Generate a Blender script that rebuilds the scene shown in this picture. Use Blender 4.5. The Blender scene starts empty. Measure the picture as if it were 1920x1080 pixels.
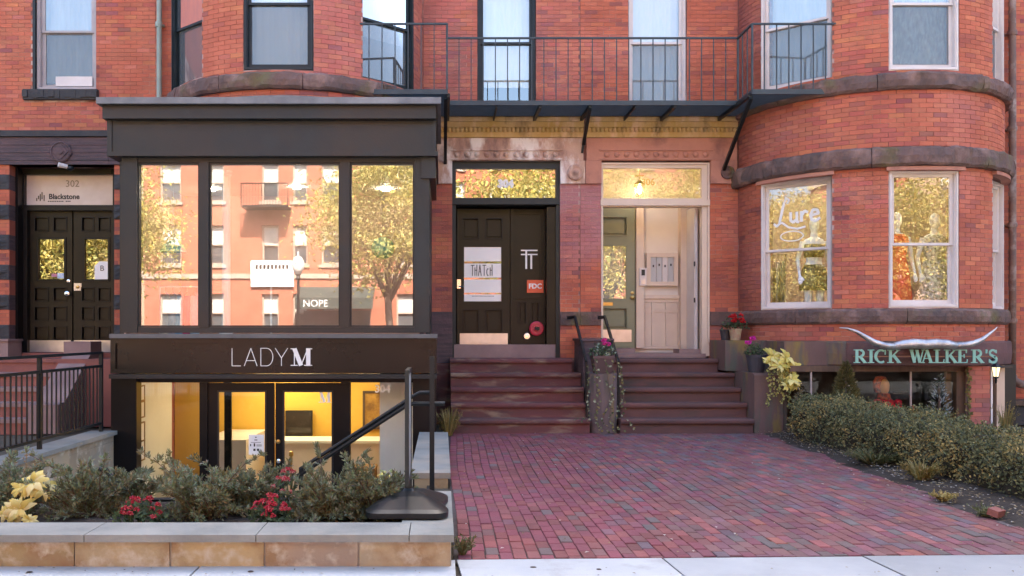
import bpy, bmesh, math, random
from mathutils import Matrix, Vector, noise
R = math.radians
PI = math.pi
rnd = random.Random(7)
scene = bpy.context.scene
col = scene.collection

# ------------------------------------------------------------------ camera, sky, sun, exposure
F = 1690.0            # focal length in photograph pixels
VX, VY, EYE = 828.0, 625.0, 1.45
cam_data = bpy.data.cameras.new("camera")
cam_data.sensor_width = 36.0
cam_data.lens = F / 1920 * 36.0
cam_data.shift_x = (960 - VX) / 1920
cam_data.shift_y = (VY - 540) / 1920
cam_data.clip_start = 0.05
cam_data.clip_end = 2000
cam = bpy.data.objects.new("camera", cam_data)
cam.location = (0, 0, EYE)
cam.rotation_euler = (R(90), 0, 0)
col.objects.link(cam)
scene.camera = cam

SUN_EL, SUN_AZ = R(48), R(14)      # azimuth from +Y towards +X: the sun stands behind the row
world = bpy.data.worlds.new("World")
scene.world = world
world.use_nodes = True
wn = world.node_tree
wn.nodes.clear()
wo = wn.nodes.new("ShaderNodeOutputWorld")
wb = wn.nodes.new("ShaderNodeBackground")
ws = wn.nodes.new("ShaderNodeTexSky")
ws.sky_type = 'NISHITA'
ws.sun_disc = False
ws.sun_elevation = SUN_EL
ws.sun_rotation = SUN_AZ
ws.dust_density = 3.5
ws.ozone_density = 1.0
wb.inputs[1].default_value = 0.15
wn.links.new(ws.outputs[0], wb.inputs[0])
wn.links.new(wb.outputs[0], wo.inputs[0])
sun_data = bpy.data.lights.new("sun", 'SUN')
sun_data.energy = 4.5
sun_data.angle = R(0.5)
sun_data.color = (1.0, 0.93, 0.82)
sun = bpy.data.objects.new("sun", sun_data)
sd = Vector((math.sin(SUN_AZ) * math.cos(SUN_EL), math.cos(SUN_AZ) * math.cos(SUN_EL), math.sin(SUN_EL)))
sun.rotation_euler = sd.to_track_quat('Z', 'Y').to_euler()
sun.location = (6, 30, 30)
col.objects.link(sun)
vs = scene.view_settings
vs.view_transform = 'Standard'
vs.look = 'None'
vs.gamma = 1.0
vs.use_curve_mapping = False
vs.exposure = 2.6
scene.render.engine = 'CYCLES'
scene.cycles.max_bounces = 8
scene.cycles.diffuse_bounces = 4
scene.cycles.glossy_bounces = 4
scene.cycles.transparent_max_bounces = 16


def X(px, y):
    return (px - VX) * y / F


def Z(py, y):
    return EYE - (py - VY) * y / F


# ------------------------------------------------------------------ materials
MATS = {}


def nodes_of(name):
    m = bpy.data.materials.new(name)
    m.use_nodes = True
    nt = m.node_tree
    return m, nt, nt.nodes["Principled BSDF"]


def mixcol(nt, fac, a, b, mode='MIX'):
    n = nt.nodes.new("ShaderNodeMix")
    n.data_type = 'RGBA'
    n.blend_type = mode
    for sock, v in ((n.inputs[0], fac), (n.inputs[6], a), (n.inputs[7], b)):
        if isinstance(v, (int, float)):
            sock.default_value = v
        elif isinstance(v, (tuple, list)):
            sock.default_value = (*v[:3], 1)
        else:
            nt.links.new(v, sock)
    return n.outputs[2]


def noise_fac(nt, scale, detail=5, lo=0.35, hi=0.65, stretch=None, rough=0.6, seed=0.0):
    g = nt.nodes.new("ShaderNodeNewGeometry")
    mp = nt.nodes.new("ShaderNodeMapping")
    mp.inputs['Location'].default_value = (seed, seed * 1.7, seed * 0.3)
    if stretch:
        mp.inputs['Scale'].default_value = stretch
    nt.links.new(g.outputs['Position'], mp.inputs[0])
    n = nt.nodes.new("ShaderNodeTexNoise")
    n.inputs['Scale'].default_value = scale
    n.inputs['Detail'].default_value = detail
    n.inputs['Roughness'].default_value = rough
    nt.links.new(mp.outputs[0], n.inputs['Vector'])
    r = nt.nodes.new("ShaderNodeMapRange")
    r.inputs['From Min'].default_value = lo
    r.inputs['From Max'].default_value = hi
    nt.links.new(n.outputs[0], r.inputs[0])
    return r.outputs[0], n.outputs[0]


def mat(name, c1, c2=None, scale=3.0, rough=0.7, bump=0.0, bscale=40.0, metal=0.0, spec=0.5, stain=None, stain_scale=1.5,
        stain_lo=0.5, stain_hi=0.65, stretch=None, tint=False, coat=0.0, stain2=None, sub=0.0):
    if name in MATS:
        return MATS[name]
    m, nt, b = nodes_of(name)
    c2 = c2 or tuple(v * 0.75 for v in c1)
    f, _ = noise_fac(nt, scale, stretch=stretch, seed=len(MATS) * 0.37)
    c = mixcol(nt, f, c1, c2)
    if tint:
        a = nt.nodes.new("ShaderNodeAttribute")
        a.attribute_name = "tint"
        c = mixcol(nt, 1.0, c, a.outputs[0], 'MULTIPLY')
    if stain:
        f2, _ = noise_fac(nt, stain_scale, lo=stain_lo, hi=stain_hi, stretch=stretch, seed=4.1 + len(MATS))
        c = mixcol(nt, f2, c, stain)
    if stain2:
        f3, _ = noise_fac(nt, stain_scale * 2.3, lo=0.52, hi=0.68, stretch=stretch, seed=9.3 + len(MATS))
        c = mixcol(nt, f3, c, stain2)
    nt.links.new(c, b.inputs['Base Color'])
    b.inputs['Roughness'].default_value = rough
    b.inputs['Metallic'].default_value = metal
    b.inputs['Specular IOR Level'].default_value = spec
    b.inputs['Coat Weight'].default_value = coat
    if bump:
        _, raw = noise_fac(nt, bscale, detail=6, seed=2.2)
        bp = nt.nodes.new("ShaderNodeBump")
        bp.inputs['Strength'].default_value = bump
        bp.inputs['Distance'].default_value = 0.02
        nt.links.new(raw, bp.inputs['Height'])
        nt.links.new(bp.outputs[0], b.inputs['Normal'])
    MATS[name] = m
    return m


def leafmat(name, translucent=0.25, rough=0.55):
    if name in MATS:
        return MATS[name]
    m, nt, b = nodes_of(name)
    a = nt.nodes.new("ShaderNodeAttribute")
    a.attribute_name = "tint"
    nt.links.new(a.outputs[0], b.inputs['Base Color'])
    b.inputs['Roughness'].default_value = rough
    b.inputs['Specular IOR Level'].default_value = 0.3
    t = nt.nodes.new("ShaderNodeBsdfTranslucent")
    nt.links.new(a.outputs[0], t.inputs[0])
    mx = nt.nodes.new("ShaderNodeMixShader")
    mx.inputs[0].default_value = translucent
    nt.links.new(b.outputs[0], mx.inputs[1])
    nt.links.new(t.outputs[0], mx.inputs[2])
    nt.links.new(mx.outputs[0], nt.nodes['Material Output'].inputs[0])
    MATS[name] = m
    return m


def glassmat(name, refl=0.3, tintc=(0.92, 0.96, 0.95), wave=0.0, wscale=2.0, rough=0.0):
    if name in MATS:
        return MATS[name]
    m = bpy.data.materials.new(name)
    m.use_nodes = True
    nt = m.node_tree
    nt.nodes.clear()
    o = nt.nodes.new("ShaderNodeOutputMaterial")
    t = nt.nodes.new("ShaderNodeBsdfTransparent")
    t.inputs[0].default_value = (*tintc, 1)
    g = nt.nodes.new("ShaderNodeBsdfGlossy")
    g.inputs['Roughness'].default_value = rough
    g.inputs[0].default_value = (1, 1, 1, 1)
    lw = nt.nodes.new("ShaderNodeFresnel")
    lw.inputs[0].default_value = 1.5
    mr = nt.nodes.new("ShaderNodeMapRange")
    mr.inputs['From Min'].default_value = 0.04
    mr.inputs['From Max'].default_value = 1.0
    mr.inputs['To Min'].default_value = refl
    mr.inputs['To Max'].default_value = 1.0
    nt.links.new(lw.outputs[0], mr.inputs[0])
    mx = nt.nodes.new("ShaderNodeMixShader")
    nt.links.new(mr.outputs[0], mx.inputs[0])
    nt.links.new(t.outputs[0], mx.inputs[1])
    nt.links.new(g.outputs[0], mx.inputs[2])
    if wave:
        _, raw = noise_fac(nt, wscale, detail=1, seed=1.3)
        bp = nt.nodes.new("ShaderNodeBump")
        bp.inputs['Strength'].default_value = wave
        bp.inputs['Distance'].default_value = 0.02
        nt.links.new(raw, bp.inputs['Height'])
        nt.links.new(bp.outputs[0], g.inputs['Normal'])
    nt.links.new(mx.outputs[0], o.inputs[0])
    MATS[name] = m
    return m


def glow(name, c, s):
    if name in MATS:
        return MATS[name]
    m, nt, b = nodes_of(name)
    b.inputs['Base Color'].default_value = (*c, 1)
    b.inputs['Emission Color'].default_value = (*c, 1)
    b.inputs['Emission Strength'].default_value = s
    MATS[name] = m
    return m


BRICK = mat('brick', (1.0, 1.0, 1.0), (0.80, 0.74, 0.76), scale=1.7, rough=0.85, bump=0.35, bscale=60, tint=True, spec=0.25)
PAVER = mat('paver', (1.0, 1.0, 1.0), (0.74, 0.72, 0.72), scale=2.6, rough=0.75, bump=0.5, bscale=45, tint=True, spec=0.3, stain=(0.14, 0.075, 0.078), stain_scale=5.0, stain_lo=0.60, stain_hi=0.78)
MORTAR = mat('mortar', (0.26, 0.12, 0.095), (0.16, 0.075, 0.065), scale=2.0, rough=0.95, stain=(0.50, 0.36, 0.32), stain_scale=1.2, stain_lo=0.52, stain_hi=0.62)
SAND = mat('joint_sand', (0.07, 0.05, 0.05), (0.04, 0.035, 0.03), scale=8, rough=1)
BAND = mat('brownstone_rock', (0.15, 0.085, 0.072), (0.085, 0.06, 0.056), scale=2.5, rough=0.92, bump=0.9, bscale=16, stain=(0.12, 0.10, 0.045), stain_scale=1.1, stain_lo=0.53, stain_hi=0.66, stain2=(0.24, 0.15, 0.13))
SILLSTONE = mat('dark_sill_stone', (0.05, 0.048, 0.05), (0.035, 0.035, 0.04), scale=4, rough=0.85, bump=0.6, bscale=25)
DARKSTONE = mat('dark_tooled_stone', (0.115, 0.07, 0.075), (0.06, 0.045, 0.05), scale=3, rough=0.9, bump=0.9, bscale=9, stretch=(0.6, 1, 9))
STONE306 = mat('pink_sandstone', (0.48, 0.22, 0.155), (0.40, 0.18, 0.13), scale=2.5, rough=0.9, bump=0.2, bscale=30, stain=(0.24, 0.11, 0.09), stain_scale=1.6)
STONE304 = mat('stained_sandstone', (0.55, 0.37, 0.28), (0.40, 0.22, 0.17), scale=2.8, rough=0.9, bump=0.25, bscale=30, stretch=(1, 1, 0.45), stain=(0.74, 0.66, 0.62), stain_scale=2.6, stain_lo=0.48, stain_hi=0.60, stain2=(0.26, 0.16, 0.13))
ALGAE = mat('algae_sandstone', (0.52, 0.37, 0.19), (0.46, 0.31, 0.10), scale=3.0, rough=0.9, bump=0.3, bscale=30, stretch=(1, 1, 0.5), stain=(0.10, 0.07, 0.03), stain_scale=2.2, stain_lo=0.55, stain_hi=0.7, stain2=(0.60, 0.42, 0.27))
STEP = mat('red_brownstone_step', (0.145, 0.045, 0.046), (0.09, 0.031, 0.034), scale=2.2, rough=0.75, bump=0.25, bscale=30, stain=(0.075, 0.045, 0.042), stain_scale=1.6, stain_lo=0.52, stain_hi=0.68, stretch=(0.6, 1, 2.4), stain2=(0.22, 0.15, 0.11))
STEP6 = mat('weathered_brownstone_step', (0.135, 0.06, 0.056), (0.08, 0.042, 0.04), scale=2.4, rough=0.8, bump=0.3, bscale=30, stain=(0.055, 0.045, 0.04), stain_scale=1.4, stain_lo=0.53, stain_hi=0.68, stretch=(0.6, 1, 2))
CHEEK = mat('mossy_brownstone', (0.15, 0.085, 0.08), (0.11, 0.068, 0.06), scale=2.0, rough=0.85, bump=0.3, bscale=20, stain=(0.24, 0.17, 0.03), stain_scale=1.5, stain_lo=0.53, stain_hi=0.66, stretch=(1.6, 1.6, 0.45), stain2=(0.085, 0.09, 0.07))
STEP2 = mat('pale_red_step', (0.30, 0.11, 0.085), (0.23, 0.085, 0.07), scale=2.2, rough=0.8, bump=0.2, bscale=30)
CHEEK2 = mat('smooth_mauve_stone', (0.30, 0.20, 0.185), (0.22, 0.14, 0.135), scale=2.2, rough=0.8, bump=0.2, bscale=30)
BLUESTONE = mat('bluestone', (0.235, 0.235, 0.215), (0.165, 0.17, 0.16), scale=2.6, rough=0.8, bump=0.25, bscale=40, stain=(0.30, 0.26, 0.21), stain_scale=0.9)
TANSTONE = mat('tan_sandstone', (0.40, 0.295, 0.185), (0.30, 0.25, 0.19), scale=1.6, rough=0.85, bump=0.35, bscale=18, tint=True, stain=(0.25, 0.16, 0.085), stain_scale=2.6, stain_lo=0.52, stain_hi=0.66, stain2=(0.46, 0.41, 0.33))
CONCRETE = mat('sidewalk_concrete', (0.375, 0.39, 0.40), (0.30, 0.315, 0.325), scale=1.3, rough=0.85, bump=0.2, bscale=80, stain=(0.29, 0.295, 0.30), stain_scale=3.0, stain_lo=0.55, stain_hi=0.7, tint=True)
ASPHALT = mat('asphalt', (0.06, 0.06, 0.062), (0.045, 0.045, 0.047), scale=5, rough=0.9, bump=0.2, bscale=90)
SOIL = mat('soil', (0.045, 0.035, 0.028), (0.025, 0.02, 0.017), scale=9, rough=1, bump=1.0, bscale=30)
EARTH = mat('ground_earth', (0.09, 0.07, 0.05), (0.05, 0.045, 0.03), scale=3, rough=1)
BLACKGREEN = mat('dark_green_paint', (0.012, 0.020, 0.024), (0.008, 0.013, 0.016), scale=3, rough=0.42, spec=0.35)
SHOPPAINT = mat('charcoal_shopfront_paint', (0.019, 0.022, 0.024), (0.013, 0.018, 0.021), scale=0.7, rough=0.42, spec=0.35, stain=(0.034, 0.025, 0.021), stain_scale=0.5, stain_lo=0.45, stain_hi=0.65, stain2=(0.020, 0.027, 0.031), bump=0.1)
LEAD = mat('weathered_lead_flashing', (0.21, 0.21, 0.22), (0.13, 0.13, 0.14), scale=3, rough=0.6, bump=0.1)
SIGNPAINT = mat('sign_board_bronze', (0.012, 0.009, 0.008), (0.008, 0.007, 0.006), scale=1.2, rough=0.25, spec=0.3)
BLACKPAINT_SHADE = mat('black_paint_and_shade', (0.006, 0.006, 0.007), (0.004, 0.004, 0.005), scale=3, rough=0.35, spec=0.25)  # real black paint, and the painted shade of the panel mouldings
DOORPAINT = mat('olive_black_door_paint', (0.020, 0.016, 0.010), (0.013, 0.011, 0.008), scale=2.2, rough=0.32, spec=0.22)
DOORPAINT2 = mat('dark_brown_door_paint', (0.022, 0.016, 0.009), (0.013, 0.010, 0.007), scale=2.2, rough=0.34, spec=0.22)
IRON = mat('black_iron', (0.009, 0.014, 0.017), (0.006, 0.010, 0.012), scale=6, rough=0.42, spec=0.3)
FIREIRON = mat('fire_escape_iron', (0.03, 0.045, 0.055), (0.02, 0.03, 0.037), scale=6, rough=0.5)
WHITEFRAME = mat('pale_window_paint', (0.66, 0.60, 0.58), (0.58, 0.52, 0.50), scale=3, rough=0.5)
CREAM = mat('cream_paint', (0.66, 0.53, 0.42), (0.59, 0.46, 0.37), scale=2, rough=0.5)
CREAMWALL = mat('cream_plaster', (0.72, 0.64, 0.56), (0.66, 0.58, 0.51), scale=1.5, rough=0.7)
MAUVE = mat('mauve_window_paint', (0.40, 0.36, 0.37), (0.33, 0.30, 0.31), scale=3, rough=0.5)
SAGE = mat('sage_green_paint', (0.23, 0.235, 0.15), (0.19, 0.20, 0.125), scale=2, rough=0.45)
STEEL = mat('brushed_steel', (0.66, 0.60, 0.56), (0.55, 0.50, 0.47), scale=6, rough=0.36, metal=0.8)
CHROME = mat('chrome', (0.75, 0.75, 0.75), (0.7, 0.7, 0.7), rough=0.15, metal=1.0)
BRASS = mat('brass', (0.5, 0.36, 0.14), (0.4, 0.28, 0.1), rough=0.3, metal=1.0)
SILVER = mat('silver_horn', (0.62, 0.61, 0.63), (0.36, 0.35, 0.37), scale=7, rough=0.38, metal=0.75, bump=0.5, bscale=25)
WHITE = mat('white_vinyl', (0.85, 0.85, 0.85), (0.82, 0.82, 0.82), rough=0.5)
PAPER = mat('paper', (0.90, 0.86, 0.83), (0.88, 0.83, 0.80), rough=0.6)
INK = mat('black_ink', (0.012, 0.012, 0.012), rough=0.5)
TEAL = mat('mint_letter_paint', (0.24, 0.50, 0.42), (0.20, 0.43, 0.37), rough=0.5, scale=9)
ORANGE = mat('orange_sticker', (0.80, 0.12, 0.04), (0.75, 0.11, 0.04), rough=0.5)
REDCAP = mat('red_cap_paint', (0.50, 0.02, 0.06), (0.42, 0.02, 0.05), rough=0.35)
COPPER = mat('rusty_pipe', (0.20, 0.12, 0.09), (0.13, 0.085, 0.075), scale=5, rough=0.7, stain=(0.34, 0.28, 0.25), stain_scale=3)
GREENPIPE = mat('verdigris_pipe', (0.30, 0.38, 0.34), (0.24, 0.31, 0.28), scale=5, rough=0.7)
WOOD = mat('amber_wood', (0.32, 0.18, 0.06), (0.24, 0.13, 0.045), scale=3, rough=0.5, stretch=(6, 6, 0.6))
BROWNWOOD = mat('brown_wood_post', (0.11, 0.065, 0.045), (0.075, 0.045, 0.032), scale=3, rough=0.6, stretch=(6, 6, 0.6))
RUBBER = mat('black_rubber', (0.009, 0.012, 0.015), (0.006, 0.009, 0.011), scale=5, rough=0.35, spec=0.3)
TERRA = mat('brown_pot', (0.10, 0.055, 0.055), (0.075, 0.045, 0.045), scale=5, rough=0.7)
GREYPOT = mat('slate_pot', (0.05, 0.047, 0.06), (0.035, 0.035, 0.045), scale=5, rough=0.6)
WHITEGLOSS = mat('mannequin_white', (0.78, 0.78, 0.78), (0.74, 0.75, 0.76), rough=0.3)
SEQUIN = mat('gold_black_sequins', (0.30, 0.22, 0.05), (0.015, 0.013, 0.01), scale=34, rough=0.4, bump=0.5, bscale=60)
REDLEAF = mat('red_floral_dress', (0.72, 0.03, 0.02), (0.80, 0.22, 0.05), scale=9, rough=0.7)
BWDOT = mat('black_white_dress', (0.75, 0.74, 0.74), (0.02, 0.025, 0.04), scale=26, rough=0.7)
REDCLOTH = mat('red_cloth', (0.60, 0.01, 0.04), (0.42, 0.01, 0.03), scale=6, rough=0.7)
SCARF = mat('orange_black_scarf', (0.55, 0.10, 0.03), (0.02, 0.01, 0.01), scale=22, rough=0.6)
YELLOWWALL = mat('warm_shop_wall', (0.80, 0.50, 0.09), (0.74, 0.45, 0.07), scale=1.2, rough=0.7)
WHITEWALL = mat('white_shop_wall', (0.78, 0.77, 0.74), (0.72, 0.71, 0.69), scale=1.2, rough=0.6)
SHOPFLOOR = mat('shop_floor', (0.35, 0.24, 0.10), (0.3, 0.2, 0.08), scale=3, rough=0.4)
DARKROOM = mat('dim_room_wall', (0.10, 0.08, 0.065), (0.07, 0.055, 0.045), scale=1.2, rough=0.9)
PINKROOM = mat('pale_pink_room_wall', (0.50, 0.36, 0.33), (0.42, 0.31, 0.28), scale=1.0, rough=0.9)
WHITEBLIND = mat('white_roller_blind', (0.70, 0.70, 0.69), (0.64, 0.65, 0.65), scale=1.2, rough=0.8)
GREYBLIND = mat('grey_curtain', (0.40, 0.41, 0.42), (0.30, 0.32, 0.33), scale=3.0, rough=0.9, stretch=(3, 3, 0.4))
BLIND = mat('pale_blind', (0.52, 0.58, 0.62), (0.43, 0.50, 0.55), scale=2.0, rough=0.8, stretch=(3, 3, 0.5))
CURTAIN = mat('lace_curtain', (0.48, 0.52, 0.52), (0.28, 0.32, 0.33), scale=14, rough=0.8, stretch=(2, 2, 0.7))
G_SHOP = glassmat('shop_glass', 0.27, wave=0.012, wscale=1.2)
G_LOW = glassmat('shop_door_glass', 0.05)
G_OLD = glassmat('old_window_glass', 0.18, wave=0.03, wscale=2.5)
G_UP = glassmat('upper_window_glass', 0.22, wave=0.02, wscale=1.5)
G_DARK = glassmat('basement_glass', 0.02)
def screenmat():
    m = bpy.data.materials.new('insect_mesh')
    m.use_nodes = True
    nt = m.node_tree
    b = nt.nodes["Principled BSDF"]
    b.inputs['Base Color'].default_value = (0.10, 0.11, 0.12, 1)
    b.inputs['Roughness'].default_value = 0.6
    t = nt.nodes.new("ShaderNodeBsdfTransparent")
    mx = nt.nodes.new("ShaderNodeMixShader")
    mx.inputs[0].default_value = 0.42
    nt.links.new(t.outputs[0], mx.inputs[1])
    nt.links.new(b.outputs[0], mx.inputs[2])
    nt.links.new(mx.outputs[0], nt.nodes['Material Output'].inputs[0])
    return m


G_SCREEN = screenmat()
G_DOOR = glassmat('door_glass', 0.30, wave=0.03, wscale=4.0)
LAMPGLOW = glow('warm_lamp', (1.0, 0.80, 0.46), 3.8)
BULB = glow('warm_bulb', (1.0, 0.74, 0.42), 0.35)
LEAF = leafmat('leaf')
PETAL = leafmat('petal', 0.15, 0.6)


# ------------------------------------------------------------------ mesh helpers
class MB:
    def __init__(self, M=None):
        self.v, self.f, self.t = [], [], []
        self.M = M or Matrix()

    def add(self, verts, faces, tint=None):
        n = len(self.v)
        M = self.M
        self.v += [tuple(M @ Vector(p)) for p in verts]
        self.f += [tuple(i + n for i in f) for f in faces]
        self.t += [tint] * len(faces)
        return self

    def box(self, x0, x1, y0, y1, z0, z1, tint=None):
        if x1 < x0: x0, x1 = x1, x0
        if y1 < y0: y0, y1 = y1, y0
        if z1 < z0: z0, z1 = z1, z0
        return self.add([(x0, y0, z0), (x1, y0, z0), (x1, y1, z0), (x0, y1, z0), (x0, y0, z1), (x1, y0, z1), (x1, y1, z1), (x0, y1, z1)],
                        [(0, 3, 2, 1), (4, 5, 6, 7), (0, 1, 5, 4), (1, 2, 6, 5), (2, 3, 7, 6), (3, 0, 4, 7)], tint)

    def plate(self, x0, x1, z0, z1, holes, y0, y1):
        xs = sorted({x0, x1, *[min(max(v, x0), x1) for h in holes for v in h[:2]]})
        zs = sorted({z0, z1, *[min(max(v, z0), z1) for h in holes for v in h[2:]]})
        for i in range(len(xs) - 1):
            run = None
            for k in range(len(zs) - 1):
                cx, cz = (xs[i] + xs[i + 1]) / 2, (zs[k] + zs[k + 1]) / 2
                inside = any(h[0] < cx < h[1] and h[2] < cz < h[3] for h in holes)
                if not inside:
                    if run is None: run = zs[k]
                    end = zs[k + 1]
                if inside or k == len(zs) - 2:
                    if run is not None:
                        self.box(xs[i], xs[i + 1], y0, y1, run, end if not inside else zs[k])
                    run = None
        return self

    def frame(self, x0, x1, y0, y1, z0, z1, w, wb=None):
        return self.plate(x0, x1, z0, z1, [(x0 + w, x1 - w, z0 + (wb or w), z1 - w)], y0, y1)

    def quad(self, a, b, c, d, tint=None):
        return self.add([a, b, c, d], [(0, 1, 2, 3)], tint)

    def tube(self, pts, r, n=8, cap=True, tint=None):
        pts = [Vector(p) for p in pts]
        rs = r if isinstance(r, (list, tuple)) else [r] * len(pts)
        vs_, fs = [], []
        ref = Vector((0, 0, 1))
        d0 = (pts[-1] - pts[0])
        if d0.length < 1e-6: d0 = pts[1] - pts[0]
        if abs(d0.normalized().z) > 0.85: ref = Vector((1, 0.02, 0))
        for i, p in enumerate(pts):
            d = (pts[min(i + 1, len(pts) - 1)] - pts[max(i - 1, 0)]).normalized()
            a = d.cross(ref)
            if a.length < 1e-4: a = d.cross(Vector((0, 1, 0)))
            a.normalize()
            b = d.cross(a)
            for k in range(n):
                t = 2 * PI * k / n
                vs_.append(p + (a * math.cos(t) + b * math.sin(t)) * rs[i])
        for i in range(len(pts) - 1):
            for k in range(n):
                q = (k + 1) % n
                fs.append((i * n + k, i * n + q, (i + 1) * n + q, (i + 1) * n + k))
        if cap:
            fs.append(tuple(range(n))[::-1])
            fs.append(tuple((len(pts) - 1) * n + k for k in range(n)))
        return self.add(vs_, fs, tint)

    def bar(self, a, b, w, h=None, tint=None):
        """square bar from a to b"""
        a, b = Vector(a), Vector(b)
        h = h or w
        d = (b - a).normalized()
        up = Vector((0, 0, 1)) if abs(d.z) < 0.9 else Vector((0, 1, 0))
        s = d.cross(up).normalized()
        u = s.cross(d)
        c = [(-1, -1), (1, -1), (1, 1), (-1, 1)]
        vs_ = [p + s * (i * w / 2) + u * (j * h / 2) for p in (a, b) for i, j in c]
        return self.add(vs_, [(0, 1, 2, 3), (7, 6, 5, 4), (0, 4, 5, 1), (1, 5, 6, 2), (2, 6, 7, 3), (3, 7, 4, 0)], tint)

    def lathe(self, prof, c=(0, 0, 0), n=16, sx=1, sy=1, tint=None):
        vs_, fs = [], []
        for (r, z) in prof:
            for k in range(n):
                t = 2 * PI * k / n
                vs_.append((c[0] + r * sx * math.cos(t), c[1] + r * sy * math.sin(t), c[2] + z))
        for i in range(len(prof) - 1):
            for k in range(n):
                q = (k + 1) % n
                fs.append((i * n + k, i * n + q, (i + 1) * n + q, (i + 1) * n + k))
        fs.append(tuple(range(n))[::-1])
        fs.append(tuple((len(prof) - 1) * n + k for k in range(n)))
        return self.add(vs_, fs, tint)

    def prism(self, pts, y0, y1):
        """polygon in (x, z), extruded in y"""
        n = len(pts)
        vs_ = [(p[0], y0, p[1]) for p in pts] + [(p[0], y1, p[1]) for p in pts]
        fs = [tuple(range(n)), tuple(range(2 * n - 1, n - 1, -1))] + [(i, i + n, (i + 1) % n + n, (i + 1) % n) for i in range(n)]
        return self.add(vs_, fs)

    def prism_x(self, pts, x0, x1):
        """polygon in (y, z), extruded in x"""
        n = len(pts)
        vs_ = [(x0, p[0], p[1]) for p in pts] + [(x1, p[0], p[1]) for p in pts]
        fs = [tuple(range(n)), tuple(range(2 * n - 1, n - 1, -1))] + [(i, i + n, (i + 1) % n + n, (i + 1) % n) for i in range(n)]
        return self.add(vs_, fs)

    def mesh(self, name, m, smooth=False):
        me = bpy.data.meshes.new(name)
        me.from_pydata(self.v, [], self.f)
        if any(t is not None for t in self.t):
            ca = me.color_attributes.new("tint", 'FLOAT_COLOR', 'CORNER')
            buf = []
            for f, t in zip(self.f, self.t):
                buf += list((*(t or (1, 1, 1)), 1.0)) * len(f)
            ca.data.foreach_set("color", buf)
        if smooth:
            me.polygons.foreach_set("use_smooth", [True] * len(me.polygons))
        me.materials.append(m)
        return me

    def build(self, name, m, parent=None, smooth=False, fix=True):
        me = self.mesh(name, m, smooth)
        if fix and len(self.f) < 60000:
            bm = bmesh.new()
            bm.from_mesh(me)
            bmesh.ops.recalc_face_normals(bm, faces=bm.faces)
            bm.to_mesh(me)
            bm.free()
        return link(name, me, parent)


def attach(o, p):
    o.parent = p
    o.matrix_parent_inverse = Matrix.Translation(-Vector(p.location)) if p.type == 'EMPTY' else Matrix()


def link(name, me, parent=None, loc=None):
    o = bpy.data.objects.new(name, me)
    col.objects.link(o)
    if loc: o.location = loc
    if parent: attach(o, parent)
    return o


def tag(o, label, cat, group=None):
    o['label'] = label
    o['category'] = cat
    if group: o['group'] = group
    return o


def thing(name, label, cat, loc=(0, 0, 0), group=None):
    o = bpy.data.objects.new(name, None)
    o.location = loc
    o.empty_display_size = 0.2
    col.objects.link(o)
    return tag(o, label, cat, group)


def structure(o):
    o['kind'] = 'structure'
    return o


def stuff(o):
    o['kind'] = 'stuff'
    return o


def text(body, size, loc, m, parent, name='lettering', bold=0.0, rot=(R(90), 0, 0), align='CENTER', sx=1.0, depth=0.002):
    cu = bpy.data.curves.new(name, 'FONT')
    cu.body = body
    cu.size = size
    cu.align_x = align
    cu.align_y = 'CENTER'
    cu.extrude = depth
    cu.offset = bold
    cu.resolution_u = 3
    t = bpy.data.objects.new(name + '_tmp', cu)
    me = bpy.data.meshes.new_from_object(t)
    bpy.data.objects.remove(t)
    me.materials.clear()
    me.materials.append(m)
    M = Matrix.Translation(loc) @ Matrix.Rotation(rot[2], 4, 'Z') @ Matrix.Rotation(rot[0], 4, 'X') @ Matrix.Diagonal((sx, 1, 1, 1))
    me.transform(M)
    return link(name, me, parent)


# stroke lettering: (width, [(points, thickness), ...]) in units of cap height
T_, t_ = 0.19, 0.06


def arc(cx, cy, rx, ry, a0, a1, n=10):
    return [(cx + rx * math.cos(R(a0 + (a1 - a0) * i / n)), cy + ry * math.sin(R(a0 + (a1 - a0) * i / n))) for i in range(n + 1)]


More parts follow.
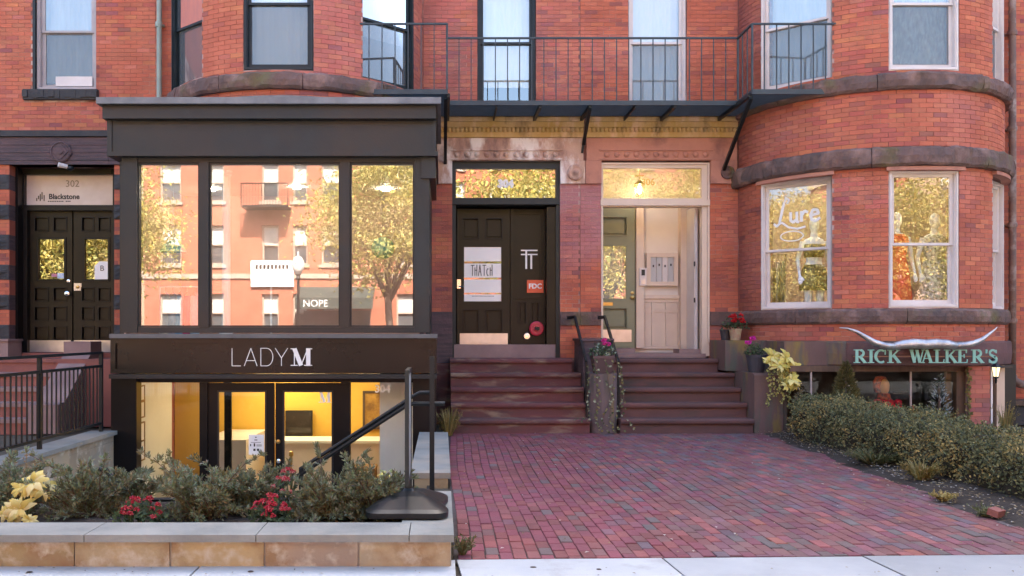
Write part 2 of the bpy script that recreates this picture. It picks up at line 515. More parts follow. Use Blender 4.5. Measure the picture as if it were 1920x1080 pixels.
SERIF = {
    'I': (.44, [([(.22, 0), (.22, 1)], T_), ([(0, .03), (.44, .03)], t_), ([(0, .97), (.44, .97)], t_)]),
    'R': (.86, [([(.22, 0), (.22, 1)], T_), ([(0, .03), (.44, .03)], t_), ([(0, .97), (.5, .97)], t_), ([(.2, .49), (.5, .49)], t_),
                (arc(.46, .73, .22, .22, 80, -80), .15), ([(.42, .5), (.78, .03)], T_), ([(.66, .03), (.92, .03)], t_)]),
    'C': (.84, [(arc(.46, .5, .36, .46, 60, 300, 16), .13), (arc(.46, .5, .38, .42, 140, 220, 8), .18), ([(.74, .62), (.74, .98)], t_)]),
    'K': (.92, [([(.22, 0), (.22, 1)], T_), ([(0, .03), (.44, .03)], t_), ([(0, .97), (.44, .97)], t_), ([(.28, .42), (.74, .95)], .08),
                ([(.42, .58), (.82, .03)], T_), ([(.62, .97), (.88, .97)], t_), ([(.66, .03), (.96, .03)], t_)]),
    'W': (1.16, [([(.16, .97), (.4, .02)], T_), ([(.4, .02), (.6, .9)], .07), ([(.56, .97), (.8, .02)], T_), ([(.8, .02), (1.04, .97)], .07),
                 ([(0, .97), (.34, .97)], t_), ([(.44, .97), (.7, .97)], t_), ([(.92, .97), (1.16, .97)], t_)]),
    'A': (.94, [([(.14, .03), (.44, .95)], .07), ([(.44, .98), (.76, .03)], T_), ([(.24, .34), (.66, .34)], t_), ([(0, .03), (.28, .03)], t_), ([(.58, .03), (.94, .03)], t_)]),
    'L': (.74, [([(.22, 0), (.22, 1)], T_), ([(0, .97), (.44, .97)], t_), ([(0, .03), (.7, .03)], t_), ([(.68, .0), (.72, .28)], t_)]),
    'E': (.78, [([(.22, 0), (.22, 1)], T_), ([(0, .97), (.7, .97)], t_), ([(0, .03), (.72, .03)], t_), ([(.2, .52), (.52, .52)], t_), ([(.52, .38), (.52, .66)], t_),
                ([(.7, .0), (.74, .28)], t_), ([(.68, .74), (.68, 1)], t_)]),
    'S': (.68, [(arc(.33, .74, .21, .22, 20, 250, 12), .13), (arc(.34, .27, .24, .24, 70, -160, 12), .15), ([(.56, .72), (.56, .98)], t_), ([(.09, .02), (.09, .3)], t_), ([(.2, .6), (.5, .4)], .17)]),
    "'": (.2, [([(.1, .72), (.12, 1)], .12)]),
    'M': (1.16, [([(.2, .03), (.2, .97)], .05), ([(.2, .98), (.56, .02)], .24), ([(.56, .02), (.92, .97)], .05), ([(.95, 0), (.95, 1)], .24),
                 ([(0, .03), (.38, .03)], .05), ([(0, .97), (.3, .97)], .05), ([(.72, .03), (1.16, .03)], .05), ([(.86, .97), (1.16, .97)], .05)]),
}


def strokes(mb, gl, x, z, h, y, d, sx=1.0, wmul=1.0):
    j = 0
    for pts, w in gl:
        for a, b in zip(pts[:-1], pts[1:]):
            ax, az, bx, bz = x + a[0] * h * sx, z + a[1] * h, x + b[0] * h * sx, z + b[1] * h
            L = math.hypot(bx - ax, bz - az) or 1e-6
            e = min(0.2 * w * h, L * 0.2) if len(pts) > 2 else 0
            ux, uz = (bx - ax) / L, (bz - az) / L
            ax -= ux * e; az -= uz * e; bx += ux * e; bz += uz * e
            nx, nz = -uz * w * h * wmul / 2, ux * w * h * wmul / 2
            j += 1
            yy = y - 0.0004 * (j % 7)
            mb.prism([(ax + nx, az + nz), (ax - nx, az - nz), (bx - nx, bz - nz), (bx + nx, bz + nz)], yy, yy + d)


def on_screen(p):
    if p[1] < 0.5: return None
    return VX + p[0] / p[1] * F, VY - (p[2] - EYE) / p[1] * F


# ------------------------------------------------------------------ brick pieces
BL, BH, BG = 0.203, 0.067, 0.0055
def wall_tint(r, lil=0.0, dark=0.0):
    u = r.random()
    if u < 0.64: c = (0.49, 0.145, 0.085)
    elif u < 0.82: c = (0.53, 0.175, 0.095)
    elif u < 0.95: c = (0.42, 0.13, 0.09)
    else: c = (0.32, 0.11, 0.09)
    k = r.uniform(0.90, 1.09)
    c = tuple(v * k for v in c)
    if lil: c = tuple(a * (1 - lil) + b * lil for a, b in zip(c, (0.40, 0.24, 0.29)))
    if dark: c = tuple(a * (1 - dark) + b * dark for a, b in zip(c, (0.13, 0.06, 0.062)))
    return c


BRICKMESH = {}
def brick_mesh(t):
    key = tuple(round(v / 0.03) for v in t)
    if key not in BRICKMESH:
        me = MB().box(-BL / 2, BL / 2, 0, 0.05, -BH / 2, BH / 2, tuple(k * 0.03 + 0.004 for k in key)).mesh('brick', BRICK)
        BRICKMESH[key] = me
    return BRICKMESH[key]


def lay_courses(s0, s1, z0, z1, holes, off=0.0):
    """running bond along s; yields (s centre, z centre, length, height)"""
    n = max(1, round((z1 - z0) / BH))
    h = (z1 - z0) / n
    for k in range(n):
        za, zb = z0 + k * h, z0 + (k + 1) * h
        free = [(s0, s1)]
        for (a, b, c, d) in holes:
            if min(zb, d) - max(za, c) > h * 0.5:
                nf = []
                for (p, q) in free:
                    if b <= p or a >= q: nf.append((p, q)); continue
                    if a - p > 0.02: nf.append((p, a))
                    if q - b > 0.02: nf.append((b, q))
                free = nf
        st = off + (BL / 2 if k % 2 else 0)
        for (p, q) in free:
            i = math.floor((p - st) / BL)
            while st + i * BL < q:
                a, b = max(p, st + i * BL), min(q, st + (i + 1) * BL)
                i += 1
                if b - a > 0.03:
                    yield (a + b) / 2, (za + zb) / 2, b - a - BG, h - BG


def place_bricks(wall, bricks, limit=300):
    """bricks: (loc, rotz, length, height, tint); the ones that show largest become parts, the rest one mesh"""
    def score(b):
        p = on_screen(b[0])
        if p is None or not (-5 < p[0] < 1925 and -5 < p[1] < 1085): return 0
        v = Vector((-b[0][0], -b[0][1]))
        n = Vector((math.sin(b[1]), -math.cos(b[1])))
        return max(0.0, v.normalized().dot(n)) / b[0][1] * b[2]
    bricks = sorted(bricks, key=score, reverse=True)
    rest = MB()
    nr = 0
    for i, (loc, rz, L, H, t) in enumerate(bricks):
        if i < limit and score(bricks[i]) > 0:
            o = link('brick', brick_mesh(t), wall, loc)
            o.rotation_euler = (0, 0, rz)
            o.scale = (L / BL, 1, H / BH)
        else:
            rest.M = Matrix.Translation(loc) @ Matrix.Rotation(rz, 4, 'Z')
            rest.box(-L / 2, L / 2, 0, 0.05, -H / 2, H / 2, t)
            nr += 1
    if nr:
        stuff(rest.build('brickwork', BRICK, wall, fix=False))


FY = 14.7              # the plane of the house fronts
BR = 2.0               # radius of the bow fronts
B304, B306 = -2.31, 6.83
TOP = 11.9


def bow(xc, th, r=BR):
    return (xc + r * math.sin(th), FY - r * math.cos(th))


def flat_bricks(x0, x1, z0, z1, holes, y=FY, tintf=None, seed=1, off=0.0):
    r = random.Random(seed)
    out = []
    for s, z, L, H in lay_courses(x0, x1, z0, z1, holes, off):
        lil, dk = tintf(s, z) if tintf else (0, 0)
        out.append(((s, y + r.uniform(-0.0015, 0.0015), z), 0.0, L, H, wall_tint(r, lil, dk)))
    return out


def bow_bricks(xc, th0, th1, z0, z1, holes, tintf=None, seed=1):
    """holes in (theta0, theta1, z0, z1)"""
    r = random.Random(seed)
    out = []
    hs = [(a * BR, b * BR, c, d) for a, b, c, d in holes]
    for s, z, L, H in lay_courses(th0 * BR, th1 * BR, z0, z1, hs):
        th = s / BR
        x, y = bow(xc, th, BR + r.uniform(-0.0015, 0.0015))
        lil, dk = tintf(s, z) if tintf else (0, 0)
        out.append(((x, y, z), th, L, H, wall_tint(r, lil, dk)))
    return out


def bow_backing(mb, xc, th0, th1, z0, z1, holes, r1=BR - 0.006, r0=BR - 0.22):
    ths = {th0, th1}
    for h in holes:
        ths |= {min(max(h[0], th0), th1), min(max(h[1], th0), th1)}
    n = int((th1 - th0) / R(4))
    ths |= {th0 + (th1 - th0) * i / n for i in range(n)}
    ths = sorted(ths)
    zs = sorted({z0, z1, *[min(max(v, z0), z1) for h in holes for v in h[2:]]})
    for a, b in zip(ths[:-1], ths[1:]):
        if b - a < 1e-5: continue
        for c, d in zip(zs[:-1], zs[1:]):
            m, q = (a + b) / 2, (c + d) / 2
            if any(h[0] < m < h[1] and h[2] < q < h[3] for h in holes): continue
            p = [bow(xc, a, r1), bow(xc, b, r1), bow(xc, b, r0), bow(xc, a, r0)]
            vs_ = [(*u, c) for u in p] + [(*u, d) for u in p]
            mb.add(vs_, [(0, 3, 2, 1), (4, 5, 6, 7), (0, 1, 5, 4), (1, 2, 6, 5), (2, 3, 7, 6), (3, 0, 4, 7)])


def rock_block(parent, xc, th0, th1, z0, z1, rin, rout, m, seed, rough=0.02, chamfer=0.035, straight=None):
    """one rock-faced stone of a band round a bow"""
    n = max(3, int(abs(th1 - th0) * rout / 0.05))
    prof = [(rin, z0), (rout - chamfer, z0), (rout, z0 + chamfer), (rout + 0.01, (z0 + z1) / 2), (rout, z1 - chamfer), (rout - chamfer, z1), (rin, z1)]
    vs_, fs = [], []
    for i in range(n + 1):
        th = th0 + (th1 - th0) * i / n
        for j, (r, z) in enumerate(prof):
            k = 0
            if 0 < j < 6:
                k = noise.noise(Vector((th * rout * 5 + seed * 7.3, z * 7, seed))) * rough * 1.6 + noise.noise(Vector((th * rout * 17, z * 19, seed + 5))) * rough * 0.9
            x, y = bow(xc, th, r + k)
            vs_.append((x, y, z + (k * 0.35 if 0 < j < 6 else 0)))
    p = len(prof)
    for i in range(n):
        for j in range(p):
            q = (j + 1) % p
            fs.append((i * p + j, i * p + q, (i + 1) * p + q, (i + 1) * p + j))
    fs.append(tuple(range(p)))
    fs.append(tuple(n * p + j for j in range(p))[::-1])
    return MB().add(vs_, fs).build('stone_block', m, parent)


# ------------------------------------------------------------------ windows
def window(parent, cx, cy, z0, z1, w, rz, fm, gm, meet, fw=0.055, depth=0.14, dark_reveal=None, blind=None, blind_drop=0.0, name='window', sash=0.045, screen=False):
    """double-hung window: frame with two sashes, two panes; local front is -y"""
    M = Matrix.Translation((cx, cy, 0)) @ Matrix.Rotation(rz, 4, 'Z')
    h = w / 2
    o = MB(M).frame(-h, h, -0.01, depth, z0, z1, fw).build(name, fm, parent)
    MB(M).frame(-h + fw * 0.3, h - fw * 0.3, -0.026, -0.01, z0 + fw * 0.3, z1 - fw * 0.3, fw * 0.4).build('moulding', fm, o)
    a = h - fw
    MB(M).frame(-a, a, 0.035, 0.07, meet - 0.02, z1 - fw, sash, 0.035).build('upper_sash', fm, o)
    MB(M).frame(-a, a, 0.073, 0.108, z0 + fw, meet + 0.02, sash, 0.06).build('lower_sash', fm, o)
    b = a - sash
    for nm, y, c, d in (('pane', 0.052, meet + 0.015, z1 - fw - sash), ('pane', 0.09, z0 + fw + 0.06, meet - 0.025)):
        MB(M).quad((-b, y, c), (b, y, c), (b, y, d), (-b, y, d)).build(nm, gm, o)
    if screen:
        MB(M).quad((-b, 0.066, z0 + fw + 0.05), (b, 0.066, z0 + fw + 0.05), (b, 0.066, meet - 0.022), (-b, 0.066, meet - 0.022)).build('insect_screen', G_SCREEN, o)
    if blind:
        n = 24
        vs_ = []
        for i in range(n + 1):
            x = -a + 2 * a * i / n
            y = 0.19 + 0.012 * math.sin(i * 1.9) + 0.006 * math.sin(i * 4.3)
            vs_ += [(x, y, z0 + fw + blind_drop), (x, y, z1 - fw)]
        MB(M).add(vs_, [(2 * i, 2 * i + 2, 2 * i + 3, 2 * i + 1) for i in range(n)]).build('blind', blind, o, smooth=True)
    return o, M, a, b


# ------------------------------------------------------------------ the ground
def ground():
    S = 600
    mb = MB()
    # sheet with an opening for the sunken court
    mb2 = mb
    hx0, hx1, hy0, hy1 = -4.50, -0.14, 7.15, 12.4
    z = -0.03
    for (a, b, c, d) in ((-S, S, -S, hy0), (-S, hx0, hy0, hy1), (hx1, S, hy0, hy1), (-S, hx0, hy1, 17.2), (hx1, 4.9, hy1, 17.2), (8.4, S, hy1, 17.2), (4.9, 8.4, hy1, 12.9), (-S, S, 17.2, S)):
        mb2.quad((a, c, z), (b, c, z), (b, d, z), (a, d, z))
    structure(mb.build('ground', EARTH))
    # sunken court and its steps
    c = structure(MB().quad((hx0, hy0, -1.28), (hx1, hy0, -1.28), (hx1, hy1, -1.28), (hx0, hy1, -1.28)).build('sunken_court', BLUESTONE))
    MB().box(hx0, hx1, hy0 - 0.05, hy0, -1.28, 0.0).build('retaining_wall', TANSTONE, c)
    MB().box(hx1, hx1 + 0.05, hy0, hy1, -1.28, 0.0).build('retaining_wall', TANSTONE, c)
    for i in range(7):
        MB().box(-0.14 - 0.27 * (i + 1), -0.14 - 0.27 * i, 7.2, 8.3, -1.28, -0.0 - 0.18 * (i + 1) + 0.1).build('step', BLUESTONE, c)
    st = structure(MB().quad((-S, -9, -0.012), (S, -9, -0.012), (S, -1.5, -0.012), (-S, -1.5, -0.012)).build('road', ASPHALT))
    MB().box(-60, 60, -1.5, -1.35, -0.03, 0.1).build('kerb', CONCRETE, st)
    MB().box(-60, 60, -9.15, -9.0, -0.03, 0.1).build('kerb', CONCRETE, st)
    structure(MB().box(-60, 60, -13.0, -9.15, -0.03, 0.095).build('far_pavement', CONCRETE))


def edge_y(x):
    return 5.60 + 0.034 * (x + 5)


def sidewalk():
    base = structure(MB().box(-40, 40, -1.35, 5.45, -0.03, -0.014).build('sidewalk', SAND))
    cuts = [-40, -16.0, -13.4, -10.8, -8.2, -5.4, X(365, 5.5), X(856, 5.55), X(1262, 5.55), X(1655, 5.6), 5.3, 8.0, 10.6, 13.2, 16, 40]
    rows = [-1.33, 0.3, 2.0, 3.8, None]
    r = random.Random(4)
    for a, b in zip(cuts[:-1], cuts[1:]):
        for ya, yb in zip(rows[:-1], rows[1:]):
            k = r.uniform(0.86, 1.06)
            if -1 < a < 0.2: k = 1.06
            if a > 2.5 and yb is None: k = 0.78
            t = (k, k, k * 1.01)
            g = 0.007
            if yb is None:
                y1, y2 = edge_y(a), edge_y(b)
            else:
                y1 = y2 = yb - g
            sh = 0.12 if yb is None and a > 0 else 0.0
            lo, hi = -0.016, r.uniform(-0.003, 0.002)
            vs_ = [(a + g + sh, ya, lo), (b - g + sh, ya, lo), (b - g, y2, lo), (a + g, y1, lo), (a + g + sh, ya, hi), (b - g + sh, ya, hi), (b - g, y2, hi), (a + g, y1, hi)]
            MB().add(vs_, [(0, 3, 2, 1), (4, 5, 6, 7), (0, 1, 5, 4), (1, 2, 6, 5), (2, 3, 7, 6), (3, 0, 4, 7)], t).build('slab', CONCRETE, base)
    gum = [(610, 1052), (1000, 1064), (1123, 1068), (55, 1073), (470, 1072)]
    for (px, py) in gum:
        y = F * EYE / (py - VY)
        MB().lathe([(0.016, 0), (0.012, 0.003)], (X(px, y), y, 0.002), 9, sx=r.uniform(1, 1.8)).build('gum_spot', SAND, base)


PAVE = {}
def paver_mesh(t):
    key = tuple(round(v / 0.02) for v in t)
    if key not in PAVE:
        tt = tuple(k * 0.02 + 0.003 for k in key)
        mb = MB()
        a, b, h, e = 0.05, 0.1, 0.0, 0.004
        vs_ = [(-a, -b, -0.04), (a, -b, -0.04), (a, b, -0.04), (-a, b, -0.04), (-a, -b, -e), (a, -b, -e), (a, b, -e), (-a, b, -e),
               (-a + e, -b + e, h), (a - e, -b + e, h), (a - e, b - e, h), (-a + e, b - e, h)]
        mb.add(vs_, [(0, 1, 5, 4), (1, 2, 6, 5), (2, 3, 7, 6), (3, 0, 4, 7), (4, 5, 9, 8), (5, 6, 10, 9), (6, 7, 11, 10), (7, 4, 8, 11), (8, 9, 10, 11)], tt)
        PAVE[key] = mb.mesh('brick', PAVER)
    return PAVE[key]


def path():
    r = random.Random(12)
    x0, x1, y0, y1 = 0.10, 4.62, 5.62, 13.1
    base = structure(MB().box(x0 - 0.02, 4.9, y0 + 0.1, y1, -0.028, -0.010).build('brick_path', SAND))
    W, L = 0.0885, 0.19
    out = []
    nx = int((4.75 - x0) / W)
    for i in range(nx):
        x = x0 + (i + 0.5) * W
        o = (0 if i % 2 else L / 2) + r.uniform(-0.03, 0.03)
        y = y0 - o
        wob = r.uniform(0, 6)
        while y < y1:
            l = L * r.choice((1, 1, 1, 1, 0.97, 1.03))
            yc = y + l / 2
            y += l
            ey = edge_y(x) + 0.012
            lo, hi = yc - l / 2, yc + l / 2
            if hi < ey + 0.03: continue
            lo = max(lo, ey)
            hi = min(hi, y1 - 0.005)
            if hi - lo < 0.04: continue
            yc = (lo + hi) / 2
            xe = 4.27 + 0.38 * (yc - 6.5) / 6.3 + 0.06 * math.sin(yc * 3.1)
            if x > xe: continue
            mixr = min(1, max(0, (x - 1.3 - 0.12 * (yc - 9)) / 0.9))
            u = r.random()
            if r.random() < mixr:
                if u < 0.42: c = (0.255, 0.10, 0.11)
                elif u < 0.52: c = (0.36, 0.125, 0.115)
                elif u < 0.72: c = (0.25, 0.125, 0.135)
                elif u < 0.90: c = (0.18, 0.135, 0.145)
                else: c = (0.21, 0.11, 0.12)
            else:
                if u < 0.64: c = (0.285, 0.088, 0.100)
                elif u < 0.80: c = (0.25, 0.084, 0.094)
                elif u < 0.91: c = (0.31, 0.10, 0.105)
                elif u < 0.955: c = (0.20, 0.15, 0.15)
                else: c = (0.21, 0.11, 0.115)
            k = r.uniform(0.66, 0.84)
            out.append((x + 0.018 * math.sin(yc * 1.1 + x * 1.3) + r.uniform(-0.002, 0.002), yc, r.uniform(-0.003, 0.003), r.uniform(-0.015, 0.015), (hi - lo - 0.011), tuple(v * k for v in c)))
    out.sort(key=lambda b: b[1] + max(0, abs(b[0] - 2.2) - 2.0))
    rest = MB()
    for n, (x, y, z, rz, l, t) in enumerate(out):
        me = paver_mesh(t)
        M = Matrix.Translation((x, y, z)) @ Matrix.Rotation(rz, 4, 'Z') @ Matrix.Rotation(r.uniform(-0.012, 0.012), 4, 'X') @ Matrix.Diagonal((W * 0.945 / 0.1, l / 0.2, 1, 1))
        if n < 300:
            o = link('brick', me, base)
            o.matrix_basis = M
        else:
            rest.M = M
            src = me
            rest.add([v.co for v in src.vertices], [tuple(p.vertices) for p in src.polygons], tuple(round(v / 0.02) * 0.02 + 0.003 for v in t))
    stuff(rest.build('brick_paving', PAVER, base, fix=False))
    # bare soil strip beside the path
    mb = MB()
    n = 40
    vs_ = []
    for i in range(n + 1):
        y = 5.85 + (13.0 - 5.85) * i / n
        for j in range(13):
            x = 4.15 + 0.36 * (y - 6.5) / 6.3 + j * 0.16
            vs_.append((x, y, -0.02 + 0.055 * min(1, j / 2.5) + 0.03 * noise.noise(Vector((x * 4, y * 4, 1)))))
    w = 13
    mb.add(vs_, [(i * w + j, i * w + j + 1, (i + 1) * w + j + 1, (i + 1) * w + j) for i in range(n) for j in range(w - 1)])
    structure(mb.build('soil_bed', SOIL, smooth=True))


ground()
sidewalk()
path()

# ------------------------------------------------------------------ the row houses
UPPERBRICK = mat('plain_upper_brickwork', (0.40, 0.11, 0.07), (0.30, 0.09, 0.07), scale=1.5, rough=0.9)
ROOFTAR = mat('roof_tar', (0.05, 0.05, 0.05), rough=0.95)


def shell(h, x0, x1, bow_x=None):
    mb = MB()
    mb.box(x0, x1, 22.0, 22.25, -1.3, TOP)
    mb.box(x0, x0 + 0.12, 15.02, 22.0, -1.3, TOP)
    mb.box(x1 - 0.12, x1, 15.02, 22.0, -1.3, TOP)
    mb.build('rear_wall', UPPERBRICK, h)
    MB().box(x0, x1, 14.7, 22.3, TOP, TOP + 0.2).build('roof', ROOFTAR, h)


def upper(h, x0, x1, z0=7.45):
    MB().box(x0, x1, FY, FY + 0.3, z0, TOP).build('upper_wall', UPPERBRICK, h)


DOOR304 = (X(848, FY), X(1050, FY), -0.5, Z(302, FY))
DOOR306 = (X(1127, FY), X(1331, FY), -0.5, Z(302, FY))
DOOR302 = (X(17, FY), X(214, FY), -0.5, Z(309, FY))
STZ0, STZ1 = Z(345, FY), Z(217, FY)
WZ0, WZ1, WMEET = 5.17, 7.2, 6.14
SB0, SB1 = 1.58, 1.80
SIDE = (R(35.7), R(69.0))
CEN = R(14.4)


def bow_windows(h, xc, z0, z1, meet, fm, gm, blinds=None, which=(-1, 0, 1), drop=(0, 0, 0), screen=False):
    out = []
    for s in which:
        blind = blinds[s + 1] if blinds else None
        if s == 0:
            d = BR * math.cos(CEN)
            out.append(window(h, xc, FY - d + 0.02, z0, z1, 2 * BR * math.sin(CEN), 0, fm, gm, meet, blind=blind, blind_drop=drop[s + 1], screen=screen))
        else:
            half = (SIDE[1] - SIDE[0]) / 2
            x, y = bow(xc, s * R(54.0), 1.815)
            out.append(window(h, x, y, z0, z1, 1.065, s * R(41.0), fm, gm, meet, blind=blind, blind_drop=drop[s + 1], depth=0.16, screen=screen))
    return out


def entry_stone(h, wall, x0, x1, door, m, left, right, corn):
    """door surround: lintel, cornice with bead course, rosettes"""
    y = FY - 0.05
    lz0, lz1 = door[3], Z(260, FY)
    MB().box(x0, x1, y, FY, lz0, lz1).build('lintel_stone', m, wall)
    for a, b in (left, right):
        MB().box(a, b, y - 0.004, FY, STZ0, lz0 - 0.003).build('impost_stone', m, wall)
    # moulding strip with rosettes
    ra, rb = door[0] - 0.03, door[1] + 0.03
    s = MB().box(ra, rb, y - 0.028, y - 0.001, Z(301, FY), Z(298.5, FY)).box(ra, rb, y - 0.028, y - 0.001, Z(284, FY), Z(281.5, FY)).build('moulding', m, wall)
    n = 11
    me = MB().lathe([(0.046, 0), (0.046, 0.012), (0.038, 0.022), (0.02, 0.03), (0.012, 0.036)], n=12)
    me.v = [(p[0], -p[2], p[1]) for p in me.v]
    me = me.mesh('rosette', m, True)
    for i in range(n):
        link('rosette', me, wall, (ra + (rb - ra) * (i + 0.7) / (n + 0.4), y, Z(291, FY)))
    # cornice courses
    cz = [Z(v, FY) for v in (259, 250, 240.5, 231, 223, 217)]
    out = [0.06, 0.075, 0.10, 0.135, 0.16]
    mb = MB()
    for i in range(5):
        if i == 1: mb.box(x0, x1, FY - 0.062, FY, cz[i], cz[i + 1])
        else: mb.box(x0, x1, FY - out[i], FY, cz[i] + (0.001 if i else 0), cz[i + 1])
    mb.build('cornice_stone', corn, wall)
    mb = MB()
    n = int((x1 - x0) / 0.0685)
    for i in range(n):
        cx = x0 + (x1 - x0) * (i + 0.5) / n
        mb.lathe([(0.024, -0.036), (0.030, -0.012), (0.030, 0.02), (0.026, 0.036)], (cx, FY - 0.068, (cz[1] + cz[2]) / 2), 8)
    mb.build('bead_course', corn, wall)


def roundel(wall, x, z, m, r=0.13):
    mb = MB().lathe([(r, 0), (r, 0.03), (r * 0.8, 0.05), (r * 0.7, 0.03), (r * 0.45, 0.035), (r * 0.3, 0.06), (0.01, 0.07)], n=20)
    mb.v = [(x + p[0], FY - 0.054 - p[2], z + p[1]) for p in mb.v]
    return mb.build('carved_roundel', m, wall, smooth=True)


# ---- house 304
h304 = thing('row_house', 'red brick row house with dark green window frames and black panelled entrance door', 'house', (-1.2, FY, 0))
w304 = MB()
w304.plate(-0.36, 2.26, -1.3, 7.45, [DOOR304, (X(895, FY), X(1005, FY), 5.12, 7.2)], FY + 0.006, FY + 0.3)
w304.box(-4.75, -4.26, FY + 0.006, FY + 0.3, 4.1, 7.45)
w304.box(-4.75, -4.52, FY + 0.006, FY + 0.3, -1.3, 4.1)
bh304 = [(-CEN, CEN, WZ0, WZ1), (SIDE[0], SIDE[1], WZ0, WZ1), (-SIDE[1], -SIDE[0], WZ0, WZ1)]
bow_backing(w304, B304, R(-90), R(90), 4.3, 7.45, bh304)
w304 = w304.build('front_wall', MORTAR, h304)
allth = (-9, 9)


def lil304(x, z):
    n = noise.noise(Vector((x * 2.2, z * 1.3, 3)))
    if x > 1.9 and z < 4: return (max(0, min(0.6, (z - 2.1) * 0.45 + n * 0.6)), 0)
    if x < 0.2 and z < 4: return (0.05, max(0, min(0.8, 0.25 + n * 0.9)))
    return (0.12 + 0.3 * max(0, n), max(0, n * 0.5))


br = flat_bricks(-0.30, 2.26, STZ1, 7.45, [(X(895, FY), X(1005, FY), 5.12, 7.2)], tintf=lil304, seed=3)
for a, b in ((-0.36, DOOR304[0]), (DOOR304[1], 2.26)):
    br += flat_bricks(a, b, SB1, STZ0, [], tintf=lil304, seed=5)
    br += flat_bricks(a, b, 0.0 if a < 0 else 1.05, SB0, [], tintf=lil304, seed=6)
br += flat_bricks(-4.66, -4.30, 4.2, 7.45, [], seed=7)
br += bow_bricks(B304, R(-88), R(88), 4.62, 7.45, bh304 + [(-9, 9, 4.89, 5.12)], tintf=lambda s, z: (0.15 if s > 0 else 0.03, 0), seed=8)
place_bricks(w304, br)
bow_mb = MB()
bow_backing(bow_mb, B304, R(-90), R(90), 7.45, TOP, [])
bow_mb.build('upper_bow', UPPERBRICK, h304)
upper(h304, -4.63, 2.26)
shell(h304, -4.63, 2.26)
cuts = [-90, -52, -24, 10, 44, 90]
for i, (a, b) in enumerate(zip(cuts[:-1], cuts[1:])):
    rock_block(w304, B304, R(a + 0.12), R(b - 0.12), 4.89, 5.12, BR - 0.1, BR + 0.10, BAND, i + 1)
entry_stone(h304, w304, X(806, FY), X(1093, FY), DOOR304, STONE304, (X(806, FY), DOOR304[0] - 0.001), (DOOR304[1] + 0.001, X(1096, FY)), ALGAE)
for a, b, s in ((-0.36, DOOR304[0] - 0.002, 0), (DOOR304[1] + 0.002, 2.258, 1)):
    MB().box(a, b, FY - 0.03, FY + 0.05, SB0 - (0.0 if s else 0.62), SB1).build('base_stone', BAND if s else DARKSTONE, w304)
MB().box(-0.30, DOOR304[0] - 0.002, FY - 0.06, FY, 0.0, SB0 - 0.63).build('base_stone', STEP, w304)
roundel(w304, X(1078, FY), Z(325, FY), STONE304)
bow_windows(h304, B304, WZ0, WZ1, WMEET, BLACKGREEN, G_UP, (None, WHITEBLIND, GREYBLIND), screen=True, drop=(0, 0, 0.7))
window(h304, X(950, FY), FY + 0.07, 5.12, 7.2, X(1005, FY) - X(895, FY), 0, BLACKGREEN, G_UP, 6.22, blind=WHITEBLIND, blind_drop=0.35)
# flashing where the shop roof meets the bow
mb = MB()
bow_backing(mb, B304, R(-75), R(75), 4.66, 4.80, [], BR + 0.025, BR + 0.003)
mb.build('flashing', LEAD, h304)

# entrance of 304
YD = 15.02
fr = MB().plate(DOOR304[0], DOOR304[1], 1.05, DOOR304[3], [(DOOR304[0] + 0.06, DOOR304[1] - 0.06, 0, Z(385, 14.8)), (DOOR304[0] + 0.06, DOOR304[1] - 0.06, Z(372, 14.8), DOOR304[3] - 0.11)], FY + 0.04, FY + 0.16)
fr.box(DOOR304[0] + 0.001, DOOR304[1] - 0.001, FY + 0.0, FY + 0.04, Z(383, 14.7), Z(374, 14.7))
fr.box(DOOR304[0] + 0.02, DOOR304[0] + 0.05, FY + 0.162, YD + 0.1, 1.05, 3.6).box(DOOR304[1] - 0.05, DOOR304[1] - 0.02, FY + 0.162, YD + 0.1, 1.05, 3.6)
fr.box(DOOR304[0] + 0.02, DOOR304[1] - 0.02, FY + 0.162, YD + 0.1, 3.55, 3.6)
door_case = fr.build('door_frame', BLACKGREEN, h304)
ty = FY + 0.10
MB().quad((DOOR304[0] + 0.06, ty, Z(372, 14.8)), (DOOR304[1] - 0.06, ty, Z(372, 14.8)), (DOOR304[1] - 0.06, ty, DOOR304[3] - 0.11), (DOOR304[0] + 0.06, ty, DOOR304[3] - 0.11)).build('transom_pane', G_DOOR, door_case)
MB().box(DOOR304[0] + 0.05, DOOR304[1] - 0.05, ty + 0.25, ty + 0.27, 3.6, 4.3).build('hall_ceiling', DARKROOM, door_case)
text('304', 0.17, (X(948, ty), ty - 0.004, Z(345, ty)), WHITE, door_case, 'house_number', bold=0.012)


def panel_leaf(parent, x0, x1, z0, z1, y, m, holes, name='door', inset=0.022):
    """door leaf with moulded panels; holes are (x0, x1, z0, z1)"""
    o = MB().plate(x0, x1, z0, z1, holes, y, y + 0.045).build(name, m, parent)
    return o


def panels(door, holes, y, m, e=0.022, back=True):
    for (a, b, c, d) in holes:
        mb = MB().box(a - 0.01, b + 0.01, y + 0.062, y + 0.075, c - 0.01, d + 0.01)
        mb.box(a + 1.6 * e, b - 1.6 * e, y + 0.03, y + 0.06, c + 1.6 * e, d - 1.6 * e)
        pn = mb.build('panel', m, door)
        MB().frame(a - 0.016, b + 0.016, y - 0.014, y + 0.04, c - 0.016, d + 0.016, 0.02).build('moulding', BLACKPAINT_SHADE if m in (DOORPAINT, DOORPAINT2) else m, pn)  # on dark doors the shading round the panels is painted in as black


def PX(a, b, c, d, y):
    return (X(a, y), X(b, y), Z(d, y), Z(c, y))


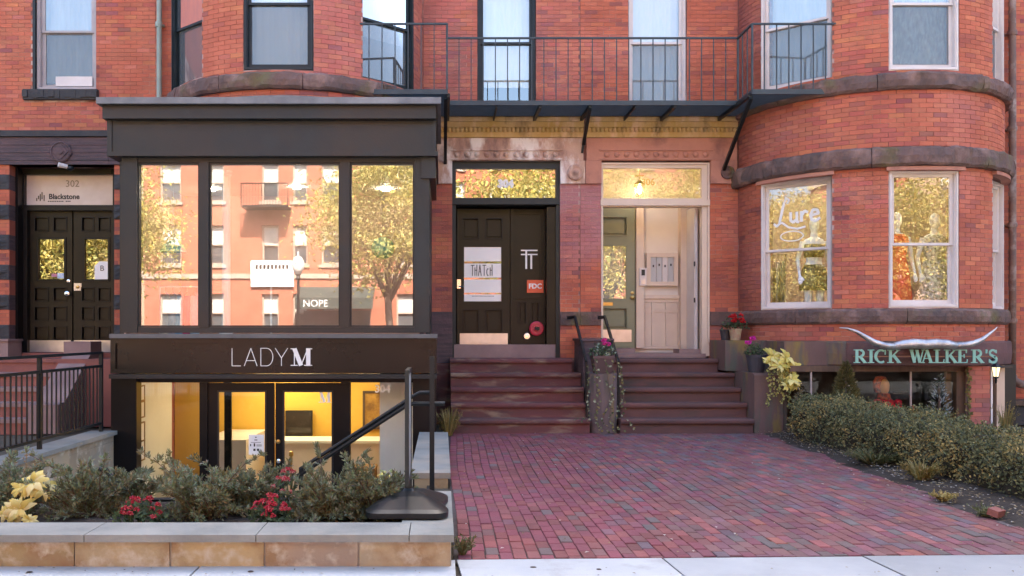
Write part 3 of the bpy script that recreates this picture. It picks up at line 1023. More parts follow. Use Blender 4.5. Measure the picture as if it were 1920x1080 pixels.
hol = [PX(868, 897, 410, 447, YD), PX(911, 941, 410, 447, YD), PX(868, 897, 581, 623, YD), PX(911, 941, 581, 623, YD)]
gl = PX(870, 940, 463, 565, YD)
leaf = panel_leaf(h304, X(857, YD), X(956, YD), 1.268, 3.52, YD, DOORPAINT, hol + [gl])
leaf['label'] = 'black olive panelled door with white posters in its glass'
panels(leaf, hol, YD, DOORPAINT)
MB().quad((gl[0], YD + 0.02, gl[2]), (gl[1], YD + 0.02, gl[2]), (gl[1], YD + 0.02, gl[3]), (gl[0], YD + 0.02, gl[3])).build('pane', G_DOOR, leaf)
for a, b in ((463, 490), (494, 520.5), (524, 549), (552, 565)):
    q = PX(870, 940, a, b, YD)
    MB().box(q[0] + 0.002, q[1] - 0.002, YD + 0.010, YD + 0.013, q[2], q[3]).build('poster', PAPER, leaf)
THATCH = {'T': (.34, [([(.17, 0), (.17, .93)], .07), ([(-.02, .95), (.40, .95)], .07)]), 'H': (.34, [([(.04, 0), (.04, .75)], .07), ([(.28, 0), (.28, 1)], .07), ([(.04, .5), (.28, .5)], .07)]),
          'A': (.40, [([(.02, 0), (.2, .98), (.36, 0)], .07), ([(.08, .35), (.3, .35)], .06)]), 'C': (.32, [(arc(.18, .33, .13, .31, 60, 300, 10), .07)])}
x = X(883, YD)
mb = MB()
for ch in 'THATCH':
    w, g = THATCH[ch]
    strokes(mb, g, x, Z(517, YD), 0.185, YD + 0.005, 0.003, sx=0.72 if ch != 'T' else 0.8)
    x += w * 0.185 * 0.98
mb.build('lettering', INK, leaf)
mb = MB()
for k in range(17):
    a = X(885, YD) + k * 0.022
    mb.box(a, a + 0.015, YD + 0.007, YD + 0.0095, Z(556, YD), Z(556, YD) + 0.014)
mb.build('fine_print', mat('grey_print', (0.35, 0.33, 0.33)), leaf)
MB().box(X(862, YD), X(952, YD), YD - 0.006, YD - 0.001, Z(647, YD), Z(625, YD)).build('kick_plate', STEEL, leaf)
hd = MB().box(X(857, YD), X(864, YD), YD - 0.02, YD - 0.001, Z(541, YD), Z(524, YD))
hd.tube([(X(860, YD), YD - 0.03, Z(537, YD)), (X(870, YD), YD - 0.05, Z(538.5, YD))], 0.011)
hd.build('handle', CHROME, leaf)
fx0, fx1 = X(965, YD), DOOR304[1] - 0.03
h2 = [PX(973, 986, 567, 605, YD), PX(996, 1010, 567, 605, YD)]
side = panel_leaf(h304, X(957.5, YD), fx1, 1.268, 3.52, YD + 0.03, DOORPAINT, [PX(968, 1014, 402, 548, YD)] + h2, 'side_panel')
panels(side, h2, YD + 0.03, DOORPAINT)
q = PX(968, 1014, 402, 548, YD)
MB().box(q[0], q[1], YD + 0.045, YD + 0.06, q[2], q[3]).build('panel', DOORPAINT, side)
MB().box(X(963, YD), X(1016, YD), YD + 0.0, YD + 0.028, Z(560, YD), Z(553, YD)).box(X(957, YD), X(964, YD), YD - 0.015, YD + 0.028, 1.268, 3.52).box(X(1022, YD), fx1, YD - 0.25, YD + 0.028, 1.268, 3.52).build('moulding', DOORPAINT, side)
TT = [([(0, 1), (1, 1)], .07), ([(0, .78), (.34, .78)], .07), ([(.32, 0), (.32, 1)], .1), ([(.5, .78), (1, .78)], .07), ([(.62, 0), (.62, .78)], .1), ([(.4, .78), (.52, .78)], .07)]
mb = MB()
strokes(mb, TT, X(977, YD), Z(504, YD), 0.31, YD + 0.035, 0.006, sx=0.9)
mb.build('lettering', WHITE, side)
q = PX(988, 1019, 525, 549, YD)
MB().box(q[0], q[1], YD - 0.004, YD + 0.0, q[2], q[3]).build('sticker', ORANGE, side)
text('FDC', 0.115, ((q[0] + q[1]) / 2, YD - 0.008, (q[2] + q[3]) / 2), PAPER, side, bold=0.004)


def disc(parent, x, y, z, prof, m, name):
    mb = MB().lathe(prof, n=22)
    mb.v = [(x + p[0], y - p[2], z + p[1]) for p in mb.v]
    return mb.build(name, m, parent, smooth=False)


cap = disc(side, X(1005, YD), YD + 0.03, Z(616, YD), [(0.05, 0), (0.05, 0.09), (0.12, 0.091), (0.12, 0.12), (0.10, 0.13), (0.05, 0.132), (0.045, 0.15), (0.005, 0.152)], REDCAP, 'standpipe_cap')
MB().box(X(1005, YD) - 0.03, X(1005, YD) + 0.045, YD - 0.15, YD - 0.118, Z(619, YD), Z(613, YD)).build('lug', IRON, side)
disc(side, X(988, YD), YD + 0.03, Z(630, YD), [(0.065, 0), (0.065, 0.03), (0.05, 0.05), (0.048, 0.03), (0.005, 0.028)], CHROME, 'standpipe_outlet')
MB().box(DOOR304[0] + 0.03, DOOR304[1] - 0.07, FY + 0.03, YD + 0.2, 1.052, 1.266).build('threshold', CHEEK2, h304)
MB().box(DOOR304[0] - 0.05, DOOR304[1] + 0.05, YD + 0.3, YD + 0.32, 1.0, 4.3).build('hall_wall', DARKROOM, h304)

# ---- house 306
h306 = thing('row_house', 'red brick bow-front row house with pale window frames and cream entrance', 'house', (5.7, FY, 0))
LW0, LW1, LMEET = 1.81, 3.77, Z(457, 12.8)
w306 = MB()
w306.plate(2.262, 4.88, -0.2, 7.45, [DOOR306, (X(1178, FY), X(1288, FY), 5.12, 7.2)], FY + 0.006, FY + 0.3)
w306.box(8.78, 9.25, FY + 0.006, FY + 0.3, -0.2, 7.45)
bh306 = [(-CEN, CEN, WZ0, WZ1), (SIDE[0], SIDE[1], WZ0, WZ1), (-SIDE[1], -SIDE[0], WZ0, WZ1),
         (-CEN, CEN, LW0, LW1), (SIDE[0], SIDE[1], LW0, LW1), (-SIDE[1], -SIDE[0], LW0, LW1)]
bow_backing(w306, B306, R(-90), R(90), 0.99, 7.45, bh306)
w306 = w306.build('front_wall', MORTAR, h306)


def lil306(x, z):
    n = noise.noise(Vector((x * 1.5, z * 1.1, 8)))
    if x < 2.65 and z < 4: return (max(0, min(0.55, (z - 2.2) * 0.40 + n * 0.6)), 0)
    return (max(0, 0.3 * n), max(0, -0.5 * n - 0.05))


br = flat_bricks(2.262, 4.83, STZ1, 7.45, [(X(1178, FY), X(1288, FY), 5.12, 7.2)], tintf=lil306, seed=13)
for a, b in ((2.262, DOOR306[0]), (DOOR306[1], 4.85)):
    br += flat_bricks(a, b, SB1, STZ0, [], tintf=lil306, seed=15)
    br += flat_bricks(a, b, 1.05, SB0, [], tintf=lil306, seed=16)
br += flat_bricks(8.82, 9.25, 0, 7.45, [], seed=17)
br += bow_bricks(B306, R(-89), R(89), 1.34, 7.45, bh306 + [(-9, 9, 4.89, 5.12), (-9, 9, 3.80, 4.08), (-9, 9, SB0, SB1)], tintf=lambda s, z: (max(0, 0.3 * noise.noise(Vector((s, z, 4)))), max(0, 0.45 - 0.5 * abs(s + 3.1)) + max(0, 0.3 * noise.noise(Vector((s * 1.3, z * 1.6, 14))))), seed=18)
place_bricks(w306, br)
bow_mb = MB()
bow_backing(bow_mb, B306, R(-90), R(90), 7.45, TOP, [])
bow_mb.build('upper_bow', UPPERBRICK, h306)
upper(h306, 2.26, 9.25)
shell(h306, 2.26, 9.25)
for z0, z1, cuts, ro in ((4.89, 5.12, [-90, -58, -19, 24, 60, 90], 0.10), (3.80, 4.08, [-90, -60, -21, 26, 58, 90], 0.12), (SB0, SB1, [-90, -50, -8, 30, 62, 90], 0.06)):
    for i, (a, b) in enumerate(zip(cuts[:-1], cuts[1:])):
        rock_block(w306, B306, R(a + 0.12), R(b - 0.12), z0, z1, BR - 0.1, BR + ro, BAND, i + z0 * 3, rough=0.022 if z0 > 2 else 0.014)
# window hoods under the lower band
for s, (a, b) in ((-1, (-SIDE[1] - 0.02, -SIDE[0] + 0.02)), (0, (-CEN - 0.02, CEN + 0.02)), (1, (SIDE[0] - 0.02, SIDE[1] + 0.02))):
    mb = MB()
    bow_backing(mb, B306, a, b, 3.745, 3.797, [], BR + 0.075, BR - 0.05)
    mb.build('window_hood', STONE306, h306)
entry_stone(h306, w306, X(1099, FY), X(1380, FY), DOOR306, STONE306, (X(1097, FY), DOOR306[0] - 0.001), (DOOR306[1] + 0.001, X(1380, FY)), ALGAE)
for a, b in ((2.262, DOOR306[0] - 0.002), (DOOR306[1] + 0.002, 4.84)):
    MB().box(a, b, FY - 0.03, FY + 0.05, SB0, SB1).build('base_stone', BAND, w306)
roundel(w306, X(1362, FY), Z(325, FY), CHEEK, 0.11)
bow_windows(h306, B306, WZ0, WZ1, WMEET, WHITEFRAME, G_UP, (BLIND, CURTAIN, GREYBLIND), screen=True)
lower = bow_windows(h306, B306, LW0, LW1, LMEET, WHITEFRAME, G_OLD)
window(h306, X(1233, FY), FY + 0.07, 5.12, 7.2, X(1288, FY) - X(1178, FY), 0, WHITEFRAME, G_UP, 6.22, blind=WHITEBLIND, screen=True)
# upper floors' dim rooms keep daylight from shining through
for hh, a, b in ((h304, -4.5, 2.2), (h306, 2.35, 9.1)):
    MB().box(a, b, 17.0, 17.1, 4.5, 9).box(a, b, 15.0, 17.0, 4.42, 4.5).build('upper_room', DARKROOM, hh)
# room behind the bow
rm = MB()
rm.box(4.9, 8.8, 16.8, 16.9, 1.4, 4.3).box(4.86, 4.9, 14.9, 16.9, 1.4, 4.3).box(8.8, 8.84, 14.9, 16.9, 1.4, 4.3)
rm.build('shop_room', PINKROOM, h306)
mb = MB()
n = 24
for zz, nm in ((1.50, 'f'), (4.25, 'c')):
    pts = [(*bow(B306, R(-88 + 176 * i / n), BR - 0.23), zz) for i in range(n + 1)] + [(8.8, 16.8, zz), (4.9, 16.8, zz)]
    mb.add(pts, [tuple(range(len(pts)))])
mb.build('shop_floor', WOOD, h306, fix=False)
FILLGLOW = glow('added_shop_fill', (1.0, 0.86, 0.68), 34.0)
for (a, b) in ((5.6, 14.2), (6.8, 13.9), (6.8, 15.4), (7.9, 14.4)):  # fill lights added to brighten the mannequins behind the glass
    MB().lathe([(0.09, 0), (0.07, 0.035)], (a, b, 4.20), 12).build('ceiling_or_fill_light', FILLGLOW, h306)
# 'Lure' lettering and oval on the angled window
wo_, WM, wa, wb_ = lower[0]
LURE = [([(.02, .12), (.10, .02), (.22, .10), (.36, .75), (.50, 1.12), (.62, 1.02), (.55, .88)], .05), ([(.06, .10), (.12, .0), (.24, .10), (.42, .86)], .05),
        ([(.20, .10), (.34, .14), (.6, -.06), (.95, -.14), (1.25, -.08)], .05),
        ([(.68, .52), (.68, .2), (.78, .12), (.92, .24), (.92, .52)], .07), ([(.92, .5), (.92, .14), (1.0, .12)], .07),
        ([(1.10, .54), (1.10, .12)], .08), ([(1.10, .36), (1.22, .54), (1.34, .48)], .07),
        ([(1.46, .34), (1.76, .40), (1.70, .54), (1.54, .56), (1.44, .36), (1.50, .16), (1.64, .12), (1.80, .22)], .07)]
mb = MB(WM)
strokes(mb, LURE, -0.36, 3.09, 0.385, 0.046, 0.002, wmul=1.5)
mb.build('lettering', WHITE, wo_)
mb = MB(WM)
ov = arc(0, 0, 0.17, 0.075, 0, 360, 28)
strokes(mb, [(ov, .016)], -0.08, 2.93, 1.0, 0.046, 0.002)
mb.build('oval_mark', WHITE, wo_)

# entrance of 306
y0 = FY + 0.03
fr = MB().plate(DOOR306[0], DOOR306[1], 1.08, DOOR306[3] - 0.02, [(DOOR306[0] + 0.03, DOOR306[1] - 0.12, 0, Z(388, y0)), (DOOR306[0] + 0.03, DOOR306[1] - 0.12, Z(372, y0), Z(315, y0))], y0, y0 + 0.14)
fr.box(DOOR306[0] - 0.01, DOOR306[1] - 0.002, y0 - 0.05, y0 - 0.001, Z(386, y0), Z(375, y0))
fr.plate(DOOR306[0] + 0.004, DOOR306[1] - 0.004, 1.3, DOOR306[3] - 0.024, [(DOOR306[0] + 0.034, DOOR306[1] - 0.034, 1.0, DOOR306[3] - 0.054)], y0 - 0.03, y0 - 0.001)
case6 = fr.build('door_frame', CREAM, h306)
gy = y0 + 0.06
MB().quad((DOOR306[0] + 0.03, gy, Z(372, y0)), (DOOR306[1] - 0.12, gy, Z(372, y0)), (DOOR306[1] - 0.12, gy, Z(315, y0)), (DOOR306[0] + 0.03, gy, Z(315, y0))).build('transom_pane', G_OLD, case6)
text('306', 0.15, (X(1215, gy), gy - 0.004, Z(342, gy)), BRASS, case6, 'house_number', bold=0.004)
MB().box(DOOR306[0] - 0.05, DOOR306[1] + 0.05, 15.60, 15.62, 1.0, 4.3).build('vestibule_wall', CREAMWALL, h306)
for a, b in ((DOOR306[1] - 0.02, DOOR306[1] + 0.02), (DOOR306[0] - 0.05, DOOR306[0] - 0.01)):
    MB().box(a, b, y0 + 0.142, 15.6, 1.0, 4.3).build('vestibule_side', CREAM, h306)
MB().box(DOOR306[0] - 0.05, DOOR306[1] + 0.05, y0 + 0.142, 15.6, 4.25, 4.29).build('vestibule_ceiling', CREAMWALL, h306)
YG = 15.52
hol = [PX(1100, 1175, 407, 441, YG), PX(1100, 1175, 578, 616, YG)]
gl = PX(1100, 1174, 461, 560, YG)
gd = panel_leaf(h306, X(1105, YG), X(1191, YG), 1.20, Z(390, YG) + 0.05, YG, SAGE, hol + [gl])
gd['label'] = 'sage green inner door with brass knob and kick plate'
panels(gd, hol, YG, SAGE)
MB().quad((gl[0], YG + 0.02, gl[2]), (gl[1], YG + 0.02, gl[2]), (gl[1], YG + 0.02, gl[3]), (gl[0], YG + 0.02, gl[3])).build('pane', G_DOOR, gd)
MB().box(X(1100, YG), X(1184, YG), YG - 0.006, YG - 0.001, Z(641, YG), Z(618, YG)).build('kick_plate', STEEL, gd)
disc(gd, X(1185.5, YG), YG, Z(558, YG), [(0.035, 0), (0.02, 0.02), (0.02, 0.04), (0.038, 0.055), (0.03, 0.08), (0.005, 0.09)], BRASS, 'handle')
disc(gd, X(1185.5, YG), YG, Z(549, YG), [(0.028, 0), (0.025, 0.015), (0.004, 0.02)], BRASS, 'lock')
MB().box(X(1130, YG), X(1149, YG), YG - 0.008, YG - 0.001, Z(573, YG), Z(567, YG)).build('letter_slot', BRASS, gd)
MB().box(X(1192, YG), X(1206, YG), YG - 0.06, 15.6, 1.2, Z(388, YG) + 0.08).box(X(1274, YG), X(1290, YG), YG - 0.10, 15.6, 1.1, Z(388, YG) + 0.08).build('door_casing', CREAM, h306)
wy = 15.56
hw = [PX(1209, 1222, 567, 581, wy), PX(1226, 1248, 567, 581, wy), PX(1252, 1271, 567, 581, wy), PX(1209, 1222, 585, 648, wy), PX(1226, 1248, 585, 648, wy), PX(1252, 1271, 585, 648, wy)]
wn_ = MB().plate(X(1206, wy), X(1274, wy), 1.18, Z(560, wy), hw, wy, wy + 0.03).box(X(1206, wy), X(1274, wy), wy - 0.03, wy + 0.03, Z(560, wy), Z(553, wy)).build('wainscot', CREAM, h306)
for q in hw:
    MB().box(q[0] + 0.004, q[1] - 0.004, wy + 0.012, wy + 0.028, q[2] + 0.004, q[3] - 0.004).build('panel', CREAM, wn_)
q = PX(1211, 1270, 475, 536, wy)
mbx = MB().frame(q[0], q[1], wy - 0.06, wy + 0.03, q[2], q[3], 0.07).build('mailbox_surround', CREAM, h306)
q2 = (q[0] + 0.07, q[1] - 0.07, q[2] + 0.07, q[3] - 0.07)
for i in range(4):
    a = q2[0] + (q2[1] - q2[0]) * i / 4
    b = q2[0] + (q2[1] - q2[0]) * (i + 1) / 4
    mb = MB().box(a + 0.004, b - 0.004, wy - 0.035, wy + 0.02, q2[2], q2[3])
    mb.build('mailbox_door', mat('mailbox_grey', (0.42, 0.42, 0.43), (0.38, 0.38, 0.40), rough=0.4) if i != 2 else WHITEFRAME, mbx)
    MB().box((a + b) / 2 - 0.012, (a + b) / 2 + 0.012, wy - 0.04, wy - 0.036, q2[2] + 0.25 + 0.02 * (i % 2), q2[2] + 0.29 + 0.02 * (i % 2)).build('lock', INK, mbx)
q = PX(1197, 1210, 503, 536, YG)
ic = MB().box(q[0], q[1], YG - 0.10, YG - 0.062, q[2], q[3]).build('intercom', WHITEFRAME, h306)
MB().box(q[0] + 0.03, q[1] - 0.03, YG - 0.104, YG - 0.101, q[3] - 0.13, q[3] - 0.03).build('screen', INK, ic)
MB().box(q[0] + 0.03, q[1] - 0.03, YG - 0.104, YG - 0.101, q[2] + 0.03, q[2] + 0.10).build('keypad', STEEL, ic)
# open inner door at the right, seen nearly edge on, and a panel with the hall's amber light and dark gap in its colour
od = MB().box(X(1291, 15.3), X(1297, 15.3), 14.95, 15.50, 1.15, 3.55).build('door', WHITEFRAME, h306)
od['label'] = 'white inner door standing open, seen edge on'
for z in (2.0, 2.6):
    MB().box(X(1290, 15.3) - 0.002, X(1292, 15.3), 14.93, 14.948, z - 0.04, z + 0.04).build('hinge', INK, od)
MB().box(X(1297.5, 15.4), X(1306, 15.4), 15.50, 15.53, 1.15, 3.55).build('hall_glow_panel', mat('painted_hall_light', (0.30, 0.16, 0.05), (0.05, 0.03, 0.02), scale=5, rough=0.8), h306)
MB().box(X(1307, 15.2), DOOR306[1], 15.18, 15.22, 1.1, 3.6).build('door_casing', CREAM, h306)
MB().box(DOOR306[0] + 0.0, DOOR306[1] - 0.06, FY + 0.02, 15.6, 1.052, 1.12).box(X(1268, 15.0), X(1318, 15.0), FY + 0.12, 15.2, 1.121, 1.19).box(X(1090, 15.0), X(1196, 15.0), 15.2, 15.6, 1.121, 1.195).build('threshold', CHEEK2, h306)
# hanging lantern in the vestibule
ln = thing('hanging_lantern', 'small lit brass lantern hanging behind the cream transom window', 'lamp', (X(1199, 15.2), 15.2, Z(352, 15.2)))
lx, lz = X(1199, 15.2), Z(352, 15.2)
MB().tube([(lx, 15.2, lz + 0.12), (lx, 15.2, 4.24)], 0.006).box(lx - 0.07, lx + 0.07, 15.17, 15.23, lz + 0.19, lz + 0.21).lathe([(0.02, 0.13), (0.09, 0.06), (0.1, 0.05)], (lx, 15.2, lz), 8).build('bracket', BRASS, ln)
mb = MB()
for k in range(6):
    a = k * PI / 3
    mb.tube([(lx + 0.09 * math.cos(a), 15.2 + 0.09 * math.sin(a), lz + 0.05), (lx + 0.06 * math.cos(a), 15.2 + 0.06 * math.sin(a), lz - 0.14)], 0.005, 5)
mb.build('cage', BRASS, ln)
MB().lathe([(0.01, -0.1), (0.035, -0.06), (0.035, -0.01), (0.015, 0.03)], (lx, 15.2, lz), 10).build('bulb', glow('lantern_bulb', (1.0, 0.78, 0.48), 22.0), ln, smooth=True)

# ---- house 302
h302 = thing('row_house', 'red brick row house with dark stone lintel and double panelled door', 'house', (-7.5, FY, 0))
W302 = (X(61, FY), X(180, FY), Z(168, FY), 7.42)
w302 = MB().plate(-13.0, -4.752, -0.2, 7.45, [DOOR302, W302], FY + 0.006, FY + 0.3).build('front_wall', MORTAR, h302)
BZ0, BZ1 = Z(257, FY), Z(246, FY)
br = flat_bricks(-8.3, -4.66, BZ1, 7.45, [W302, (X(45, FY), X(186, FY), Z(189, FY), Z(168, FY))], tintf=lambda x, z: (0.05, max(0, 0.5 * noise.noise(Vector((x * 1.2, z * 1.5, 2))))), seed=23)
qh = 0.245
zq = 1.1
i = 0
while zq < Z(312, FY):
    z1 = min(zq + qh, Z(309, FY))
    for a, b in ((-8.0, DOOR302[0]), (DOOR302[1], -4.66)):
        if i % 2 == 0:
            br += flat_bricks(a, b, zq, z1, [], seed=30 + i)
        else:
            mb = MB()
            n = 6
            vs_ = []
            r = random.Random(i)
            for u in range(n + 1):
                for v in range(5):
                    ed = 0 if u in (0, n) or v in (0, 4) else 1
                    vs_.append((a + (b - a) * u / n, FY - 0.012 - ed * r.uniform(0.01, 0.05), zq + 0.004 + (z1 - zq - 0.008) * v / 4))
            mb.add(vs_, [(u * 5 + v, u * 5 + v + 1, (u + 1) * 5 + v + 1, (u + 1) * 5 + v) for u in range(n) for v in range(4)])
            mb.box(a, b, FY - 0.011, FY + 0.05, zq + 0.004, z1 - 0.004)
            mb.build('quoin_stone', SILLSTONE, w302)
    jm = MB().box(DOOR302[0] - 0.004, DOOR302[0] + 0.006, FY + 0.0, FY + 0.25, zq, z1 - 0.004, (0.40, 0.12, 0.08)).build('jamb_block', BRICK if i % 2 == 0 else DARKSTONE, w302)
    zq = z1
    i += 1
place_bricks(w302, br)
MB().box(-13, -4.66, FY - 0.07, FY + 0.02, BZ0, BZ1).build('belt_course', SILLSTONE, w302)
for a, b in ((-13, X(-80, FY)), (X(-80, FY) + 0.006, X(205, FY)), (X(205, FY) + 0.006, -4.66)):
    mb = MB()
    n = 7
    for k in range(n):
        z0 = DOOR302[3] + (BZ0 - 0.01 - DOOR302[3]) * k / n
        z1 = DOOR302[3] + (BZ0 - 0.01 - DOOR302[3]) * (k + 1) / n
        mb.box(a, b, FY - 0.035 - 0.008 * (k % 2), FY + 0.25, z0, z1 - 0.003)
    mb.build('lintel_stone', DARKSTONE, w302)
mb = MB().lathe([(0.17, 0), (0.17, 0.03), (0.15, 0.045), (0.14, 0.03), (0.01, 0.03)], n=24)
for s, d in ((0.13, 0.045), (0.09, 0.035), (0.055, 0.06)):
    mb.add([(s, 0, d), (0, s, d), (-s, 0, d), (0, -s, d), (s * 1.1, 0, 0), (0, s * 1.1, 0), (-s * 1.1, 0, 0), (0, -s * 1.1, 0)], [(0, 1, 2, 3), (0, 4, 5, 1), (1, 5, 6, 2), (2, 6, 7, 3), (3, 7, 4, 0)])
mb.v = [(X(117, FY) + p[0], FY - 0.043 - p[2], Z(286, FY) + p[1]) for p in mb.v]
mb.build('carved_rosette', DARKSTONE, w302)
mb = MB()
vs_, n = [], 14
r = random.Random(2)
mb.box(X(46, FY), X(185, FY), FY - 0.07, FY + 0.05, Z(188, FY), Z(169, FY))
for k in range(n):
    a = X(46, FY) + (X(185, FY) - X(46, FY)) * k / n
    mb.box(a, a + 0.085, FY - 0.07 - r.uniform(0.005, 0.03), FY - 0.069, Z(187, FY) + r.uniform(0, 0.03), Z(171, FY) - r.uniform(0, 0.04))
mb.build('window_sill', SILLSTONE, w302)
o302, M302, a302, _ = window(h302, (X(66, FY) + X(180, FY)) / 2, FY + 0.07, W302[2] + 0.005, W302[3], X(180, FY) - X(66, FY), 0, MAUVE, G_UP, Z(55, FY), blind=GREYBLIND, blind_drop=0.12, sash=0.06, screen=True)
MB().box(W302[0], X(66, FY) - 0.002, FY + 0.0, FY + 0.2, W302[2] + 0.005, W302[3]).build('casing', BLACKGREEN, o302)
MB(M302).box(-0.2, 0.4, 0.02, 0.034, W302[2] + 0.08, W302[2] + 0.24).build('window_board', WHITEFRAME, o302)
upper(h302, -13, -4.63)
shell(h302, -13, -4.63)
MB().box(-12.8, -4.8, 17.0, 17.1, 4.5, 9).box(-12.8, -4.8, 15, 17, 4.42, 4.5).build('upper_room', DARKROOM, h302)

YE = 15.18
fr = MB().plate(DOOR302[0] + 0.008, DOOR302[1], 1.1, DOOR302[3] + 0.01, [(X(56, YE), X(212, YE) + 0.03, 0, Z(396, YE)), (X(50, YE), X(212, YE) + 0.03, Z(386, YE), Z(329, YE))], YE - 0.10, YE + 0.04)
fr.box(DOOR302[0] + 0.008, DOOR302[0] + 0.05, FY + 0.20, YE - 0.10, 1.1, DOOR302[3])
case2 = fr.build('door_frame', BLACKPAINT_SHADE, h302)
MB().box(X(45, YE), X(213, YE), YE - 0.12, YE - 0.101, Z(327, YE), Z(320, YE)).build('moulding', DOORPAINT2, case2)
tq = PX(50, 212, 329, 386, YE)
MB().box(tq[0], tq[1] + 0.03, YE + 0.0, YE + 0.006, tq[2], tq[3]).build('transom_pane', mat('frosted_transom', (0.55, 0.43, 0.38), (0.66, 0.56, 0.52), scale=1.6, rough=0.25), case2)
text('302', 0.16, (X(136, YE), YE - 0.004, Z(345, YE)), mat('gilt_number', (0.30, 0.23, 0.16), rough=0.5), case2, 'house_number')
text('Blackstone', 0.125, (X(120.5, YE), YE - 0.004, Z(369, YE)), INK, case2, bold=0.003, sx=0.95)
mb = MB()
for k in range(13):
    a = X(90, YE) + k * 0.03
    if k != 9: mb.box(a, a + 0.02, YE - 0.004, YE - 0.001, Z(378.5, YE), Z(376.5, YE))
mb.build('fine_print', INK, case2)
mb = MB()
for k, (h_, u) in enumerate(((0.05, 0), (0.09, 0.03), (0.12, 0.06), (0.15, 0.09), (0.10, 0.125))):
    a = X(68, YE) + u
    mb.box(a, a + 0.018, YE - 0.005, YE - 0.002, Z(377, YE) + 0.03 * (k % 2), Z(377, YE) + h_)
mb.build('logo', mat('gold_logo', (0.20, 0.13, 0.05), (0.03, 0.025, 0.02), scale=20, rough=0.5), case2)
for xa, xb, cols, glx, kx in ((55, 136, ((66, 90), (101, 124)), (72, 121), (53, 134)), (138, 213, ((154, 175), (185, 205)), (159, 203), (139, 213))):
    hol = []
    for (a, b) in cols:
        hol.append(PX(a, b, 408, 433, YE))
        for (c, d) in ((540, 564), (576, 600), (613, 636)):
            hol.append(PX(a, b, c, d, YE))
    g = PX(glx[0], glx[1], 448, 524, YE)
    lf = panel_leaf(h302, X(xa, YE), X(xb, YE) - 0.006, 1.13, Z(396, YE), YE, DOORPAINT2, hol + [g])
    panels(lf, hol, YE, DOORPAINT2, e=0.014)
    MB().frame(g[0] - 0.03, g[1] + 0.03, YE - 0.018, YE - 0.001, g[2] - 0.03, g[3] + 0.03, 0.032).build('moulding', BLACKPAINT_SHADE, lf)
    MB().quad((g[0], YE + 0.02, g[2]), (g[1], YE + 0.02, g[2]), (g[1], YE + 0.02, g[3]), (g[0], YE + 0.02, g[3])).build('pane', G_DOOR, lf)
    MB().box(X(kx[0], YE), X(kx[1], YE) - 0.01, YE - 0.007, YE - 0.001, Z(660, YE), Z(638, YE)).build('kick_plate', STEEL, lf)
    if xa == 55:
        lf['label'] = 'left leaf of the panelled double door with steel knob'
        disc(lf, X(129, YE), YE, Z(551, YE), [(0.03, 0), (0.02, 0.03), (0.045, 0.05), (0.04, 0.08), (0.005, 0.09)], CHROME, 'handle')
        disc(lf, X(129, YE), YE, Z(527, YE), [(0.03, 0), (0.028, 0.02), (0.004, 0.025)], CHROME, 'lock')
        q = PX(107, 119, 512, 522, YE)
        MB().box(q[0], q[1], YE + 0.012, YE + 0.015, q[2], q[3]).build('sticker', mat('blue_sticker', (0.35, 0.5, 0.75), (0.8, 0.85, 0.9), scale=20), lf)
        q = PX(96, 106, 513, 519, YE)
        MB().box(q[0], q[1], YE + 0.012, YE + 0.015, q[2], q[3]).build('sticker', mat('pink_sticker', (0.75, 0.3, 0.4)), lf)
    else:
        lf['label'] = 'right leaf of the panelled double door with lock plate and white sign'
        q = PX(139, 153, 531, 545, YE)
        MB().box(q[0], q[1], YE - 0.01, YE - 0.001, q[2], q[3]).build('lock_plate', STEEL, lf)
        disc(lf, (q[0] + q[1]) / 2, YE - 0.01, (q[2] + q[3]) / 2, [(0.03, 0), (0.025, 0.02), (0.004, 0.025)], BRASS, 'lock')
        q = PX(177, 203, 490, 524, YE)
        sg = MB().prism([(q[0], q[2]), (q[1], q[2]), (q[1], q[3]), (q[0] + 0.08, q[3]), (q[0], q[3] - 0.08)], YE + 0.008, YE + 0.012).build('window_sign', PAPER, lf)
        text('B', 0.13, ((q[0] + q[1]) / 2 + 0.01, YE + 0.004, q[3] - 0.12), INK, lf)
MB().box(-8.2, -5.0, YE + 0.3, YE + 0.32, 0.9, 4.3).build('hall_wall', DARKROOM, h302)
MB().box(DOOR302[0] - 0.1, DOOR302[1] + 0.1, FY, YE + 0.3, 1.0, 1.128).build('threshold', STEP2, h302)
cm = thing('security_camera', 'small white and black camera above the double door', 'camera', (X(122, FY + 0.2), FY + 0.1, Z(314, FY)))
cx, cy, cz = X(117, FY - 0.1), FY - 0.06, Z(314, FY)
MB().tube([(cx - 0.05, cy - 0.08, cz + 0.02), (cx + 0.06, cy, cz)], [0.04, 0.035], 10).build('body', WHITEFRAME, cm)
MB().lathe([(0.02, -0.03), (0.06, 0.0), (0.055, 0.04)], (cx + 0.1, cy + 0.03, cz - 0.03), 12).build('mount', IRON, cm)

# ---- house 308, a sliver at the right
h308 = thing('row_house', 'narrow strip of red brick house front beyond the rusty drain pipe', 'house', (11, FY, 0))
w308 = MB().box(9.252, 16, FY + 0.006, FY + 0.3, -0.2, 7.45).build('front_wall', MORTAR, h308)
place_bricks(w308, flat_bricks(9.252, 10.3, 0, 7.45, [], seed=43))
upper(h308, 9.25, 16)
shell(h308, 9.25, 16)
for i, (a, b) in enumerate(((-34, -13.02), (16.02, 36))):
    hs = thing('row_house', 'plain brick house further along the row beyond the narrow strip' if i else 'plain brick house further along the row beyond the double door', 'house', ((a + b) / 2, FY, 0))
    MB().box(a, b, FY + 0.01, 22, -0.2, TOP).build('front_wall', UPPERBRICK, hs)


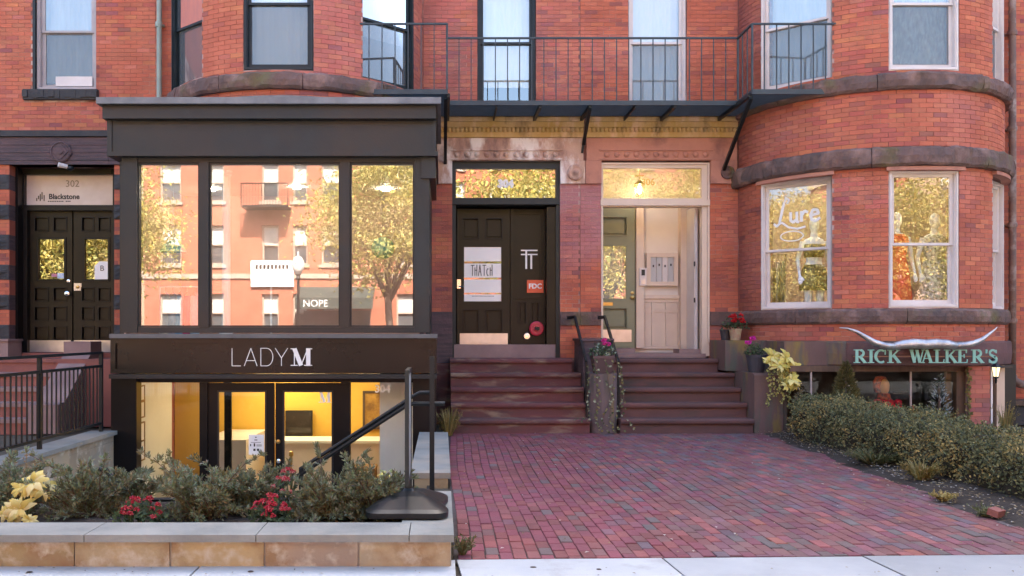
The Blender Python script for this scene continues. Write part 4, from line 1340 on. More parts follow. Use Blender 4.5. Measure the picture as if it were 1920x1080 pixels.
# ------------------------------------------------------------------ drain pipes
def pipe(name, label, x, y, z0, z1, r, m, foot=False):
    t = thing(name, label, 'pipe', (x, y, z0))
    pts = [(x + 0.006 * math.sin(k), y, z0 + (z1 - z0) * k / 6) for k in range(7)]
    MB().tube(pts, r, 10).build('pipe', m, t, smooth=True)
    for z in [z0 + 0.9 + i * 1.55 for i in range(int((z1 - z0) / 1.55))]:
        MB().lathe([(r + 0.012, -0.04), (r + 0.018, 0), (r + 0.012, 0.04)], (x, y, z), 12).box(x - r - 0.03, x + r + 0.03, y + r * 0.6, FY, z - 0.012, z + 0.012).build('bracket', m, t)
    if foot:
        MB().tube([(x, y, z0 + 0.02), (x + 0.02, y, z0 - 0.06), (x + 0.12, y - 0.02, z0 - 0.12), (x + 0.30, y - 0.02, z0 - 0.13)], r * 1.25, 10).build('elbow', m, t, smooth=True)
    return t


pipe('drain_pipe', 'pale green verdigris drain pipe on the wall above the shop cornice', X(298, 14.6), 14.6, 4.0, 11.8, 0.042, GREENPIPE)
pipe('drain_pipe', 'rusty brown drain pipe beside the curved bow front', X(1898, 14.55), 14.55, 0.75, 11.8, 0.055, COPPER, True)

# ------------------------------------------------------------------ the black shopfront bay
YS = 12.40
shop = thing('shopfront', 'charcoal painted shopfront bay with wide cornice and sign reading LADY M', 'shopfront', (-2.3, YS, -1.28))
XL, XR = -4.50, -0.16
roof = MB().box(X(180, 12.05), X(827, 12.05), 12.05, 14.65, Z(194, 12.05), Z(182, 12.05)).build('cornice_cap', LEAD, shop)
cor = MB()
cor.box(X(192, 12.15), X(817.5, 12.15), 12.15, 14.6, Z(222, 12.15), Z(198, 12.15))
cor.box(X(188, 12.10), X(820, 12.10), 12.10, 14.6, Z(198, 12.15) + 0.001, Z(194, 12.05) - 0.001)
cor.build('cornice', SHOPPAINT, shop)
fz = MB().box(X(203, 12.28), X(817, 12.28), 12.28, 14.6, Z(286, 12.28), Z(222, 12.15) - 0.002)
fz.box(X(200, 12.23), X(821, 12.23), 12.23, 14.6, Z(292, 12.23), Z(284, 12.23))
fz.box(X(203, 12.28) - 0.012, X(209, 12.25), 12.262, 12.3, Z(284, 12.25), Z(224, 12.25))
fz.box(X(811, 12.25), X(817, 12.25), 12.262, 12.3, Z(284, 12.25), Z(224, 12.25))
fz.build('frieze', SHOPPAINT, shop)
MB().box(X(790, 12.32), X(817, 12.32), 12.32, 14.4, Z(334, 12.32), Z(292, 12.23) - 0.003).build('cornice_bracket', SHOPPAINT, shop)
uz0, uz1 = Z(616, YS), Z(305, YS)
fz1 = Z(292, 12.23) - 0.002
for a, b in ((228, 257), (777, 805)):
    MB().box(X(a, YS - 0.04), X(b, YS - 0.04), YS - 0.04, YS + 0.2, Z(624, YS), fz1).build('column', SHOPPAINT, shop)
MB().box(X(257, YS), X(777, YS), YS - 0.02, YS + 0.12, uz1, fz1).build('window_head', SHOPPAINT, shop)
MB().box(X(257, YS), X(777, YS), YS - 0.02, YS + 0.12, Z(624, YS), uz0 + 0.02).build('window_sill', SHOPPAINT, shop)
for a, b in ((374, 392), (638, 656)):
    MB().box(X(a, YS), X(b, YS), YS - 0.03, YS + 0.12, uz0 + 0.021, uz1 - 0.001).build('mullion', SHOPPAINT, shop)
for a, b in ((257, 374), (392, 638), (656, 777)):
    pn = MB().quad((X(a, YS), YS + 0.05, uz0), (X(b, YS), YS + 0.05, uz0), (X(b, YS), YS + 0.05, uz1), (X(a, YS), YS + 0.05, uz1)).build('pane', G_SHOP, shop)
    MB().frame(X(a, YS) + 0.001, X(b, YS) - 0.001, YS + 0.01, YS + 0.045, uz0 + 0.022, uz1 - 0.002, 0.022).build('bead', SHOPPAINT, pn)
MB().box(X(205, 12.2), X(820, 12.2), 12.2, YS + 0.1, Z(634, 12.2), Z(626, 12.2)).build('ledge', mat('grey_ledge_paint', (0.12, 0.125, 0.13), (0.085, 0.09, 0.095), scale=3, rough=0.5), shop)
sg = MB().box(X(207, 12.3), X(819, 12.3), 12.3, YS + 0.1, Z(700, 12.3), Z(634, 12.2) - 0.001).frame(X(209, 12.27), X(809, 12.27), 12.262, 12.299, Z(699, 12.27), Z(636, 12.27), 0.055).build('sign_board', SIGNPAINT, shop)
MB().box(X(204, 12.2), X(819, 12.2), 12.2, YS + 0.1, Z(710, 12.2), Z(702, 12.2)).build('ledge', SHOPPAINT, shop)
THIN = {'L': (.5, [([(0, 1), (0, 0), (.5, 0)], .035)]), 'A': (.78, [([(0, 0), (.38, 1), (.74, 0)], .035), ([(.11, .3), (.64, .3)], .035)]),
        'D': (.74, [([(0, 0), (0, 1), (.34, 1)], .035), (arc(.34, .5, .36, .5, 90, -90), .035), ([(.34, 0), (0, 0)], .035)]), 'Y': (.72, [([(0, 1), (.36, .45), (.72, 1)], .035), ([(.36, .45), (.36, 0)], .035)])}
ys_ = 12.29
hh = Z(653, ys_) - Z(686, ys_)
for ch, px in (('L', 435), ('A', 458), ('D', 489), ('Y', 516)):
    mb = MB()
    strokes(mb, THIN[ch][1], X(px, ys_), Z(686, ys_), hh, ys_ - 0.002, 0.01, sx=0.98)
    mb.build('letter', WHITE, sg)
mb = MB()
strokes(mb, SERIF['M'][1], X(545, ys_), Z(686, ys_), hh, ys_ - 0.002, 0.01, sx=1.05)
mb.build('letter', WHITE, sg)
# lower storey
YL = 12.48
lz0, lz1 = -1.28, Z(710, 12.2) - 0.002
MB().box(X(208, 12.4), X(256, 12.4), 12.4, 12.6, lz0, lz1).build('column', BLACKPAINT_SHADE, shop)
MB().box(X(774, 12.4), X(818, 12.4), 12.4, 12.6, lz0, lz1).build('column', BLACKPAINT_SHADE, shop)
MB().box(X(256, YL), X(774, YL), YL - 0.01, YL + 0.1, Z(717, YL), lz1 - 0.001).build('door_head', BLACKPAINT_SHADE, shop)
for a, b in ((375, 390), (640, 657)):
    MB().box(X(a, YL), X(b, YL), YL - 0.03, YL + 0.1, lz0, Z(717, YL) - 0.001).build('door_jamb', BLACKPAINT_SHADE, shop)
for a, b in ((256, 375), (657, 774)):
    MB().quad((X(a, YL), YL + 0.04, lz0), (X(b, YL), YL + 0.04, lz0), (X(b, YL), YL + 0.04, Z(717, YL)), (X(a, YL), YL + 0.04, Z(717, YL))).build('pane', G_LOW, shop)
text('304', 0.145, (X(717, YL), YL + 0.03, Z(730, YL)), WHITE, shop, 'house_number', bold=0.004)
for i, (a, b, g0, g1) in enumerate(((390, 515, 410, 497), (516, 640, 533, 622))):
    z1 = Z(718, YL)
    d = MB().plate(X(a, YL) + 0.003, X(b, YL) - 0.003, lz0 + 0.01, z1, [(X(g0, YL), X(g1, YL), lz0 + 0.25, Z(735, YL))], YL, YL + 0.045).build('door', BLACKPAINT_SHADE, shop)
    MB().frame(X(g0, YL) - 0.02, X(g1, YL) + 0.02, YL - 0.008, YL - 0.001, lz0 + 0.23, Z(735, YL) + 0.02, 0.022).build('bead', SHOPPAINT, d)
    MB().quad((X(g0, YL), YL + 0.02, lz0 + 0.25), (X(g1, YL), YL + 0.02, lz0 + 0.25), (X(g1, YL), YL + 0.02, Z(735, YL)), (X(g0, YL), YL + 0.02, Z(735, YL))).build('pane', G_LOW, d)
    hx = X(507 if i == 0 else 522, YL)
    zt, zb = Z(873, YL), Z(940, YL)
    MB().tube([(hx, YL, zt), (hx, YL - 0.05, zt), (hx, YL - 0.05, zb), (hx, YL, zb)], 0.011).build('handle', CHROME, d)
    if i == 0:
        d['label'] = 'left black glazed shop door with a white notice taped inside'
        q = PX(466, 495, 815, 853, YL)
        pp = MB().box(q[0], q[1], YL + 0.010, YL + 0.013, q[2], q[3]).build('notice', WHITE, d)
        mb = MB()
        for (u, v, w, h_) in ((0.1, 0.235, 0.02, 0.015), (0.09, 0.20, 0.04, 0.012), (0.03, 0.12, 0.014, 0.03), (0.08, 0.115, 0.02, 0.045), (0.12, 0.135, 0.07, 0.006), (0.12, 0.12, 0.07, 0.006), (0.075, 0.055, 0.03, 0.03), (0.125, 0.055, 0.03, 0.03), (0.04, 0.17, 0.14, 0.005)):
            mb.box(q[0] + u - 0.01, q[0] + u + w - 0.01, YL + 0.006, YL + 0.0085, q[2] + v, q[2] + v + h_)
        mb.build('printed_marks', INK, d)
    else:
        d['label'] = 'right black glazed shop door with white M and round locks'
        mb = MB()
        strokes(mb, SERIF['M'][1], X(597, YL), Z(755, YL), 0.15, YL + 0.014, 0.002)
        mb.build('lettering', WHITE, d)
        disc(d, X(522, YL), YL, Z(828, YL), [(0.03, 0), (0.028, 0.015), (0.004, 0.02)], BRASS, 'lock')
        disc(d, X(523, YL), YL, Z(864, YL), [(0.03, 0), (0.03, 0.03), (0.004, 0.04)], CHROME, 'lock')
# side walls, floor slabs and rooms of the bay
for a, b in ((XL, XL + 0.06), (XR - 0.06, XR)):
    MB().box(a, b, YS + 0.2, 14.68, lz0, Z(198, 12.15) - 0.01).build('side_wall', SHOPPAINT, shop)
MB().box(XL + 0.06, XR - 0.06, YS + 0.15, 16.0, 1.05, 1.44).build('floor_slab', WOOD, shop)
MB().box(XL + 0.06, XR - 0.06, YS + 0.13, 16.0, 3.78, 3.84).build('upper_ceiling', WHITEWALL, shop)
MB().box(XL + 0.06, XR - 0.06, 15.3, 15.36, 1.44, 3.78).box(XL + 0.062, XL + 0.09, YS + 0.2, 15.3, 1.44, 3.78).box(XR - 0.09, XR - 0.062, YS + 0.2, 15.3, 1.44, 3.78).build('upper_room', PINKROOM, shop)
MB().box(XL, XR, YL + 0.1, 15.4, lz0 - 0.06, lz0 - 0.002).build('shop_floor', SHOPFLOOR, shop)
MB().box(XL, XR, 15.2, 15.26, lz0, 1.05).box(XR - 0.12, XR - 0.062, YL + 0.15, 15.2, lz0, 1.05).build('back_wall', YELLOWWALL, shop)
MB().box(XL + 0.062, XL + 0.16, YL + 0.15, 14.5, lz0, 1.05).box(X(712, 12.9), X(775, 12.9), 12.9, 12.95, lz0, 1.05).build('partition', WHITEWALL, shop)
for k, (x, y) in enumerate(((-2.7, 14.3), (-2.0, 13.6), (-1.2, 14.2), (-2.6, 14.8))):
    MB().box(x - 0.25, x + 0.25, y - 0.25, y + 0.25, 1.02, 1.045).build('ceiling_or_fill_light', LAMPGLOW, shop)
for i, (a, b) in enumerate(((727, 752), (757, 784), (797, 829), (832, 866))):
    yy = 12.75
    pf = MB().box(XL + 0.161, XL + 0.18, yy, yy + 0.34, Z(b, yy), Z(a, yy)).build('picture', PAPER, shop)
    MB(Matrix()).box(XL + 0.161, XL + 0.19, yy - 0.02, yy, Z(b, yy) - 0.02, Z(a, yy) + 0.02).box(XL + 0.161, XL + 0.19, yy + 0.34, yy + 0.36, Z(b, yy) - 0.02, Z(a, yy) + 0.02).box(XL + 0.161, XL + 0.19, yy, yy + 0.34, Z(b, yy) - 0.02, Z(b, yy)).box(XL + 0.161, XL + 0.19, yy, yy + 0.34, Z(a, yy), Z(a, yy) + 0.02).build('picture_frame', WOOD, pf)
for (a, b) in ((-3.7, 13.6), (-2.3, 13.4), (-0.9, 13.6)):  # added fill so the clothes in the upper window show
    MB().lathe([(0.06, 0), (0.05, 0.03)], (a, b + 0.9, 3.745), 12).build('ceiling_or_fill_light', FILLGLOW, shop)
ct = thing('shop_counter', 'long warm white counter inside the lower shop', 'counter', (-2.0, 14.4, lz0))
MB().box(-2.6, -0.9, 14.2, 14.75, lz0, -0.28).build('counter_body', CREAMWALL, ct)
MB().box(-2.64, -0.86, 14.15, 14.8, -0.279, -0.24).build('counter_top', WHITEWALL, ct)
MB().box(-3.6, -2.95, 13.6, 15.1, lz0, -0.16).build('side_cabinet', CREAMWALL, ct)
sc = thing('wall_screen', 'dark square screen on the wall behind the shop counter', 'screen', (-2.15, 15.15, 0.2))
MB().box(X(535, 15.1), X(585, 15.1), 15.10, 15.18, Z(818, 15.1), Z(770, 15.1)).build('case', INK, sc)
MB().box(X(537, 15.1), X(583, 15.1), 15.092, 15.099, Z(815, 15.1), Z(773, 15.1)).build('screen', mat('dark_screen', (0.05, 0.04, 0.035), rough=0.15), sc)
ps = thing('post', 'black slim post standing behind the left shop door', 'post', (X(428, 13.3), 13.3, lz0))
MB().box(X(421, 13.3), X(434, 13.3), 13.28, 13.34, lz0, 1.0).build('shaft', BLACKPAINT_SHADE, ps)
MB().box(X(417, 13.3), X(438, 13.3), 13.24, 13.38, lz0, lz0 + 0.03).build('foot', BLACKPAINT_SHADE, ps)
sn = thing('queue_stanchion', 'brass queue stanchion with dark belt behind the right shop door', 'stanchion', (X(546, 13.4), 13.4, lz0))
x = X(546, 13.4)
MB().lathe([(0.14, 0), (0.14, 0.02), (0.02, 0.04), (0.02, 0.9), (0.035, 0.91), (0.03, 0.97), (0.01, 0.98)], (x, 13.4, lz0), 14).build('post', BRASS, sn)
MB().tube([(x, 13.4, lz0 + 0.9), (x - 0.12, 13.42, lz0 + 0.45), (x - 0.3, 13.45, lz0 + 0.2)], 0.02).build('belt', INK, sn)
pf = thing('picture_frame', 'dark framed picture hanging on the yellow shop wall', 'picture', (X(697, 15.1), 15.1, 0.1))
q = PX(680, 720, 733, 805, 15.15)
MB().frame(q[0], q[1], 15.15, 15.19, q[2], q[3], 0.04).build('frame', BROWNWOOD, pf)
MB().box(q[0] + 0.04, q[1] - 0.04, 15.17, 15.19, q[2] + 0.04, q[3] - 0.04).build('canvas', mat('amber_picture', (0.5, 0.28, 0.06), (0.2, 0.1, 0.03), scale=6), pf)
tb = thing('wood_table', 'small wooden table behind the right shop window', 'table', (X(690, 13.6), 13.6, lz0))
MB().box(X(665, 13.6), X(705, 13.6), 13.4, 13.9, -0.60, -0.56).build('table_top', WOOD, tb)
for u in (668, 702):
    for v in (13.43, 13.87):
        MB().box(X(u, 13.6) - 0.02, X(u, 13.6) + 0.02, v - 0.02, v + 0.02, lz0, -0.601).build('leg', WOOD, tb)


def garment(x, y, ztop, w, h, m, name, label, seed):
    """a dress hanging from a hanger"""
    t = thing(name, label, 'clothing', (x, y, ztop - h), 'clothes in the upper shop window')
    r = random.Random(seed)
    vs_, fs = [], []
    n, k = 16, 7
    for j in range(k):
        f = j / (k - 1)
        ww = w * (0.55 + 0.1 * math.sin(f * 5) + 0.5 * f) / 2
        for i in range(n):
            a = 2 * PI * i / n
            q = 1 + 0.14 * f * math.sin(a * 5 + seed)
            vs_.append((x + ww * math.cos(a) * q, y + 0.07 * (0.6 + f * 0.6) * math.sin(a) * q, ztop - 0.06 - h * f))
    for j in range(k - 1):
        for i in range(n):
            q = (i + 1) % n
            fs.append((j * n + i, j * n + q, (j + 1) * n + q, (j + 1) * n + i))
    MB().add(vs_, fs).build('cloth', m, t, smooth=True)
    MB().tube([(x - w * 0.3, y, ztop - 0.06), (x, y, ztop), (x + w * 0.3, y, ztop - 0.06)], 0.008, 6).tube([(x, y, ztop), (x, y, ztop + 0.06), (x + 0.03, y, ztop + 0.09)], 0.005, 6).build('hanger', CHROME, t)


CL = [mat('cloth_%s' % n, c, tuple(v * 0.6 for v in c), scale=7, rough=0.8) for n, c in (('beige', (0.62, 0.52, 0.40)), ('grey', (0.42, 0.40, 0.42)), ('blue', (0.25, 0.42, 0.55)), ('crimson', (0.62, 0.04, 0.16)), ('skyblue', (0.40, 0.58, 0.64)))]
rk = thing('clothes_rail', 'white rail carrying the dresses in the upper shop window', 'clothes rail', (-3.8, 13.0, 1.45))
MB().tube([(X(300, 13.0), 13.0, 1.45), (X(300, 13.0), 13.0, 2.12), (X(372, 13.0), 13.0, 2.12), (X(372, 13.0), 13.0, 1.45)], 0.014).build('rail', WHITE, rk)
for i, (px, nm) in enumerate(((310, 'beige'), (324, 'grey'), (338, 'blue'), (351, 'crimson'), (364, 'pale blue'))):
    garment(X(px, 13.0), 13.0, 2.05, 0.16, 0.56, CL[i], 'hanging_dress', '%s dress hanging on the rail in the upper shop window' % nm, i)
lan = thing('paper_lantern', 'round teal paper lantern hanging in the upper shop window', 'lantern', (X(718, 13.2), 13.2, Z(465, 13.2)))
cx, cz = X(718, 13.2), Z(465, 13.2)
MB().lathe([(0.03, -0.16)] + [(0.17 * math.cos(a), 0.16 * math.sin(a)) for a in [R(-75 + 15 * i) for i in range(11)]] + [(0.03, 0.16)], (cx, 13.2, cz), 18).build('shade', mat('teal_paper', (0.12, 0.50, 0.42), (0.10, 0.42, 0.36), scale=8), lan, smooth=True)
MB().tube([(cx, 13.2, cz + 0.15), (cx, 13.2, 3.78)], 0.004, 5).build('cord', INK, lan)
par = thing('paper_parasol', 'open teal paper parasol hanging in the narrow upper shop window', 'parasol', (X(325, 13.2), 13.2, Z(465, 13.2)))
cx, cz = X(325, 13.2), Z(465, 13.2)
MB().lathe([(0.2, -0.06), (0.15, 0.03), (0.08, 0.09), (0.01, 0.12)], (cx, 13.2, cz), 14).build('canopy', MATS['teal_paper'], par)
MB().tube([(cx, 13.2, cz - 0.25), (cx, 13.2, cz + 0.12)], 0.008, 6).tube([(cx, 13.2, cz + 0.12), (cx, 13.2, 3.78)], 0.003, 5).build('shaft', WHITE, par)
bd = thing('birdhouse', 'small teal birdhouse with pitched roof in the upper shop window', 'birdhouse', (X(508, 12.8), 12.8, Z(536, 12.8)))
q = PX(499, 517, 525, 536, 12.8)
MB().box(q[0], q[1], 12.75, 12.87, q[2], q[3]).build('box', MATS['teal_paper'], bd)
MB().prism([(q[0] - 0.03, q[3]), (q[1] + 0.03, q[3]), ((q[0] + q[1]) / 2, q[3] + 0.09)], 12.73, 12.89).build('roof', MATS['teal_paper'], bd)
MB().box(X(508, 12.8) - 0.012, X(508, 12.8) + 0.012, 12.8, 12.83, 1.45, q[2] - 0.001).build('post', WHITE, bd)
disc(bd, X(508, 12.8), 12.749, (q[2] + q[3]) / 2, [(0.02, 0), (0.018, 0.003)], INK, 'hole')
wp = thing('white_post', 'white round post standing inside the wide shop window', 'post', (X(424, 12.9), 12.9, 1.44))
MB().lathe([(0.10, 0), (0.10, 0.05), (0.062, 0.07), (0.058, 2.25), (0.09, 2.28), (0.09, 2.33)], (X(424, 12.9), 12.9, 1.44), 16).build('shaft', WHITEWALL, wp)

# ------------------------------------------------------------------ stoops
RISE, GO, SY = 0.21, 0.29, 13.06


def stoop(name, label, x0, x1, m, n=5, top_x1=None):
    t = thing(name, label, 'steps', ((x0 + x1) / 2, SY, 0))
    r = random.Random(int(x0 * 10))
    for k in range(n):
        z1 = RISE * (k + 1)
        yf = SY + GO * k
        yb = FY + 0.03 if k == n - 1 else yf + GO + 0.05
        a, b = x0, x1
        if k == n - 1 and top_x1: b = top_x1
        e = r.uniform(-0.004, 0.004)
        prof = [(yf, z1 - RISE - (0.02 if k else 0.03)), (yf, z1 - 0.075), (yf - 0.035, z1 - 0.07), (yf - 0.045, z1 - 0.05), (yf - 0.045, z1 - 0.02), (yf - 0.03, z1 + e), (yb, z1 + e), (yb, z1 - RISE - 0.02)]
        MB().prism_x(prof, a + r.uniform(0, 0.006), b - r.uniform(0, 0.006)).build('step', m, t)
    return t


stoop('stone_stoop', 'red brownstone steps leading up to the black entrance door', 0.135, 2.15, STEP, top_x1=2.06)
stoop('stone_stoop', 'weathered brownstone steps leading up to the cream entrance', 2.585, 4.52, STEP6, top_x1=4.36)
ck = thing('stair_pier', 'rounded stone pier with yellow moss between the two flights of steps', 'pier', (2.37, 13.2, 0))
prof = []
for i in range(13):
    a = PI + PI * i / 12
    prof.append((2.37 + 0.20 * math.cos(a), 13.22 + 0.16 * math.sin(a)))
prof = prof + [(2.57, 13.75), (2.17, 13.75)]
PIER = mat('grey_violet_pier_stone', (0.17, 0.125, 0.13), (0.12, 0.09, 0.09), scale=2.0, rough=0.85, bump=0.3, bscale=20, stain=(0.22, 0.16, 0.05), stain_scale=1.7, stain_lo=0.58, stain_hi=0.72, stretch=(2.2, 2.2, 0.35), stain2=(0.09, 0.085, 0.07))
n = len(prof)
MB().add([(*p, 0.0) for p in prof] + [(*p, 0.86) for p in prof], [tuple(range(n))[::-1], tuple(range(n, 2 * n))] + [(i, (i + 1) % n, (i + 1) % n + n, i + n) for i in range(n)]).build('shaft', PIER, ck)
MB().box(2.16, 2.60, 13.752, 14.66, 0.0, 1.33).build('upper_block', DARKSTONE, ck)
MB().box(2.13, 2.63, 13.73, 14.66, 1.331, 1.37).build('cap', DARKSTONE, ck)
ck = thing('stair_cheek', 'stepped brownstone cheek wall with yellow moss beside the weathered steps', 'cheek wall', (4.7, 13.2, 0))
MB().prism_x([(13.05, 0), (13.05, 0.84), (13.12, 0.87), (13.86, 0.87), (14.2, 0.87), (14.2, 0)], 4.53, 4.95).build('lower_block', CHEEK, ck)
MB().box(4.37, 5.05, 13.88, 14.66, 0.872, 1.34).build('upper_block', CHEEK, ck)
st2 = thing('stone_stoop', 'pale red steps behind the black railing leading to the double door', 'steps', (-7, SY, 0))
for k in range(5):
    yf = SY + GO * k
    MB().box(-8.4, -5.96, yf - 0.03, FY + 0.03 if k == 4 else yf + GO + 0.04, RISE * (k + 1) - 0.06, RISE * (k + 1)).build('tread', CHEEK2 if k < 4 else STEP2, st2)
    MB().box(-8.4, -5.96, yf, yf + GO, RISE * k - 0.02, RISE * (k + 1) - 0.061).build('riser', STEP2, st2)
MB().box(-5.96, -5.0, 14.0, FY + 0.05, 0, 1.05).build('landing', STEP2, st2)
ck = thing('stair_cheek', 'smooth mauve sloping cheek wall beside the pale red steps', 'cheek wall', (-5.75, 13.2, 0))
MB().prism_x([(12.98, 0), (12.98, 0.42), (13.22, 0.44), (14.2, 1.12), (14.2, 1.32), (14.66, 1.32), (14.66, 0)], -5.955, -5.53).build('wall', CHEEK2, ck)
nw = thing('stair_cheek', 'short mauve stone block beside the banded brick and stone pier', 'cheek wall', (-7.3, 14.4, 0))
MB().box(-7.6, X(15, 14.2), 14.2, 14.66, 1.06, Z(640, 14.2)).build('block', CHEEK2, nw)
MB().box(-7.65, X(17, 14.2), 14.17, 14.68, Z(640, 14.2) + 0.001, Z(636, 14.2)).build('cap', CHEEK2, nw)


def handrail(label, x, xw, py_top, group=None):
    t = thing('stair_handrail', label, 'handrail', (x, 13.3, 0))
    a, b, c = (xw, 14.62, 1.70), (x - 0.02, 14.30, 1.71), (x, 13.30, 1.02)
    MB().bar(a, b, 0.03, 0.05).bar(b, c, 0.035, 0.05).build('rail', IRON, t)
    MB().bar((x, 13.30, 1.03), (x + 0.01, 13.30, 0.18), 0.035).build('post', IRON, t)
    return t


handrail('black iron handrail beside the red brownstone steps', 2.135, 2.05, 0)
handrail('black iron handrail beside the weathered brownstone steps', 2.61, 2.55, 0)

# ------------------------------------------------------------------ fire escape
fe = thing('fire_escape', 'black iron fire escape balcony spanning the wall above both entrances', 'balcony', (2.26, 13.7, 4.95))
PZ = 4.97
mb = MB()
y = 13.07
while y < 14.66:
    d = math.sqrt(max(0.0, 4.0 - (FY - y) ** 2)) + 0.03
    xl, xr = B304 + d, B306 - d
    segs = [(xl, 0.08), (4.50, xr)] if y < 13.69 else [(xl, xr)]
    for a, b in segs:
        if b > a: mb.box(a, b, y, y + 0.010, PZ - 0.022, PZ)
    y += 0.042
mb.build('deck_slats', FIREIRON, fe)
PTS = [(-1.24, 13.06), (0.08, 13.06), (0.08, 13.69), (4.50, 13.69), (4.50, 13.06), (5.74, 13.06)]
RZ = Z(72, 13.7)
for a, b in zip(PTS[:-1], PTS[1:]):
    MB().bar((*a, PZ - 0.02), (*b, PZ - 0.02), 0.02, 0.07).build('edge_bar', FIREIRON, fe)
    MB().bar((*a, RZ), (*b, RZ), 0.032, 0.026).build('top_rail', FIREIRON, fe)
    L = math.hypot(b[0] - a[0], b[1] - a[1])
    n = max(2, round(L / 0.182))
    for i in range(n + (1 if b == PTS[-1] else 0)):
        f = i / n
        x, y = a[0] + (b[0] - a[0]) * f, a[1] + (b[1] - a[1]) * f
        if a == PTS[0] and i == 0: continue
        MB().bar((x, y, PZ + 0.015), (x, y, RZ - 0.012), 0.026 if i == 0 else 0.015).build('baluster', FIREIRON, fe)
for x in (0.10, 0.84, 1.50, 2.26, 2.95, 3.55, 4.48):
    MB().bar((x, 13.10 if x in (0.10, 4.48) else 13.71, PZ - 0.06), (x, 14.69, PZ - 0.06), 0.045 if x in (0.10, 1.5, 2.26, 3.55, 4.48) else 0.02, 0.055).build('joist', IRON, fe)
for a, b in (((0.06, 13.12, PZ - 0.09), (0.06, 14.66, Z(306, 14.66))), ((2.26, 13.75, PZ - 0.09), (2.30, 14.62, Z(270, 14.62))), ((4.50, 13.10, PZ - 0.09), (X(1357, 14.62), 14.62, Z(318, 14.62)))):
    MB().bar(a, b, 0.05).build('strut', IRON, fe)
MB().bar((2.30, 14.62, Z(270, 14.62)), (2.28, 14.64, Z(287, 14.64)), 0.035).build('strut', IRON, fe)
for (x, y) in (PTS[0], PTS[-1]):
    s = -1 if x < 2 else 1
    MB().bar((x, y, RZ), (x + s * 0.07, y + 0.02, RZ + 0.005), 0.07, 0.09).build('wall_anchor', CHEEK, fe)

# ------------------------------------------------------------------ basement shop under the bow of 306
mb = MB()
cutsl = [-74, -30, 14, 50, 82]
for i, (a, b) in enumerate(zip(cutsl[:-1], cutsl[1:])):
    rock_block(w306, B306, R(a + 0.05), R(b - 0.05), 0.985, 1.335, BR - 0.2, BR + 0.08, CHEEK if i == 0 else STEP6, 40 + i, rough=0.006, chamfer=0.02)
bs = thing('basement_shopfront', 'dark basement shop window below the mint letters and stone lintel', 'shopfront', (6.2, 12.95, 0))
YB = 12.97
MB().box(X(1480, YB), X(1812, YB), YB - 0.03, YB + 0.08, 0.90, 0.983).build('window_head', BROWNWOOD, bs)
MB().box(X(1790, YB), X(1812, YB), YB - 0.05, YB + 0.08, 0.0, 0.899).build('post', BROWNWOOD, bs)
MB().box(X(1480, YB), X(1790, YB), YB - 0.03, YB + 0.08, -0.02, 0.12).build('window_sill', BROWNWOOD, bs)
for a, b in ((1480, 1519), (1522, 1706), (1709, 1790)):
    MB().quad((X(a, YB), YB, 0.12), (X(b, YB), YB, 0.12), (X(b, YB), YB, 0.90), (X(a, YB), YB, 0.90)).build('pane', G_DARK, bs)
for a in (1520.5, 1707.5):
    MB().box(X(a, YB) - 0.011, X(a, YB) + 0.011, YB - 0.01, YB + 0.02, 0.121, 0.899).build('glazing_bar', MAUVE, bs)
MB().box(X(1771, 13.15), X(1789, 13.15), 13.1, 13.16, -0.9, 0.9).build('inner_post', WOOD, bs)
MB().box(4.7, 8.3, 15.6, 15.7, -0.95, 0.95).box(4.96, 5.0, 13.05, 15.7, -0.95, 0.95).box(8.3, 8.34, 13.6, 15.7, -0.95, 0.95).build('room_wall', DARKROOM, bs)
MB().box(4.7, 8.3, 13.05, 15.7, -1.0, -0.95).build('room_floor', DARKROOM, bs)
MB().box(4.96, 8.3, 13.1, 15.7, 0.95, 0.98).build('room_ceiling', DARKROOM, bs)
for (a, b) in ((6.2, 13.15), (7.1, 13.3)):  # small lights added to brighten the red-jacketed mannequin
    MB().lathe([(0.05, 0), (0.04, 0.02)], (a, b + 0.1, 0.925), 12).build('ceiling_or_fill_light', glow('added_basement_fill', (1.0, 0.82, 0.62), 2.6), bs)
MB().box(4.96, 5.72, 13.04, 13.95, 0.986, 1.333).build('lintel_stone', CHEEK, bs)
pr = MB().box(X(1815, 12.86), X(1857, 12.86), 12.866, 13.4, -0.02, 0.983).build('pier', MORTAR, bs)
place_bricks(pr, flat_bricks(X(1815, 12.86), X(1857, 12.86), 0.0, 0.983, [], y=12.86, tintf=lambda x, z: (0.25, 0), seed=51))
MB().box(X(1858, 12.87), X(1860.5, 12.87), 12.862, 12.95, 0, 0.983).build('corner_bead', WHITE, bs)
MB().box(X(1869, 13.2), X(1884, 13.2), 13.2, 13.4, 0, 0.983).build('door_post', CREAM, bs)
MB().box(X(1858, 13.5), X(1905, 13.5), 13.5, 13.55, 0, 0.983).build('recess_shade_sheet', INK, bs)  # black sheet stands in for the shade in the gap
lt = thing('shop_lettering', 'mint green letters reading RICK WALKER\'S on a thin bar', 'lettering', (6.7, 12.52, 1.1))
yl = 12.53
z0, hh = Z(680.5, yl), Z(655.5, yl) - Z(680.5, yl)
MB().box(X(1600, yl), X(1872, yl), yl + 0.014, yl + 0.024, z0 + hh * 0.44, z0 + hh * 0.52).build('bar', mat('brown_bar', (0.24, 0.11, 0.06)), lt)
for xx in (5.85, 6.7, 7.5):
    MB().box(xx, xx + 0.02, yl + 0.025, 12.9, z0 + hh * 0.44, z0 + hh * 0.52).build('bracket', IRON, lt)
